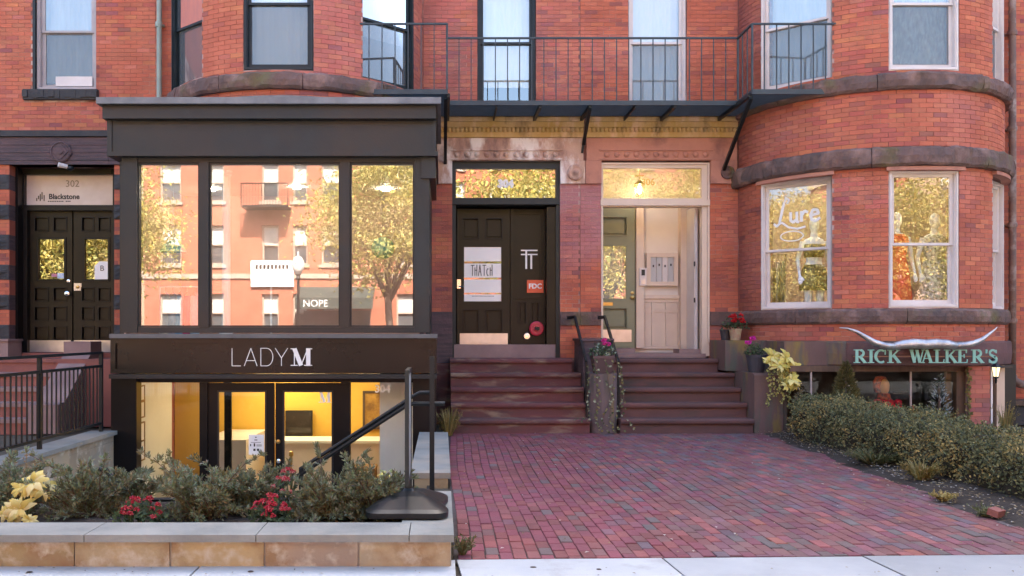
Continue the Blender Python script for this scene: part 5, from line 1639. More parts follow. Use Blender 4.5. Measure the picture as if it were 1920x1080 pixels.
for ch, px in (('R', 1601), ('I', 1627.5), ('C', 1640), ('K', 1664), ('W', 1705), ('A', 1727), ('L', 1751), ('K', 1770), ('E', 1794), ('R', 1821), ("'", 1847), ('S', 1853)):
    mb = MB()
    strokes(mb, SERIF[ch][1], X(px, yl), z0, hh, yl, 0.012, sx=1.08 if ch not in "WA" else 1.0, wmul=1.1)
    mb.build('letter', TEAL, lt)
hn = thing('longhorn_sculpture', 'silver longhorn steer horns mounted above the mint letters', 'sculpture', (6.6, 12.5, 1.3))
yh = 12.48
raw = [(1574, 614.5, .006), (1590, 616, .014), (1606, 622, .024), (1622, 632, .035), (1640, 642, .043), (1658, 648, .046), (1676, 649, .045)]
raw2 = [(1676, 649, .05), (1692, 646, .062), (1712, 644, .068), (1735, 645.5, .070), (1757, 644, .068), (1776, 645, .062), (1792, 648, .05)]
raw3 = [(1792, 648, .045), (1810, 647, .045), (1826, 643, .04), (1842, 636, .031), (1856, 626, .02), (1865, 618, .011), (1869.5, 613, .004)]
for nm, rr in (('horn', raw), ('skull_bar', raw2), ('horn', raw3)):
    MB().tube([(X(a, yh), yh + 0.01 * math.sin(i * 2), Z(b, yh)) for i, (a, b, c) in enumerate(rr)], [c for _, _, c in rr], 12).build(nm, SILVER, hn, smooth=True)
MB().box(X(1700, yh), X(1770, yh), yh + 0.03, 12.66, Z(650, yh), Z(646, yh)).build('bracket', IRON, hn)
wl = thing('wall_lantern', 'black carriage lantern lit beside the basement brick pier', 'lamp', (X(1867, 12.8), 12.8, 0.85))
lx, ly, lz = X(1867.5, 12.78), 12.78, Z(698, 12.78)
MB().lathe([(0.035, -0.06), (0.06, 0.07)], (lx, ly, lz), 6).build('glass', BULB, wl)
mb = MB().lathe([(0.085, 0.072), (0.05, 0.105), (0.015, 0.13), (0.01, 0.16)], (lx, ly, lz), 6).lathe([(0.01, -0.16), (0.02, -0.12), (0.015, -0.09), (0.045, -0.075), (0.04, -0.062)], (lx, ly, lz), 6)
for k in range(6):
    a = k * PI / 3
    mb.tube([(lx + 0.038 * math.cos(a), ly + 0.038 * math.sin(a), lz - 0.062), (lx + 0.064 * math.cos(a), ly + 0.064 * math.sin(a), lz + 0.073)], 0.005, 5)
mb.tube([(lx, ly, lz + 0.15), (lx, ly + 0.05, lz + 0.19), (lx, ly + 0.3, lz + 0.12)], 0.01, 6)
mb.build('cage', IRON, wl)
pl = thing('plinth', 'dark stone plinth with wooden ledge at the foot of the narrow house', 'plinth', (9.6, 14.3, 0))
MB().box(9.05, 11, 14.25, 14.68, 0, Z(760, 14.25)).build('base', SILLSTONE, pl)
MB().box(9.0, 11, 14.2, 14.68, Z(760, 14.25) + 0.001, Z(751, 14.25)).build('ledge', BROWNWOOD, pl)

# ------------------------------------------------------------------ planter, court walls, railings
pw = thing('planter_wall', 'low tan sandstone planter wall with grey coping along the sidewalk', 'planter', (-2.5, 5.6, 0))
r = random.Random(9)
PF = 5.60


def pf_y(x):
    return edge_y(x) - 0.01 if False else PF


js = [-330, -150, 138, 318, 495, 672, 846]
for a, b in zip(js[:-1], js[1:]):
    k = r.uniform(0.8, 1.15)
    g = r.uniform(0.95, 1.05)
    if a == 672: a += 38 if False else 0
    MB().box(X(a, PF) + 0.006, X(b, PF) - 0.006, PF + r.uniform(0.012, 0.02), PF + 0.26, -0.01, 0.158, (k, k * g, k * r.uniform(0.75, 1.05))).build('stone', TANSTONE, pw)
MB().box(X(-330, PF), X(846, PF), PF + 0.03, PF + 0.25, -0.01, 0.156).build('mortar_core', mat('grey_mortar', (0.42, 0.38, 0.33), rough=0.95), pw)
MB().box(X(846, PF) - 0.20, X(846, PF), PF + 0.265, 7.1, -0.01, 0.158, (0.95, 0.9, 0.85)).build('stone', TANSTONE, pw)
for a, b in zip([-330, -60, 158, 480, 767], [-60, 158, 480, 767, 852]):
    MB().box(X(a, PF - 0.03) + 0.003, X(b, PF - 0.03) - 0.003, PF - 0.035 + r.uniform(-0.003, 0.003), PF + 0.335, 0.160, 0.205).build('coping_stone', BLUESTONE, pw)
MB().box(X(767, PF) - 0.06, X(852, PF - 0.03) - 0.004, PF + 0.338, 7.12, 0.160, 0.204).build('coping_stone', BLUESTONE, pw)
MB().box(-7.5, X(846, PF) - 0.21, 7.05, 7.14, -1.28, 0.15).build('back_wall', TANSTONE, pw)
mb = MB()
n, m_ = 60, 10
vs_ = [(-7.5 + (7.5 - 0.12) * i / n, PF + 0.3 + 1.2 * j / m_, 0.125 + 0.035 * noise.noise(Vector((i * 0.7, j * 0.8, 0)))) for i in range(n + 1) for j in range(m_ + 1)]
mb.add(vs_, [(i * (m_ + 1) + j, (i + 1) * (m_ + 1) + j, (i + 1) * (m_ + 1) + j + 1, i * (m_ + 1) + j + 1) for i in range(n) for j in range(m_)])
mb.build('soil', SOIL, pw, smooth=True)
cw = thing('court_wall', 'stone wall with green grey coping between the path and the sunken court', 'wall', (-0.1, 10.4, 0))
for i, (a, b) in enumerate(((8.58, 10.4), (10.4, 12.15))):
    MB().box(-0.30, 0.085, a + 0.003, b - 0.003, 0.065, 0.12).build('coping_stone', BLUESTONE, cw)
    k = 0.95 - 0.1 * i
    MB().box(-0.26, 0.06, a + 0.01, b, -1.28, 0.063, (k, k, k * 0.9)).build('stone', TANSTONE, cw)
lw = thing('court_wall', 'tan stone wall carrying the black railing beside the sunken court', 'wall', (-4.6, 10, 0))
ys2 = [7.15, 8.2, 9.3, 10.2, 10.9, 11.55, 12.38]
for a, b in zip(ys2[:-1], ys2[1:]):
    k = r.uniform(0.75, 1.05)
    MB().box(-4.76, -4.505 + r.uniform(0, 0.006), a + 0.003, b - 0.003, -1.28, 0.058, (k * 0.95, k, k * 1.05)).build('stone', TANSTONE, lw)
for a, b in zip([7.15, 9.9, 11.2], [9.9, 11.2, 12.40]):
    MB().box(-4.82, -4.46, a + 0.002, b - 0.002, 0.060, 0.112).build('coping_stone', BLUESTONE, lw)
rl = thing('iron_railing', 'black iron railing with slim bars on the court wall', 'railing', (-4.64, 10, 0.11))
RX = -4.64
for y in (8.5, 10.4, 12.28):
    MB().bar((RX, y, 0.113), (RX, y, 1.17), 0.045).build('post', IRON, rl)
for z, w in ((1.185, 0.05), (1.005, 0.04), (0.225, 0.04)):
    MB().bar((RX, 7.3, z), (RX, 12.30, z), w, 0.032).build('rail', IRON, rl)
y = 7.4
while y < 12.25:
    if min(abs(y - 10.4), abs(y - 8.5)) > 0.05:
        MB().bar((RX, y, 0.24), (RX, y, 0.99), 0.016).build('baluster', IRON, rl)
    y += 0.128
sr = thing('stair_handrail', 'black double handrail running down into the sunken shop court', 'handrail', (-0.15, 8.35, 0))
YR = 8.35
px0 = X(810, YR)
MB().bar((px0, YR, -0.1), (px0, YR, Z(668, YR)), 0.045).build('post', IRON, sr)
MB().tube([(X(834, YR), YR, Z(757, YR)), (X(778, YR), YR, Z(757, YR)), (X(765, YR), YR, Z(758, YR)), (X(500, YR), YR, Z(930, YR))], 0.022, 10).build('rail', IRON, sr)
MB().tube([(px0, YR, Z(736, YR)), (X(788, YR), YR, Z(736, YR)), (X(776, YR), YR, Z(742, YR)), (X(562, YR), YR, Z(880, YR))], 0.018, 10).build('rail', IRON, sr)
MB().bar((X(565, YR), YR, -1.2), (X(565, YR), YR, Z(878, YR)), 0.04).build('post', IRON, sr)
s2 = thing('stair_handrail', 'short black handrail end showing above the junipers in the sunken court', 'handrail', (X(190, 8.6), 8.6, -1.2))
MB().tube([(X(168, 8.6), 8.6, Z(888, 8.6)), (X(186, 8.6), 8.6, Z(880, 8.6)), (X(197, 8.6), 8.6, Z(880, 8.6)), (X(225, 8.6), 8.6, Z(916, 8.6))], 0.025, 10).build('rail', IRON, s2)
MB().bar((X(190, 8.6), 8.6, -1.27), (X(190, 8.6), 8.6, Z(882, 8.6)), 0.035).build('post', IRON, s2)

# portable sign seen edge on
sb = thing('sign_stand', 'portable sign with heavy black rubber base standing on the planter corner', 'sign', (-0.23, 6.35, 0.2))
cx, cy = -0.235, 6.38
vs_, fs = [], []
lev = [(0.95, 0.206), (1.0, 0.215), (1.0, 0.25), (0.9, 0.268), (0.45, 0.325), (0.16, 0.345), (0.12, 0.36)]
n = 40
for s, z in lev:
    for k in range(n):
        a = 2 * PI * k / n
        c, d = math.cos(a), math.sin(a)
        e = 0.32
        ux = abs(c) ** e * (1 if c > 0 else -1)
        uy = abs(d) ** e * (1 if d > 0 else -1)
        notch = 1 - 0.16 * math.exp(-(uy / 0.3) ** 2) * (1 if s > 0.4 else 0)
        vs_.append((cx + 0.285 * ux * notch * s, cy + 0.40 * uy * s * (1 - 0.05 * math.cos(ux * PI / 2)), z))
for i in range(len(lev) - 1):
    for k in range(n):
        q = (k + 1) % n
        fs.append((i * n + k, i * n + q, (i + 1) * n + q, (i + 1) * n + k))
fs.append(tuple(range(n))[::-1]); fs.append(tuple((len(lev) - 1) * n + k for k in range(n)))
MB().add(vs_, fs).build('base', RUBBER, sb)
MB().frame(0, 0.56, -0.014, 0.014, 0.42, 1.20, 0.03).build('sign_frame', IRON, sb)
f = sb.children[-1]
f.data.transform(Matrix.Translation((cx, cy - 0.28, 0)) @ Matrix.Rotation(R(90), 4, 'Z'))
MB().box(cx - 0.009, cx + 0.009, cy - 0.25, cy + 0.25, 0.45, 1.17).build('sign_panel', mat('sign_panel_grey', (0.25, 0.28, 0.30), rough=0.4), sb)
MB().bar((cx, cy, 0.35), (cx, cy, 0.42), 0.05).build('stem', IRON, sb)

# ------------------------------------------------------------------ plants
def shade(r, cols, lo=0.75, hi=1.2):
    c = r.choice(cols)
    k = r.uniform(lo, hi)
    return tuple(v * k for v in c)


def rdir(r):
    z = r.uniform(-1, 1)
    a = r.uniform(0, 2 * PI)
    s = math.sqrt(1 - z * z)
    return Vector((s * math.cos(a), s * math.sin(a), z))


def leaf_quad(mb, p, d, n, L, W, t, fold=0.25):
    """pointed leaf of two triangles, folded along its rib"""
    d = d.normalized()
    s = d.cross(n)
    if s.length < 1e-3: s = d.cross(Vector((0.3, 0.5, 0.8)))
    s.normalize()
    u = s.cross(d)
    a, b = p, p + d * L
    m = p + d * L * 0.45
    mb.add([a, m + s * W / 2 + u * W * fold, b, m - s * W / 2 + u * W * fold], [(0, 1, 2), (0, 2, 3)], t)


def juniper(x, y, z, h, spread, seed, label):
    r = random.Random(seed)
    t = thing('juniper_bush', label, 'shrub', (x, y, z), 'junipers in the planter')
    st, mb = MB(), MB()
    cols = [(0.17, 0.205, 0.13), (0.22, 0.265, 0.185), (0.14, 0.15, 0.08), (0.21, 0.18, 0.09)]
    for i in range(50):
        a = r.uniform(0, 2 * PI)
        el = r.uniform(-0.02, 1.25)
        if i % 6 == 0: el = r.uniform(0.5, 1.1)
        L = r.uniform(0.55, 1.1) * (1.45 if i % 6 == 0 else 0.95) * (h * math.sin(el) + spread * math.cos(el))
        d = Vector((math.cos(a) * math.cos(el), math.sin(a) * math.cos(el) * 0.75, math.sin(el)))
        p = Vector((x + r.uniform(-0.06, 0.06), y + r.uniform(-0.06, 0.06), z))
        pts = []
        for k in range(9):
            f = k / 8
            pts.append(p + d * L * f + Vector((0, 0, 0.10 * L * math.sin(f * PI))) + Vector((r.uniform(-1, 1), r.uniform(-1, 1), r.uniform(-1, 1))) * 0.008)
        st.tube(pts[::2], [0.006, 0.005, 0.004, 0.003, 0.0015], 4, tint=None)
        for k in range(1, 9):
            base = pts[k]
            for q in range(5):
                sd_ = (d * 0.9 + rdir(r) * 0.75 + Vector((0, 0, 0.25))).normalized()
                sl = r.uniform(0.035, 0.075) * (1.2 - 0.07 * k)
                tc = shade(r, cols)
                for w in range(6):
                    pp = base + sd_ * sl * (w / 6)
                    nd = (sd_ * 0.9 + rdir(r) * 0.6).normalized()
                    leaf_quad(mb, pp, nd, rdir(r), r.uniform(0.024, 0.04), 0.011, tuple(v * r.uniform(0.85, 1.15) for v in tc), 0.1)
    st.build('stem', BROWNWOOD, t)
    stuff(mb.build('foliage', LEAF, t, fix=False))
    return t


jn = [(15, 6.7, 0.26, 0.36, 'sparse juniper bush behind the yellow leafy plant'), (165, 6.55, 0.34, 0.44, 'grey green juniper bush between the yellow plant and red flowers'),
      (245, 6.8, 0.30, 0.30, 'smaller juniper bush behind the first red flowers'), (385, 6.45, 0.36, 0.46, 'wide juniper bush between the two red flower clumps'), (470, 6.75, 0.32, 0.32, 'juniper bush rising before the shop door handles'),
      (620, 6.4, 0.34, 0.36, 'juniper bush spilling over the coping next to the red flowers'), (700, 6.45, 0.34, 0.34, 'brownish juniper bush beside the rubber sign base')]
for i, (px, y, h, s, lb) in enumerate(jn):
    juniper(X(px, y), y, 0.13, h * 0.66, s * 0.88, 60 + i, lb)


def bloom_mesh(name, col_, r0, seed, n=16, ctr=None):
    r = random.Random(seed)
    mb = MB()
    for k in range(n):
        d = rdir(r)
        d.z = abs(d.z) * 0.9 + 0.1
        d.y -= 0.3
        d.normalize()
        p = d * r0 * r.uniform(0.5, 0.9)
        for q in range(5):
            leaf_quad(mb, p, (rdir(r) + d * 0.4), d, r0 * 0.55, r0 * 0.5, shade(r, col_, 0.8, 1.15))
    return mb.mesh(name, PETAL)


def flower_plant(name, label, x, y, z, rx, ry, h, leafcols, blooms, nbloom, nleaf, br, seed, group=None, leaf_size=0.045, dome=True):
    r = random.Random(seed)
    t = thing(name, label, 'flowers', (x, y, z), group)
    mb, st = MB(), MB()
    for i in range(nleaf):
        a, f = r.uniform(0, 2 * PI), math.sqrt(r.random())
        px, py = x + rx * f * math.cos(a), y + ry * f * math.sin(a)
        pz = z + h * r.uniform(0.1, 0.9) * (1 - 0.6 * f * f)
        leaf_quad(mb, Vector((px, py, pz)), rdir(r) + Vector((0, 0, 0.4)), Vector((0, -0.5, 1)), leaf_size * r.uniform(0.7, 1.3), leaf_size * 0.8, shade(r, leafcols))
    for i in range(10):
        a, f = r.uniform(0, 2 * PI), r.uniform(0.2, 0.9)
        st.tube([(x, y, z), (x + rx * f * 0.5 * math.cos(a), y + ry * f * 0.5 * math.sin(a), z + h * 0.4), (x + rx * f * math.cos(a), y + ry * f * math.sin(a), z + h * (0.9 - 0.5 * f * f))], 0.004, 4)
    st.build('stem', LEAFSTEM, t)
    mb.build('foliage', LEAF, t, fix=False)
    ms = [bloom_mesh('bloom', blooms, br, seed + k) for k in range(3)]
    for i in range(nbloom):
        a, f = r.uniform(PI, 2 * PI) if r.random() < 0.75 else r.uniform(0, PI), math.sqrt(r.random()) * 0.95
        o = link('bloom', r.choice(ms), t, (x + rx * f * math.cos(a), y + ry * f * math.sin(a), z + h * (1.02 - 0.62 * f * f) + r.uniform(-0.02, 0.02)))
        o.rotation_euler = (0, 0, r.uniform(0, 6))
    return t


LEAFSTEM = mat('green_stem', (0.08, 0.11, 0.04), (0.06, 0.08, 0.03), rough=0.7)
RED = [(0.46, 0.015, 0.05), (0.58, 0.05, 0.10), (0.34, 0.01, 0.03), (0.55, 0.16, 0.17)]
GREEN = [(0.05, 0.085, 0.035), (0.075, 0.11, 0.045), (0.035, 0.055, 0.03)]
flower_plant('red_flowers', 'dense clump of crimson flowers before the white shop partition', X(268, 6.25), 6.22, 0.13, 0.18, 0.13, 0.17, GREEN, RED, 26, 220, 0.021, 101, 'red flower clumps in the planter')
flower_plant('red_flowers', 'loose clump of crimson flowers below the sloping black handrail', X(508, 6.25), 6.25, 0.13, 0.15, 0.14, 0.18, GREEN, RED, 22, 220, 0.022, 102, 'red flower clumps in the planter')
flower_plant('red_flowers', 'sparse pale pink and crimson flowers behind the loose crimson clump', X(540, 6.6), 6.6, 0.13, 0.14, 0.12, 0.30, GREEN, RED + [(0.6, 0.35, 0.32)], 12, 120, 0.022, 103, 'red flower clumps in the planter')


def bract_plant(name, label, x, y, z, heads, cols, size, seed, stem_to=None, npet=14):
    """large pointed bracts around each head; one head is one part"""
    r = random.Random(seed)
    t = thing(name, label, 'plant', (x, y, z))
    st = MB()
    for (hx, hy, hz, s, ax) in heads:
        mb = MB()
        ax = Vector(ax).normalized()
        c = Vector((hx, hy, hz))
        for k in range(npet):
            d = rdir(r)
            d = (d - ax * d.dot(ax)).normalized()
            d = (d + ax * r.uniform(-0.15, 0.7)).normalized()
            L = size * s * r.uniform(0.7, 1.15)
            tc = shade(r, cols, 0.85, 1.1)
            side_ = d.cross(ax).normalized()
            W = L * r.uniform(0.36, 0.52)
            cu, tw = r.uniform(0.15, 0.5), r.uniform(-0.25, 0.25)
            vs_ = []
            for q in range(6):
                g = q / 5
                w = W * 0.5 * (math.sin(PI * min(0.97, 0.08 + 0.92 * g ** 0.8)) ** 0.8)
                mid = c + d * L * g + ax * (0.25 * L * g * (1 - g) * 2 - cu * L * g * g)
                sv = side_ + ax * (tw * g + 0.12 * math.sin(g * 9 + k))
                vs_ += [mid - sv * w - ax * w * 0.25, mid + ax * w * 0.12, mid + sv * w - ax * w * 0.25]
            mb.add(vs_, [(3 * q + u, 3 * q + u + 1, 3 * q + u + 4, 3 * q + u + 3) for q in range(5) for u in range(2)], tc)
        mb.build('flower_head', PETAL, t, smooth=True, fix=False)
        st.tube([(x, y, z), ((x + hx) / 2, (y + hy) / 2, (z + hz) / 2 + 0.03), (hx, hy, hz)], 0.006, 5)
    st.build('stem', LEAFSTEM, t)
    return t


YEL = [(0.62, 0.50, 0.16), (0.66, 0.56, 0.26), (0.55, 0.42, 0.10)]
yy = 6.35
hd_ = [(X(62, yy), yy, Z(905, yy), 1.0, (0.1, -0.8, 0.7)), (X(85, 6.5), 6.5, Z(918, 6.5), 0.9, (0.4, -0.7, 0.6)), (X(35, 6.25), 6.25, Z(955, 6.25), 0.95, (0.2, -1, 0.3)), (X(40, 6.5), 6.5, Z(915, 6.5), 0.8, (-0.3, -0.7, 0.7)), (X(10, 6.3), 6.3, Z(962, 6.3), 0.6, (0, -1, 0.5)), (X(55, 6.2), 6.2, Z(975, 6.2), 0.5, (0, -1, 0.4))]
bract_plant('yellow_flowers', 'large cream yellow leafy flowers at the end of the planter', X(50, 6.45), 6.45, 0.13, hd_, YEL, 0.115, 5, npet=26)
bract_plant('yellow_flowers', 'small variegated yellow plant beside the portable sign', X(715, 6.8), 6.8, 0.13, [(X(706, 6.8), 6.8, Z(905, 6.8), 0.6, (0, -0.6, 1)), (X(722, 6.85), 6.85, Z(890, 6.85), 0.6, (0.3, -0.5, 1)), (X(738, 6.9), 6.9, Z(888, 6.9), 0.5, (0.3, -0.4, 1)), (X(716, 6.75), 6.75, Z(912, 6.75), 0.5, (-0.2, -1, 0.6))],
            [(0.55, 0.48, 0.12), (0.20, 0.22, 0.08), (0.45, 0.42, 0.16)], 0.10, 6)
# tall brown seed stalks
sk = thing('seed_stalks', 'thin dry seed stalks standing above the yellow leafy flowers', 'plant', (X(55, 6.7), 6.7, 0.13))
mb, r = MB(), random.Random(3)
for px, top in ((47, 836), (64, 868)):
    x = X(px, 6.7)
    zt = Z(top, 6.7)
    mb.tube([(x, 6.7, 0.13), (x + 0.01, 6.7, zt)], [0.004, 0.002], 5)
    for k in range(26):
        z = zt - 0.30 * r.random()
        mb.lathe([(0.002, -0.006), (0.007, 0), (0.002, 0.006)], (x + r.uniform(-0.016, 0.016), 6.7 + r.uniform(-0.01, 0.01), z), 5)
mb.build('stalk', mat('dry_stalk', (0.22, 0.15, 0.07), (0.14, 0.09, 0.04)), sk)


def scatter_leaves(mb, r, pts, cols, size, wr=0.6, up=0.3, lo=0.7, hi=1.25):
    for p in pts:
        leaf_quad(mb, p, rdir(r) + Vector((0, 0, up)), rdir(r) + Vector((0, -0.5, 0.8)), size * r.uniform(0.7, 1.3), size * wr, shade(r, cols, lo, hi))


def hedge():
    r = random.Random(21)
    t = thing('hedge', 'long clipped dark green hedge bordering the brick path', 'hedge', (5.1, 9.5, 0))
    y0, y1 = 5.9, 12.55
    core, mb = MB(), MB()
    n, m_ = 60, 16
    vs_ = []

    def surf(f, a, k=1.0):
        y = y0 + (y1 - y0) * f
        hw = 0.50 + 0.05 * noise.noise(Vector((y * 1.2, 0, 3)))
        hh = 0.39 + 0.20 * f + 0.05 * noise.noise(Vector((y * 1.5, 4, 0)))
        if f > 0.93: hw *= math.sqrt(max(0.05, 1 - ((f - 0.93) / 0.07) ** 2)); hh *= 0.55 + 0.45 * math.sqrt(max(0.0, 1 - ((f - 0.93) / 0.07) ** 2))
        cx = 5.32 - 0.03 * (y - 9) + 0.04 * math.sin(y * 0.9)
        c, s = math.cos(a), math.sin(a)
        ux = abs(c) ** 0.62 * (1 if c > 0 else -1)
        uz = abs(s) ** 0.62
        b = 1 + 0.17 * noise.noise(Vector((y * 3.6, a * 2.2, 7))) + 0.12 * noise.noise(Vector((y * 10, a * 5, 2)))
        return Vector((cx + hw * ux * b * k, y, 0.03 + hh * uz * b * k))
    for i in range(n + 1):
        for j in range(m_ + 1):
            vs_.append(surf(i / n, PI * j / m_, 0.82))
    core.add(vs_, [(i * (m_ + 1) + j, (i + 1) * (m_ + 1) + j, (i + 1) * (m_ + 1) + j + 1, i * (m_ + 1) + j + 1) for i in range(n) for j in range(m_)])
    core.build('twigs', mat('dark_twigs', (0.022, 0.024, 0.014), (0.04, 0.03, 0.018), scale=30, rough=1, bump=1, bscale=60), t)
    cols = [(0.16, 0.165, 0.075), (0.125, 0.145, 0.075), (0.23, 0.205, 0.085), (0.075, 0.08, 0.04)]
    gold = [(0.38, 0.28, 0.10), (0.30, 0.245, 0.10), (0.22, 0.20, 0.09)]
    for i in range(34000):
        f = r.random()
        a = r.uniform(0.0, 1.0) ** 0.9 * PI
        a = PI - a if r.random() < 0.75 else a
        p = surf(f, a, r.uniform(0.80, 1.05))
        if r.random() < 0.05: p += Vector((r.uniform(-0.05, 0.03), 0, r.uniform(0, 0.07)))
        q = noise.noise(Vector((p.x * 2.4, p.y * 1.6, p.z * 2.4))) + 0.25 * (1 - p.z / 0.5)
        leaf_quad(mb, p, rdir(r) + Vector((-0.2, 0, 0.3)), rdir(r) + Vector((-0.4, -0.4, 0.6)), r.uniform(0.022, 0.046), 0.020, shade(r, gold if q > 0.12 and r.random() < 0.55 else cols, 0.55, 1.45))
    stuff(mb.build('foliage', LEAF, t, fix=False))


hedge()


def cone_tree(name, label, x, y, h, rad, cols, n, seed, leaf=0.05):
    r = random.Random(seed)
    t = thing(name, label, 'shrub', (x, y, 0))
    MB().tube([(x, y, 0), (x, y, h * 0.8)], [0.03, 0.008], 6).build('trunk', BROWNWOOD, t)
    mb = MB()
    for i in range(n):
        f = r.random() ** 0.7
        z = h * (1 - f) + 0.03
        rr = rad * f ** 0.8 * (0.75 + 0.35 * noise.noise(Vector((f * 9, i % 7, seed)))) * math.sqrt(r.uniform(0.3, 1))
        a = r.uniform(0, 2 * PI)
        d = Vector((math.cos(a), math.sin(a), r.uniform(0.2, 1.4)))
        leaf_quad(mb, Vector((x + rr * math.cos(a), y + rr * math.sin(a), z)), d, rdir(r), leaf * r.uniform(0.7, 1.4), leaf * 0.3, shade(r, cols))
    mb.build('crown', LEAF, t, fix=False)


cone_tree('cypress_shrub', 'pointed olive cypress shrub before the basement window', X(1587, 12.7), 12.72, 1.02, 0.40, [(0.14, 0.125, 0.045), (0.10, 0.095, 0.035), (0.18, 0.15, 0.06)], 4200, 71)
cone_tree('silver_shrub', 'pale silver leaved shrub beside the wooden window post', X(1762, 12.75), 12.76, 0.86, 0.26, [(0.42, 0.45, 0.46), (0.28, 0.31, 0.30), (0.10, 0.12, 0.08)], 420, 72, 0.06)
cone_tree('dry_shrub', 'dry grey plant between the mossy cheek wall and the hedge', X(1500, 12.8), 12.8, 0.62, 0.22, [(0.22, 0.20, 0.16), (0.12, 0.10, 0.06), (0.25, 0.17, 0.07)], 420, 73, 0.06)


def tuft(name, label, x, y, z, h, rad, cols, n, seed, w=0.008):
    r = random.Random(seed)
    t = thing(name, label, 'plant', (x, y, z))
    mb = MB()
    for i in range(n):
        a = r.uniform(0, 2 * PI)
        l = r.uniform(0.4, 1.0)
        b = Vector((x + rad * 0.25 * math.cos(a), y + rad * 0.25 * math.sin(a), z))
        d = Vector((math.cos(a) * rad * l, math.sin(a) * rad * l, h * r.uniform(0.5, 1.05)))
        s = Vector((-math.sin(a), math.cos(a), 0)) * w
        m = b + d * 0.55 + Vector((0, 0, h * 0.12))
        c = shade(r, cols)
        mb.add([b - s, b + s, m + s, m - s, b + d], [(0, 1, 2, 3), (3, 2, 4)], c)
        for q in range(3):
            leaf_quad(mb, b + d * r.uniform(0.4, 1), rdir(r) + Vector((0, 0, 0.6)), rdir(r), 0.035, 0.014, shade(r, cols))
    stuff(mb.build('blades', LEAF, t, fix=False))


OLIVE = [(0.23, 0.19, 0.06), (0.17, 0.15, 0.05), (0.28, 0.22, 0.09)]
tuft('grass_tuft', 'yellow green grass tuft beside the lowest red brownstone step', 0.10, 12.75, 0.0, 0.42, 0.20, OLIVE, 90, 81)
tuft('weed', 'golden weed growing in the soil strip under the hedge', X(1745, 8.6), 8.75, 0.02, 0.2, 0.2, OLIVE, 80, 82, 0.012)
tuft('weed', 'small yellow weed at the edge of the path', X(1775, 7.7), 7.75, 0.01, 0.07, 0.11, [(0.40, 0.30, 0.10), (0.3, 0.24, 0.08)], 40, 83, 0.012)
tuft('weed', 'low green weeds under the hedge beyond the golden weed', X(1645, 9.8), 9.85, 0.02, 0.16, 0.34, [(0.10, 0.12, 0.05), (0.16, 0.15, 0.07)], 120, 84, 0.014)
tuft('weed', 'tiny weed growing out of the path bricks near the loose brick', X(1850, 7.15), 7.15, 0.0, 0.07, 0.12, [(0.12, 0.13, 0.06)], 40, 85, 0.008)
tuft('weed', 'small weed at the corner of the planter wall', X(868, 5.85), 5.9, 0.0, 0.12, 0.07, [(0.16, 0.13, 0.06), (0.10, 0.11, 0.05)], 40, 86, 0.006)
tuft('weed', 'dry stems rising at the foot of the plinth', X(1885, 12.6), 12.6, 0.0, 0.5, 0.15, OLIVE, 40, 87, 0.006)
lb = thing('loose_brick', 'loose red brick lying in the soil beside the path', 'brick', (X(1865, 7.05), 7.05, 0.04))
mb = MB(Matrix.Translation((X(1868, 7.05), 7.05, 0.055)) @ Matrix.Rotation(R(35), 4, 'Z') @ Matrix.Rotation(R(14), 4, 'X'))
mb.box(-0.06, 0.06, -0.04, 0.04, -0.03, 0.022, (0.26, 0.10, 0.08)).build('block', PAVER, lb)
# fallen leaves and pale litter along the soil edge
r = random.Random(55)
mb = MB()
for i in range(1500):
    y = r.uniform(6.3, 12.9)
    x = 4.35 + 0.36 * (y - 6.5) / 6.3 + r.gauss(0.12, 0.18)
    if r.random() < 0.14: x, y = r.uniform(0.15, 4.4), r.uniform(5.9, 13.0)
    leaf_quad(mb, Vector((x, y, 0.012 if x < 4.4 else 0.055)), Vector((r.uniform(-1, 1), r.uniform(-1, 1), 0.05)), Vector((0, 0, 1)), r.uniform(0.015, 0.04), 0.02, shade(r, [(0.20, 0.15, 0.08), (0.10, 0.07, 0.04), (0.35, 0.27, 0.14), (0.45, 0.42, 0.38)]))
for i in range(70):
    x, y = r.uniform(-2.8, 6), r.uniform(5.25, 5.58)
    leaf_quad(mb, Vector((x, y, 0.006)), Vector((r.uniform(-1, 1), r.uniform(-1, 1), 0.04)), Vector((0, 0, 1)), r.uniform(0.008, 0.03), 0.012, shade(r, [(0.20, 0.15, 0.08), (0.08, 0.06, 0.04), (0.30, 0.24, 0.14)]))
lv = stuff(mb.build('fallen_leaves', LEAF, fix=False))
lv['label'] = 'small fallen leaves and litter scattered over the brick path and soil'
lv['category'] = 'leaves'


def pot(name, label, x, y, z, w, h, m, square=False):
    t = thing(name, label, 'flower pot', (x, y, z))
    n = 4 if square else 18
    mb = MB(Matrix.Translation((x, y, z)) @ Matrix.Rotation(PI / 4 if square else 0, 4, 'Z'))
    k = 1.41 if square else 1
    mb.lathe([(w * 0.36 * k, 0), (w * 0.47 * k, h * 0.85), (w * 0.5 * k, h * 0.85), (w * 0.5 * k, h), (w * 0.44 * k, h), (w * 0.44 * k, h * 0.9)], n=n)
    mb.build('vessel', m, t)
    MB().lathe([(w * 0.40, 0), (w * 0.41, 0.01)], (x, y, z + h * 0.9), 12).build('soil', SOIL, t)
    return t


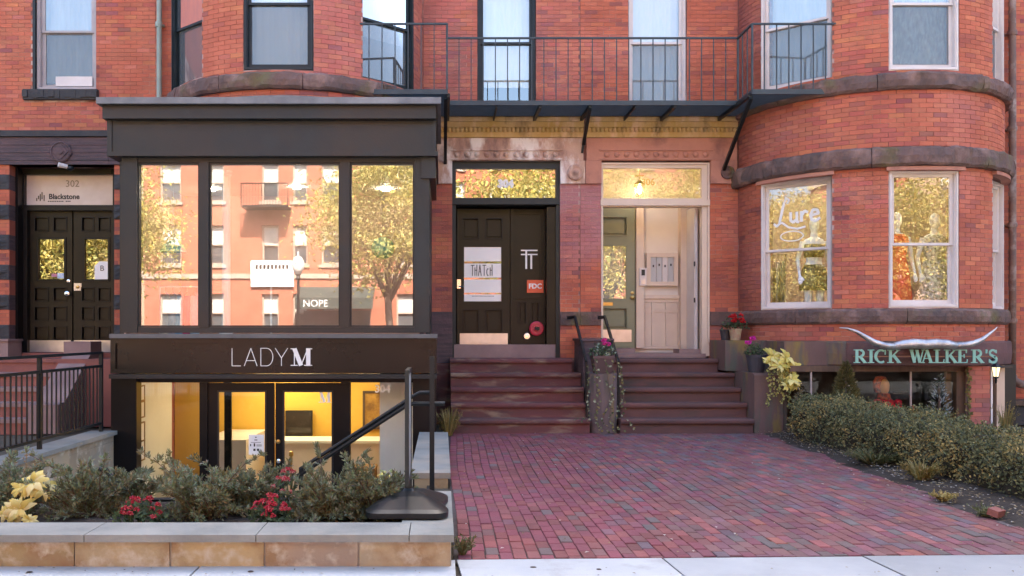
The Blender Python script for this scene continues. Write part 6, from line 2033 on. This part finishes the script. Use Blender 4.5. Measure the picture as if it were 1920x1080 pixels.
pot('flower_pot', 'square brown pot standing on the rounded stair pier', 2.37, 13.30, 0.862, 0.32, 0.26, TERRA, True)
PINK = [(0.62, 0.03, 0.25), (0.72, 0.08, 0.36)]
flower_plant('potted_geranium', 'pink geranium with pale leaves in the square brown pot', 2.36, 13.30, 1.10, 0.20, 0.14, 0.24, GREEN + [(0.35, 0.40, 0.30), (0.12, 0.20, 0.15)], PINK, 4, 190, 0.045, 111)
pot('flower_pot', 'slate grey pot standing on the lower block of the mossy cheek wall', 4.66, 13.35, 0.872, 0.30, 0.26, GREYPOT)
flower_plant('potted_geranium', 'magenta geranium in the slate grey pot', 4.62, 13.32, 1.11, 0.14, 0.13, 0.24, GREEN, [(0.68, 0.04, 0.42)], 2, 130, 0.05, 112)
pot('flower_pot', 'small terracotta pot on the upper block of the mossy cheek wall', X(1380, 14.05), 14.08, 1.342, 0.20, 0.18, mat('mottled_pot', (0.32, 0.16, 0.12), (0.36, 0.32, 0.2), scale=14, rough=0.8))
pot('flower_pot', 'dark pot behind the small terracotta pot', X(1362, 14.2), 14.25, 1.342, 0.18, 0.17, GREYPOT)
flower_plant('potted_geranium', 'scarlet geranium in the small terracotta pot', X(1378, 14.1), 14.1, 1.50, 0.22, 0.12, 0.24, GREEN, [(0.55, 0.015, 0.02), (0.45, 0.01, 0.02)], 7, 150, 0.042, 113)
h_ = []
for (px, py, s) in ((1450, 668, 1.0), (1475, 672, 1.0), (1462, 685, 0.9), (1488, 690, 0.8), (1440, 680, 0.7), (1484, 712, 0.8), (1470, 705, 0.8), (1490, 722, 0.7), (1476, 725, 0.6)):
    y = 13.0 + (r.random() - 0.5) * 0.12
    h_.append((X(px, y), y, Z(py, y), s, (r.uniform(-0.3, 0.4), -0.8, r.uniform(0.2, 0.7))))
bract_plant('coleus', 'bright yellow coleus spilling from the slate pot over the cheek wall', 4.78, 13.2, 1.05, h_, [(0.60, 0.50, 0.12), (0.66, 0.58, 0.22), (0.45, 0.38, 0.08)], 0.17, 8, npet=16)


def vine(name, label, strands, cols, size, seed, step=0.035, m=LEAF):
    """strands: lists of points; leaves along them"""
    r = random.Random(seed)
    p0 = strands[0][0]
    t = thing(name, label, 'vine', p0)
    st, mb = MB(), MB()
    for pts in strands:
        st.tube(pts, 0.004, 4)
        for a, b in zip(pts[:-1], pts[1:]):
            a, b = Vector(a), Vector(b)
            n = max(1, int((b - a).length / step))
            for k in range(n):
                p = a + (b - a) * ((k + r.random()) / n) + rdir(r) * 0.02 + Vector((0, -0.015, 0))
                leaf_quad(mb, p, rdir(r) + Vector((0, -0.3, -0.3)), Vector((0, -1, 0.4)), size * r.uniform(0.7, 1.3), size * 0.85, shade(r, cols))
    st.build('stem', BROWNWOOD, t)
    stuff(mb.build('foliage', m, t, fix=False))


r = random.Random(77)
ivy = []
for k in range(5):
    x = 2.18 + 0.36 * r.random() + (0.18 if k > 2 else 0)
    ivy.append([(x, 13.08, 1.08), (x + 0.02, 13.02, 0.85), (x + r.uniform(-0.05, 0.08), 13.04, 0.5), (x + r.uniform(-0.1, 0.1), 13.03, 0.15), (x + r.uniform(-0.25, 0.25), 12.95, 0.03)])
ivy.append([(2.60, 13.12, 1.0), (2.64, 13.10, 0.6), (2.63, 13.05, 0.25), (2.80, 12.98, 0.04)])
ivy.append([(2.14, 13.12, 1.0), (2.12, 13.10, 0.5), (2.10, 13.0, 0.2), (1.9, 12.95, 0.23)])
vine('ivy', 'variegated ivy trailing down the rounded stair pier', ivy, [(0.16, 0.18, 0.09), (0.34, 0.36, 0.24), (0.09, 0.11, 0.05), (0.24, 0.2, 0.08)], 0.042, 91, 0.04)
gv = []
for px in (1440, 1449, 1458, 1466, 1475):
    y = 12.98
    gv.append([(X(px, y), y, Z(690, y)), (X(px + 3, y), y, Z(720, y)), (X(px + r.uniform(-2, 10), y), y, Z(r.uniform(735, 770), y))])
vine('trailing_vine', 'small yellow green vine hanging below the yellow coleus', gv, [(0.34, 0.32, 0.09), (0.24, 0.24, 0.08), (0.42, 0.38, 0.14)], 0.04, 92, 0.012)
vv = [[(X(1812 + q, 12.88), 12.86, 0.0), (X(1814 - q, 12.88), 12.85, 0.4), (X(1810 + q, 12.88), 12.85, 0.96)] for q in (0, 2)]
vine('climbing_vine', 'olive vine climbing between the wooden post and brick pier', vv, OLIVE + [(0.10, 0.11, 0.05)], 0.05, 93, 0.02)


# ------------------------------------------------------------------ mannequins
def solid(mb, name, m, parent, voxel=0.014):
    me = mb.mesh(name, m)
    o = bpy.data.objects.new(name + '_tmp', me)
    col.objects.link(o)
    md = o.modifiers.new('remesh', 'REMESH')
    md.mode = 'VOXEL'
    md.voxel_size = voxel
    sm = o.modifiers.new('smooth', 'SMOOTH')
    sm.iterations = 4
    dg = bpy.context.evaluated_depsgraph_get()
    me2 = bpy.data.meshes.new_from_object(o.evaluated_get(dg))
    bpy.data.objects.remove(o)
    me2.polygons.foreach_set("use_smooth", [True] * len(me2.polygons))
    me2.materials.clear()
    me2.materials.append(m)
    return link(name, me2, parent)


def ring_loft(mb, rings, c, n=18):
    """rings: (z, rx, ry, dx, dy)"""
    vs_, fs = [], []
    for (z, rx, ry, dx, dy) in rings:
        for k in range(n):
            a = 2 * PI * k / n
            vs_.append((c[0] + dx + rx * math.cos(a), c[1] + dy + ry * math.sin(a), c[2] + z))
    for i in range(len(rings) - 1):
        for k in range(n):
            q = (k + 1) % n
            fs.append((i * n + k, i * n + q, (i + 1) * n + q, (i + 1) * n + k))
    fs.append(tuple(range(n))[::-1])
    fs.append(tuple((len(rings) - 1) * n + k for k in range(n)))
    return mb.add(vs_, fs)


def mannequin(label, x, y, z, outfit, group=None, head=True):
    t = thing('mannequin', label, 'mannequin', (x, y, z), group)
    c = (x, y, z)
    mb = MB()
    ring_loft(mb, [(0.74, 0.13, 0.10, 0, 0), (0.84, 0.165, 0.115, 0, 0), (0.93, 0.155, 0.105, 0, 0), (1.04, 0.115, 0.085, 0, 0), (1.15, 0.13, 0.095, 0, 0), (1.25, 0.15, 0.11, 0, -0.01), (1.33, 0.165, 0.09, 0, 0), (1.38, 0.14, 0.07, 0, 0), (1.41, 0.06, 0.05, 0, 0), (1.50, 0.045, 0.045, 0, 0)], c)
    mb.lathe([(0.01, 1.46), (0.05, 1.49), (0.072, 1.55), (0.078, 1.61), (0.07, 1.66), (0.04, 1.70), (0.008, 1.712)], (x, y - 0.012, z), 16, 0.92, 1.12)
    mb.lathe([(0.004, 1.565), (0.011, 1.575), (0.006, 1.60)], (x, y - 0.10, z), 8)
    for s in (-1, 1):
        mb.tube([(x + s * 0.085, y, z + 0.80), (x + s * 0.09, y - 0.01, z + 0.46), (x + s * 0.09, y + 0.01, z + 0.30), (x + s * 0.095, y + 0.015, z + 0.08)], [0.088, 0.055, 0.052, 0.032], 12)
        mb.tube([(x + s * 0.095, y + 0.03, z + 0.04), (x + s * 0.10, y - 0.12, z + 0.02)], [0.035, 0.025], 10)
        el = (x + s * 0.235, y + 0.03, z + 1.06)
        wr = (x + s * 0.24, y - 0.06, z + 0.83)
        mb.tube([(x + s * 0.165, y, z + 1.345), (x + s * 0.20, y + 0.01, z + 1.22), el, wr], [0.045, 0.04, 0.034, 0.022], 10)
        hx, hy, hz = wr
        mb.tube([wr, (hx, hy - 0.02, hz - 0.08)], [0.02, 0.032], 8)
        for q in range(4):
            fx = hx + (q - 1.5) * 0.017
            fl = (0.068, 0.078, 0.074, 0.058)[q]
            mb.tube([(fx, hy - 0.02, hz - 0.07), (fx, hy - 0.035, hz - 0.075 - fl * 0.6), (fx, hy - 0.03, hz - 0.075 - fl)], [0.011, 0.010, 0.008], 6)
        mb.tube([(hx - s * 0.022, hy - 0.025, hz - 0.03), (hx - s * 0.045, hy - 0.05, hz - 0.07), (hx - s * 0.045, hy - 0.055, hz - 0.095)], [0.012, 0.011, 0.009], 6)
    solid(mb, 'body', WHITEGLOSS if outfit != 'jacket' else mat('amber_mannequin', (0.55, 0.28, 0.10), (0.48, 0.22, 0.08), rough=0.5), t, 0.011)
    g = 0.014
    if outfit == 'set':
        ring_loft(MB0 := MB(), [(1.10, 0.13 + g, 0.095 + g, 0, 0), (1.18, 0.14 + g, 0.10 + g, 0, 0), (1.25, 0.152 + g, 0.115 + g, 0, -0.01), (1.30, 0.155 + g, 0.10 + g, 0, 0)], c).build('top', SEQUIN, t, smooth=True)
        ring_loft(MB(), [(0.60, 0.215, 0.15, 0, 0), (0.68, 0.22, 0.155, 0, 0), (0.80, 0.20, 0.14, 0, 0), (0.92, 0.165 + g, 0.115 + g, 0, 0), (0.99, 0.135 + g, 0.095 + g, 0, 0)], c, 26).build('skirt', SEQUIN, t, smooth=True)
    elif outfit in ('red', 'dots'):
        m = REDLEAF if outfit == 'red' else BWDOT
        ring_loft(MB(), [(0.32, 0.24, 0.17, 0, 0), (0.55, 0.22, 0.155, 0, 0), (0.82, 0.185, 0.135, 0, 0), (0.95, 0.165, 0.12, 0, 0), (1.04, 0.125 + g, 0.09 + g, 0, 0), (1.15, 0.14 + g, 0.10 + g, 0, 0), (1.25, 0.155 + g, 0.115 + g, 0, -0.01), (1.34, 0.165 + g, 0.09 + g, 0, 0), (1.39, 0.11, 0.075, 0, 0)], c, 26).build('dress', m, t, smooth=True)
    elif outfit == 'jacket':
        mbj = ring_loft(MB(), [(0.62, 0.22, 0.15, 0, 0), (0.85, 0.20, 0.14, 0, 0), (1.04, 0.16, 0.12, 0, 0), (1.15, 0.175, 0.13, 0, 0), (1.27, 0.20, 0.14, 0, 0), (1.36, 0.20, 0.11, 0, 0), (1.42, 0.09, 0.075, 0, 0)], c, 22)
        for s in (-1, 1):
            mbj.tube([(x + s * 0.18, y, z + 1.35), (x + s * 0.22, y + 0.01, z + 1.20), (x + s * 0.25, y + 0.03, z + 1.06), (x + s * 0.25, y - 0.05, z + 0.86)], [0.075, 0.068, 0.06, 0.05], 12)
        mbj.build('jacket', REDCLOTH, t, smooth=True)
        MB().box(x + 0.05, x + 0.30, y - 0.16, y - 0.05, z + 1.50, z + 1.53).build('black_brim', INK, t)
        MB().lathe([(0.085, 1.50), (0.10, 1.57), (0.105, 1.66), (0.07, 1.735), (0.01, 1.75)], (x - 0.02, y + 0.055, z), 16, 1.0, 1.0).lathe([(0.075, 1.38), (0.10, 1.42), (0.085, 1.48), (0.07, 1.50)], (x, y, z), 16).build('head_scarf', SCARF, t, smooth=True)
    MB().lathe([(0.16, -0.0), (0.16, 0.012), (0.02, 0.015)], (x, y, z), 18).build('base_plate', CHROME, t)


mannequin('white mannequin in gold and black sequin top and skirt behind the script lettering', X(1526, 13.75), 13.75, 1.505, 'set')
mannequin('white mannequin wearing a red and orange dress in the middle bow window', X(1680, 13.15), 13.15, 1.505, 'red')
mannequin('white mannequin wearing a black and white spotted dress in the middle bow window', X(1752, 13.25), 13.25, 1.505, 'dots')
mannequin('mannequin in red jacket and orange scarf in the basement window', X(1657, 13.3), 13.3, -0.93, 'jacket')
for i, (px, py, rr, y) in enumerate(((1684, 755, 0.055, 13.2), (1712, 766, 0.045, 13.15))):
    b = thing('red_ornament', ('larger' if i == 0 else 'smaller') + ' round red ornament on a stand beside the red jacket', 'ornament', (X(px, y), y, -0.93))
    MB().lathe([(0.01, -rr)] + [(rr * math.cos(R(a)), rr * math.sin(R(a))) for a in range(-70, 80, 20)] + [(0.008, rr)], (X(px, y), y, Z(py, y)), 14).build('ball', REDCLOTH, b, smooth=True)
    MB().lathe([(0.08, 0), (0.08, 0.012), (0.008, 0.02), (0.008, Z(py, y) + 0.93 - rr + 0.01)], (X(px, y), y, -0.945), 10).build('stand', IRON, b)
cr = thing('clothes_rail', 'chrome clothes rail behind the sequined mannequin', 'clothes rail', (5.4, 14.6, 1.5))
MB().tube([(4.98, 14.9, 1.5), (4.98, 14.9, 2.72), (5.55, 14.55, 2.72), (5.55, 14.55, 1.5)], 0.014).build('rail', CHROME, cr)
gm = [mat('hung_cloth_%d' % i, c, tuple(v * 0.55 for v in c), scale=12, rough=0.8) for i, c in enumerate(((0.45, 0.36, 0.25), (0.30, 0.12, 0.16), (0.5, 0.45, 0.42), (0.18, 0.16, 0.12), (0.40, 0.26, 0.12)))]
for i in range(9):
    f = (i + 0.5) / 9
    x, y = 4.98 + 0.57 * f, 14.9 - 0.35 * f
    ky = ('tan', 'wine red', 'pale grey', 'dark olive', 'amber')[i % 5] + (' longer', ' mid length', ' shorter')[i % 3]
    g = thing('hanging_garment', '%s dress hanging on the chrome rail behind the sequined mannequin' % ky, 'clothing', (x, y, 1.6), 'clothes on the chrome rail')
    mb = MB(Matrix.Translation((x, y, 0)) @ Matrix.Rotation(R(60), 4, 'Z'))
    ring_loft(mb, [(1.65 + 0.1 * (i % 3), 0.20, 0.026, 0, 0), (2.1, 0.16, 0.022, 0, 0), (2.5, 0.18, 0.022, 0, 0), (2.62, 0.04, 0.015, 0, 0)], (0, 0, 0), 14)
    mb.build('cloth', gm[i % 5], g, smooth=True)
    MB().tube([(x, y, 2.6), (x, y, 2.74)], 0.004, 5).build('hook', CHROME, g)

# ------------------------------------------------------------------ the other side of the street (seen in the glass)
OY = -13.0
SUNBRICK = [mat('far_brick_%d' % i, c, tuple(v * 0.8 for v in c), scale=1.4, rough=0.9) for i, c in enumerate(((0.50, 0.17, 0.10), (0.46, 0.15, 0.085), (0.55, 0.36, 0.25), (0.48, 0.16, 0.10)))]
FARSTONE = mat('far_stone', (0.50, 0.40, 0.32), rough=0.9)
FARGLASS = mat('far_glass', (0.05, 0.06, 0.07), (0.12, 0.13, 0.14), scale=0.9, rough=0.08, spec=1.0)
FARSHADE = mat('far_blind', (0.70, 0.68, 0.64), rough=0.7)


def far_house(x0, x1, bm_, cols, label, H=11.3):
    t = thing('town_house', label, 'house', ((x0 + x1) / 2, OY, 0))
    rows = [(1.5, 3.1), (4.35, 6.0), (7.0, 8.6), (9.3, 10.5)]
    holes = []
    for (c, w) in cols:
        for k, (a, b) in enumerate(rows):
            holes.append((c - w / 2, c + w / 2, a, b))
    MB().plate(x0, x1, 0.0, H, holes, OY - 0.35, OY).box(x0, x1, OY - 6, OY - 5.9, 0, H).build('wall', bm_, t)
    MB().box(x0, x1, OY - 6, OY + 0.25, H, H + 0.35).build('roof_cornice', FARSTONE, t)
    MB().box(x0, x1, OY, OY + 0.07, 3.75, 3.95).build('belt_course', FARSTONE, t)
    for (a, b, c, d) in holes:
        w = MB().frame(a, b, OY - 0.22, OY - 0.12, c, d, 0.07).box(a, b, OY - 0.22, OY - 0.14, (c + d) / 2 - 0.03, (c + d) / 2 + 0.03).build('window', FARSTONE, t)
        MB().box(a, b, OY - 0.24, OY - 0.225, c, d).build('pane', FARGLASS, w)
        MB().box(a + 0.07, b - 0.07, OY - 0.219, OY - 0.20, (c + d) / 2 + 0.02, d - 0.07).build('blind', FARSHADE, w)
        MB().box(a - 0.1, b + 0.1, OY + 0.001, OY + 0.08, c - 0.14, c - 0.01).build('sill', FARSTONE, w)
    return t


far_house(-40, -24, SUNBRICK[3], [(-38, 1.0), (-35.5, 1.0), (-33, 1.0), (-30.5, 1.0), (-28, 1.0), (-25.5, 1.0)], 'sunlit brick house far along the opposite side')
far_house(-24, -12.5, SUNBRICK[2], [(-22.5, 1.1), (-20, 1.1), (-17.5, 1.1), (-14.5, 1.1)], 'pale sunlit stone fronted house on the opposite side')
far_house(-12.5, -2.6, SUNBRICK[0], [(-11.4, 0.9), (-9.6, 0.9), (-7.2, 0.72), (-5.95, 0.62), (-4.6, 0.9)], 'sunlit orange brick house opposite with small balcony')
far_house(-2.6, 8, SUNBRICK[1], [(-1.4, 1.0), (0.6, 1.0), (2.8, 1.0), (5.0, 1.0), (7.0, 1.0)], 'sunlit red brick house opposite the entrances')
far_house(8, 20, SUNBRICK[3], [(9.5, 1.0), (12, 1.0), (14.5, 1.0), (17, 1.0), (19, 0.9)], 'sunlit brick house opposite the bow front')
far_house(20, 40, SUNBRICK[2], [(22, 1.1), (25, 1.1), (28, 1.1), (31, 1.1), (34, 1.1), (37, 1.1)], 'pale sunlit house far beyond the bow front')
fb = thing('fire_balcony', 'small iron balcony on the orange brick house opposite', 'balcony', (-7.0, OY, 6.7))
MB().box(-8.2, -6.3, OY + 0.01, OY + 1.0, 6.62, 6.70).build('deck', IRON, fb)
mb = MB().bar((-8.2, OY + 1.0, 7.6), (-6.3, OY + 1.0, 7.6), 0.04).bar((-8.2, OY + 1.0, 6.7), (-8.2, OY + 1.0, 7.6), 0.04).bar((-6.3, OY + 1.0, 6.7), (-6.3, OY + 1.0, 7.6), 0.04)
for i in range(15):
    mb.bar((-8.1 + i * 0.12, OY + 1.0, 6.7), (-8.1 + i * 0.12, OY + 1.0, 7.6), 0.02)
mb.build('railing', IRON, fb)
bn = thing('banner', 'white banner hanging on the orange brick house opposite', 'banner', (-7.3, OY + 0.1, 4.0))
MB().box(-8.0, -6.2, OY + 0.08, OY + 0.12, 3.4, 4.5).build('cloth', WHITE, bn)
mb = MB()
for k in range(9):
    mb.box(-7.8 + k * 0.16, -7.7 + k * 0.16, OY + 0.121, OY + 0.13, 4.15, 4.32)
mb.build('printed_marks', INK, bn)
aw = thing('shop_awning', 'dark green shop awning with white letters on the house opposite', 'awning', (-4.3, OY, 2.6))
MB().prism_x([(OY + 0.01, 3.4), (OY + 1.1, 2.9), (OY + 1.1, 2.45), (OY + 1.07, 2.45), (OY + 1.07, 2.86), (OY + 0.01, 3.3)], -6.0, -2.8).build('canopy', mat('awning_green', (0.05, 0.07, 0.06), rough=0.8), aw)
text('NOPE', 0.40, (-5.15, OY + 1.11, 2.66), WHITE, aw, rot=(R(90), 0, R(180)), sx=-1.0)
mb = MB().box(-5.8, -3.0, OY + 0.005, OY + 0.02, 0.2, 2.4).build('shop_window', FARGLASS, aw)


def street_tree(label, x, y, zc, rad, hz, seed, n=20000):
    r = random.Random(seed)
    t = thing('street_tree', label, 'tree', (x, y, 0), 'street trees')
    tr, mb = MB(), MB()
    tr.tube([(x, y, 0), (x + 0.05, y, 1.4), (x - 0.03, y, 2.7)], [0.17, 0.13, 0.11], 10)
    tips = []
    for i in range(11):
        a, el = i * 2.4 + r.uniform(-0.3, 0.3), r.uniform(0.3, 1.35)
        L = rad * r.uniform(0.7, 1.0)
        e = Vector((x + math.cos(a) * math.cos(el) * L, y + math.sin(a) * math.cos(el) * L, zc - hz * 0.35 + hz * math.sin(el) * r.uniform(0.7, 1.2)))
        m_ = Vector((x, y, 2.6)).lerp(e, 0.5) + Vector((0, 0, 0.25))
        tr.tube([(x, y, 2.4 + 0.1 * (i % 4)), m_, e], [0.07, 0.045, 0.015], 6)
        tips += [e, m_.lerp(e, 0.6), m_]
    cl = []
    for i in range(70):
        d = rdir(r)
        f = r.uniform(0.45, 1.0)
        cl.append((Vector((x + d.x * rad * f, y + d.y * rad * f, zc + d.z * hz * f)), r.uniform(0.35, 0.7)))
    cl += [(p, 0.5) for p in tips]
    cols = [(0.58, 0.46, 0.11), (0.48, 0.40, 0.11), (0.64, 0.53, 0.20), (0.34, 0.34, 0.10)]
    for i in range(n):
        c, s = r.choice(cl)
        p = c + Vector((r.gauss(0, s), r.gauss(0, s), r.gauss(0, s * 0.55)))
        leaf_quad(mb, p, rdir(r) + Vector((0, 0, -0.3)), rdir(r), r.uniform(0.09, 0.17), 0.075, shade(r, cols, 0.8, 1.25))
    tr.build('trunk', BROWNWOOD, t, smooth=True)
    stuff(mb.build('crown', LEAF, t, fix=False))


street_tree('golden leaved tree opposite the double door', -11.0, -3.8, 5.0, 2.6, 2.9, 201)
street_tree('golden leaved tree farther along opposite the double door', -16.2, -3.9, 5.0, 2.6, 2.8, 209)
street_tree('golden leaved tree opposite the end of the shopfront', -1.7, -4.0, 5.4, 2.3, 2.7, 202)
street_tree('golden leaved tree opposite the black entrance', 3.0, -4.2, 5.6, 2.3, 2.9, 203)
street_tree('golden leaved tree opposite the stair pier', 6.6, -4.4, 5.2, 2.3, 2.9, 210)
street_tree('golden leaved tree opposite the cream entrance', 10.6, -4.0, 5.6, 2.5, 2.9, 204)
street_tree('golden leaved tree opposite the bow front', 15.4, -4.0, 4.4, 2.8, 2.7, 205)
street_tree('golden leaved tree beyond the bow front', 21, -4.2, 5.4, 3.0, 2.8, 206)
street_tree('golden leaved tree in a front garden down the street', -11.6, 4.0, 4.0, 2.3, 2.3, 207)
street_tree('golden leaved tree farther down the front gardens', -16.8, 0.9, 4.8, 2.6, 2.8, 208)
street_tree('golden leaved tree at the far end of the front gardens', -24, -0.4, 5.2, 3.0, 3.2, 211)
for i, x in enumerate((-5.0, 12.3)):
    lp = thing('street_lamp', ['black globe street lamp opposite the shopfront', 'black globe street lamp opposite the bow front'][i], 'street lamp', (x, -6.5, 0), 'street lamps')
    MB().lathe([(0.2, 0), (0.2, 0.3), (0.09, 0.5), (0.06, 1.0), (0.05, 3.3), (0.09, 3.35), (0.05, 3.45), (0.1, 3.5)], (x, -6.5, 0.0), 12).build('post', IRON, lp)
    MB().lathe([(0.09, 3.5), (0.2, 3.7), (0.22, 3.9), (0.14, 4.1), (0.03, 4.15), (0.02, 4.3)], (x, -6.5, 0), 12).build('globe', WHITE, lp, smooth=True)
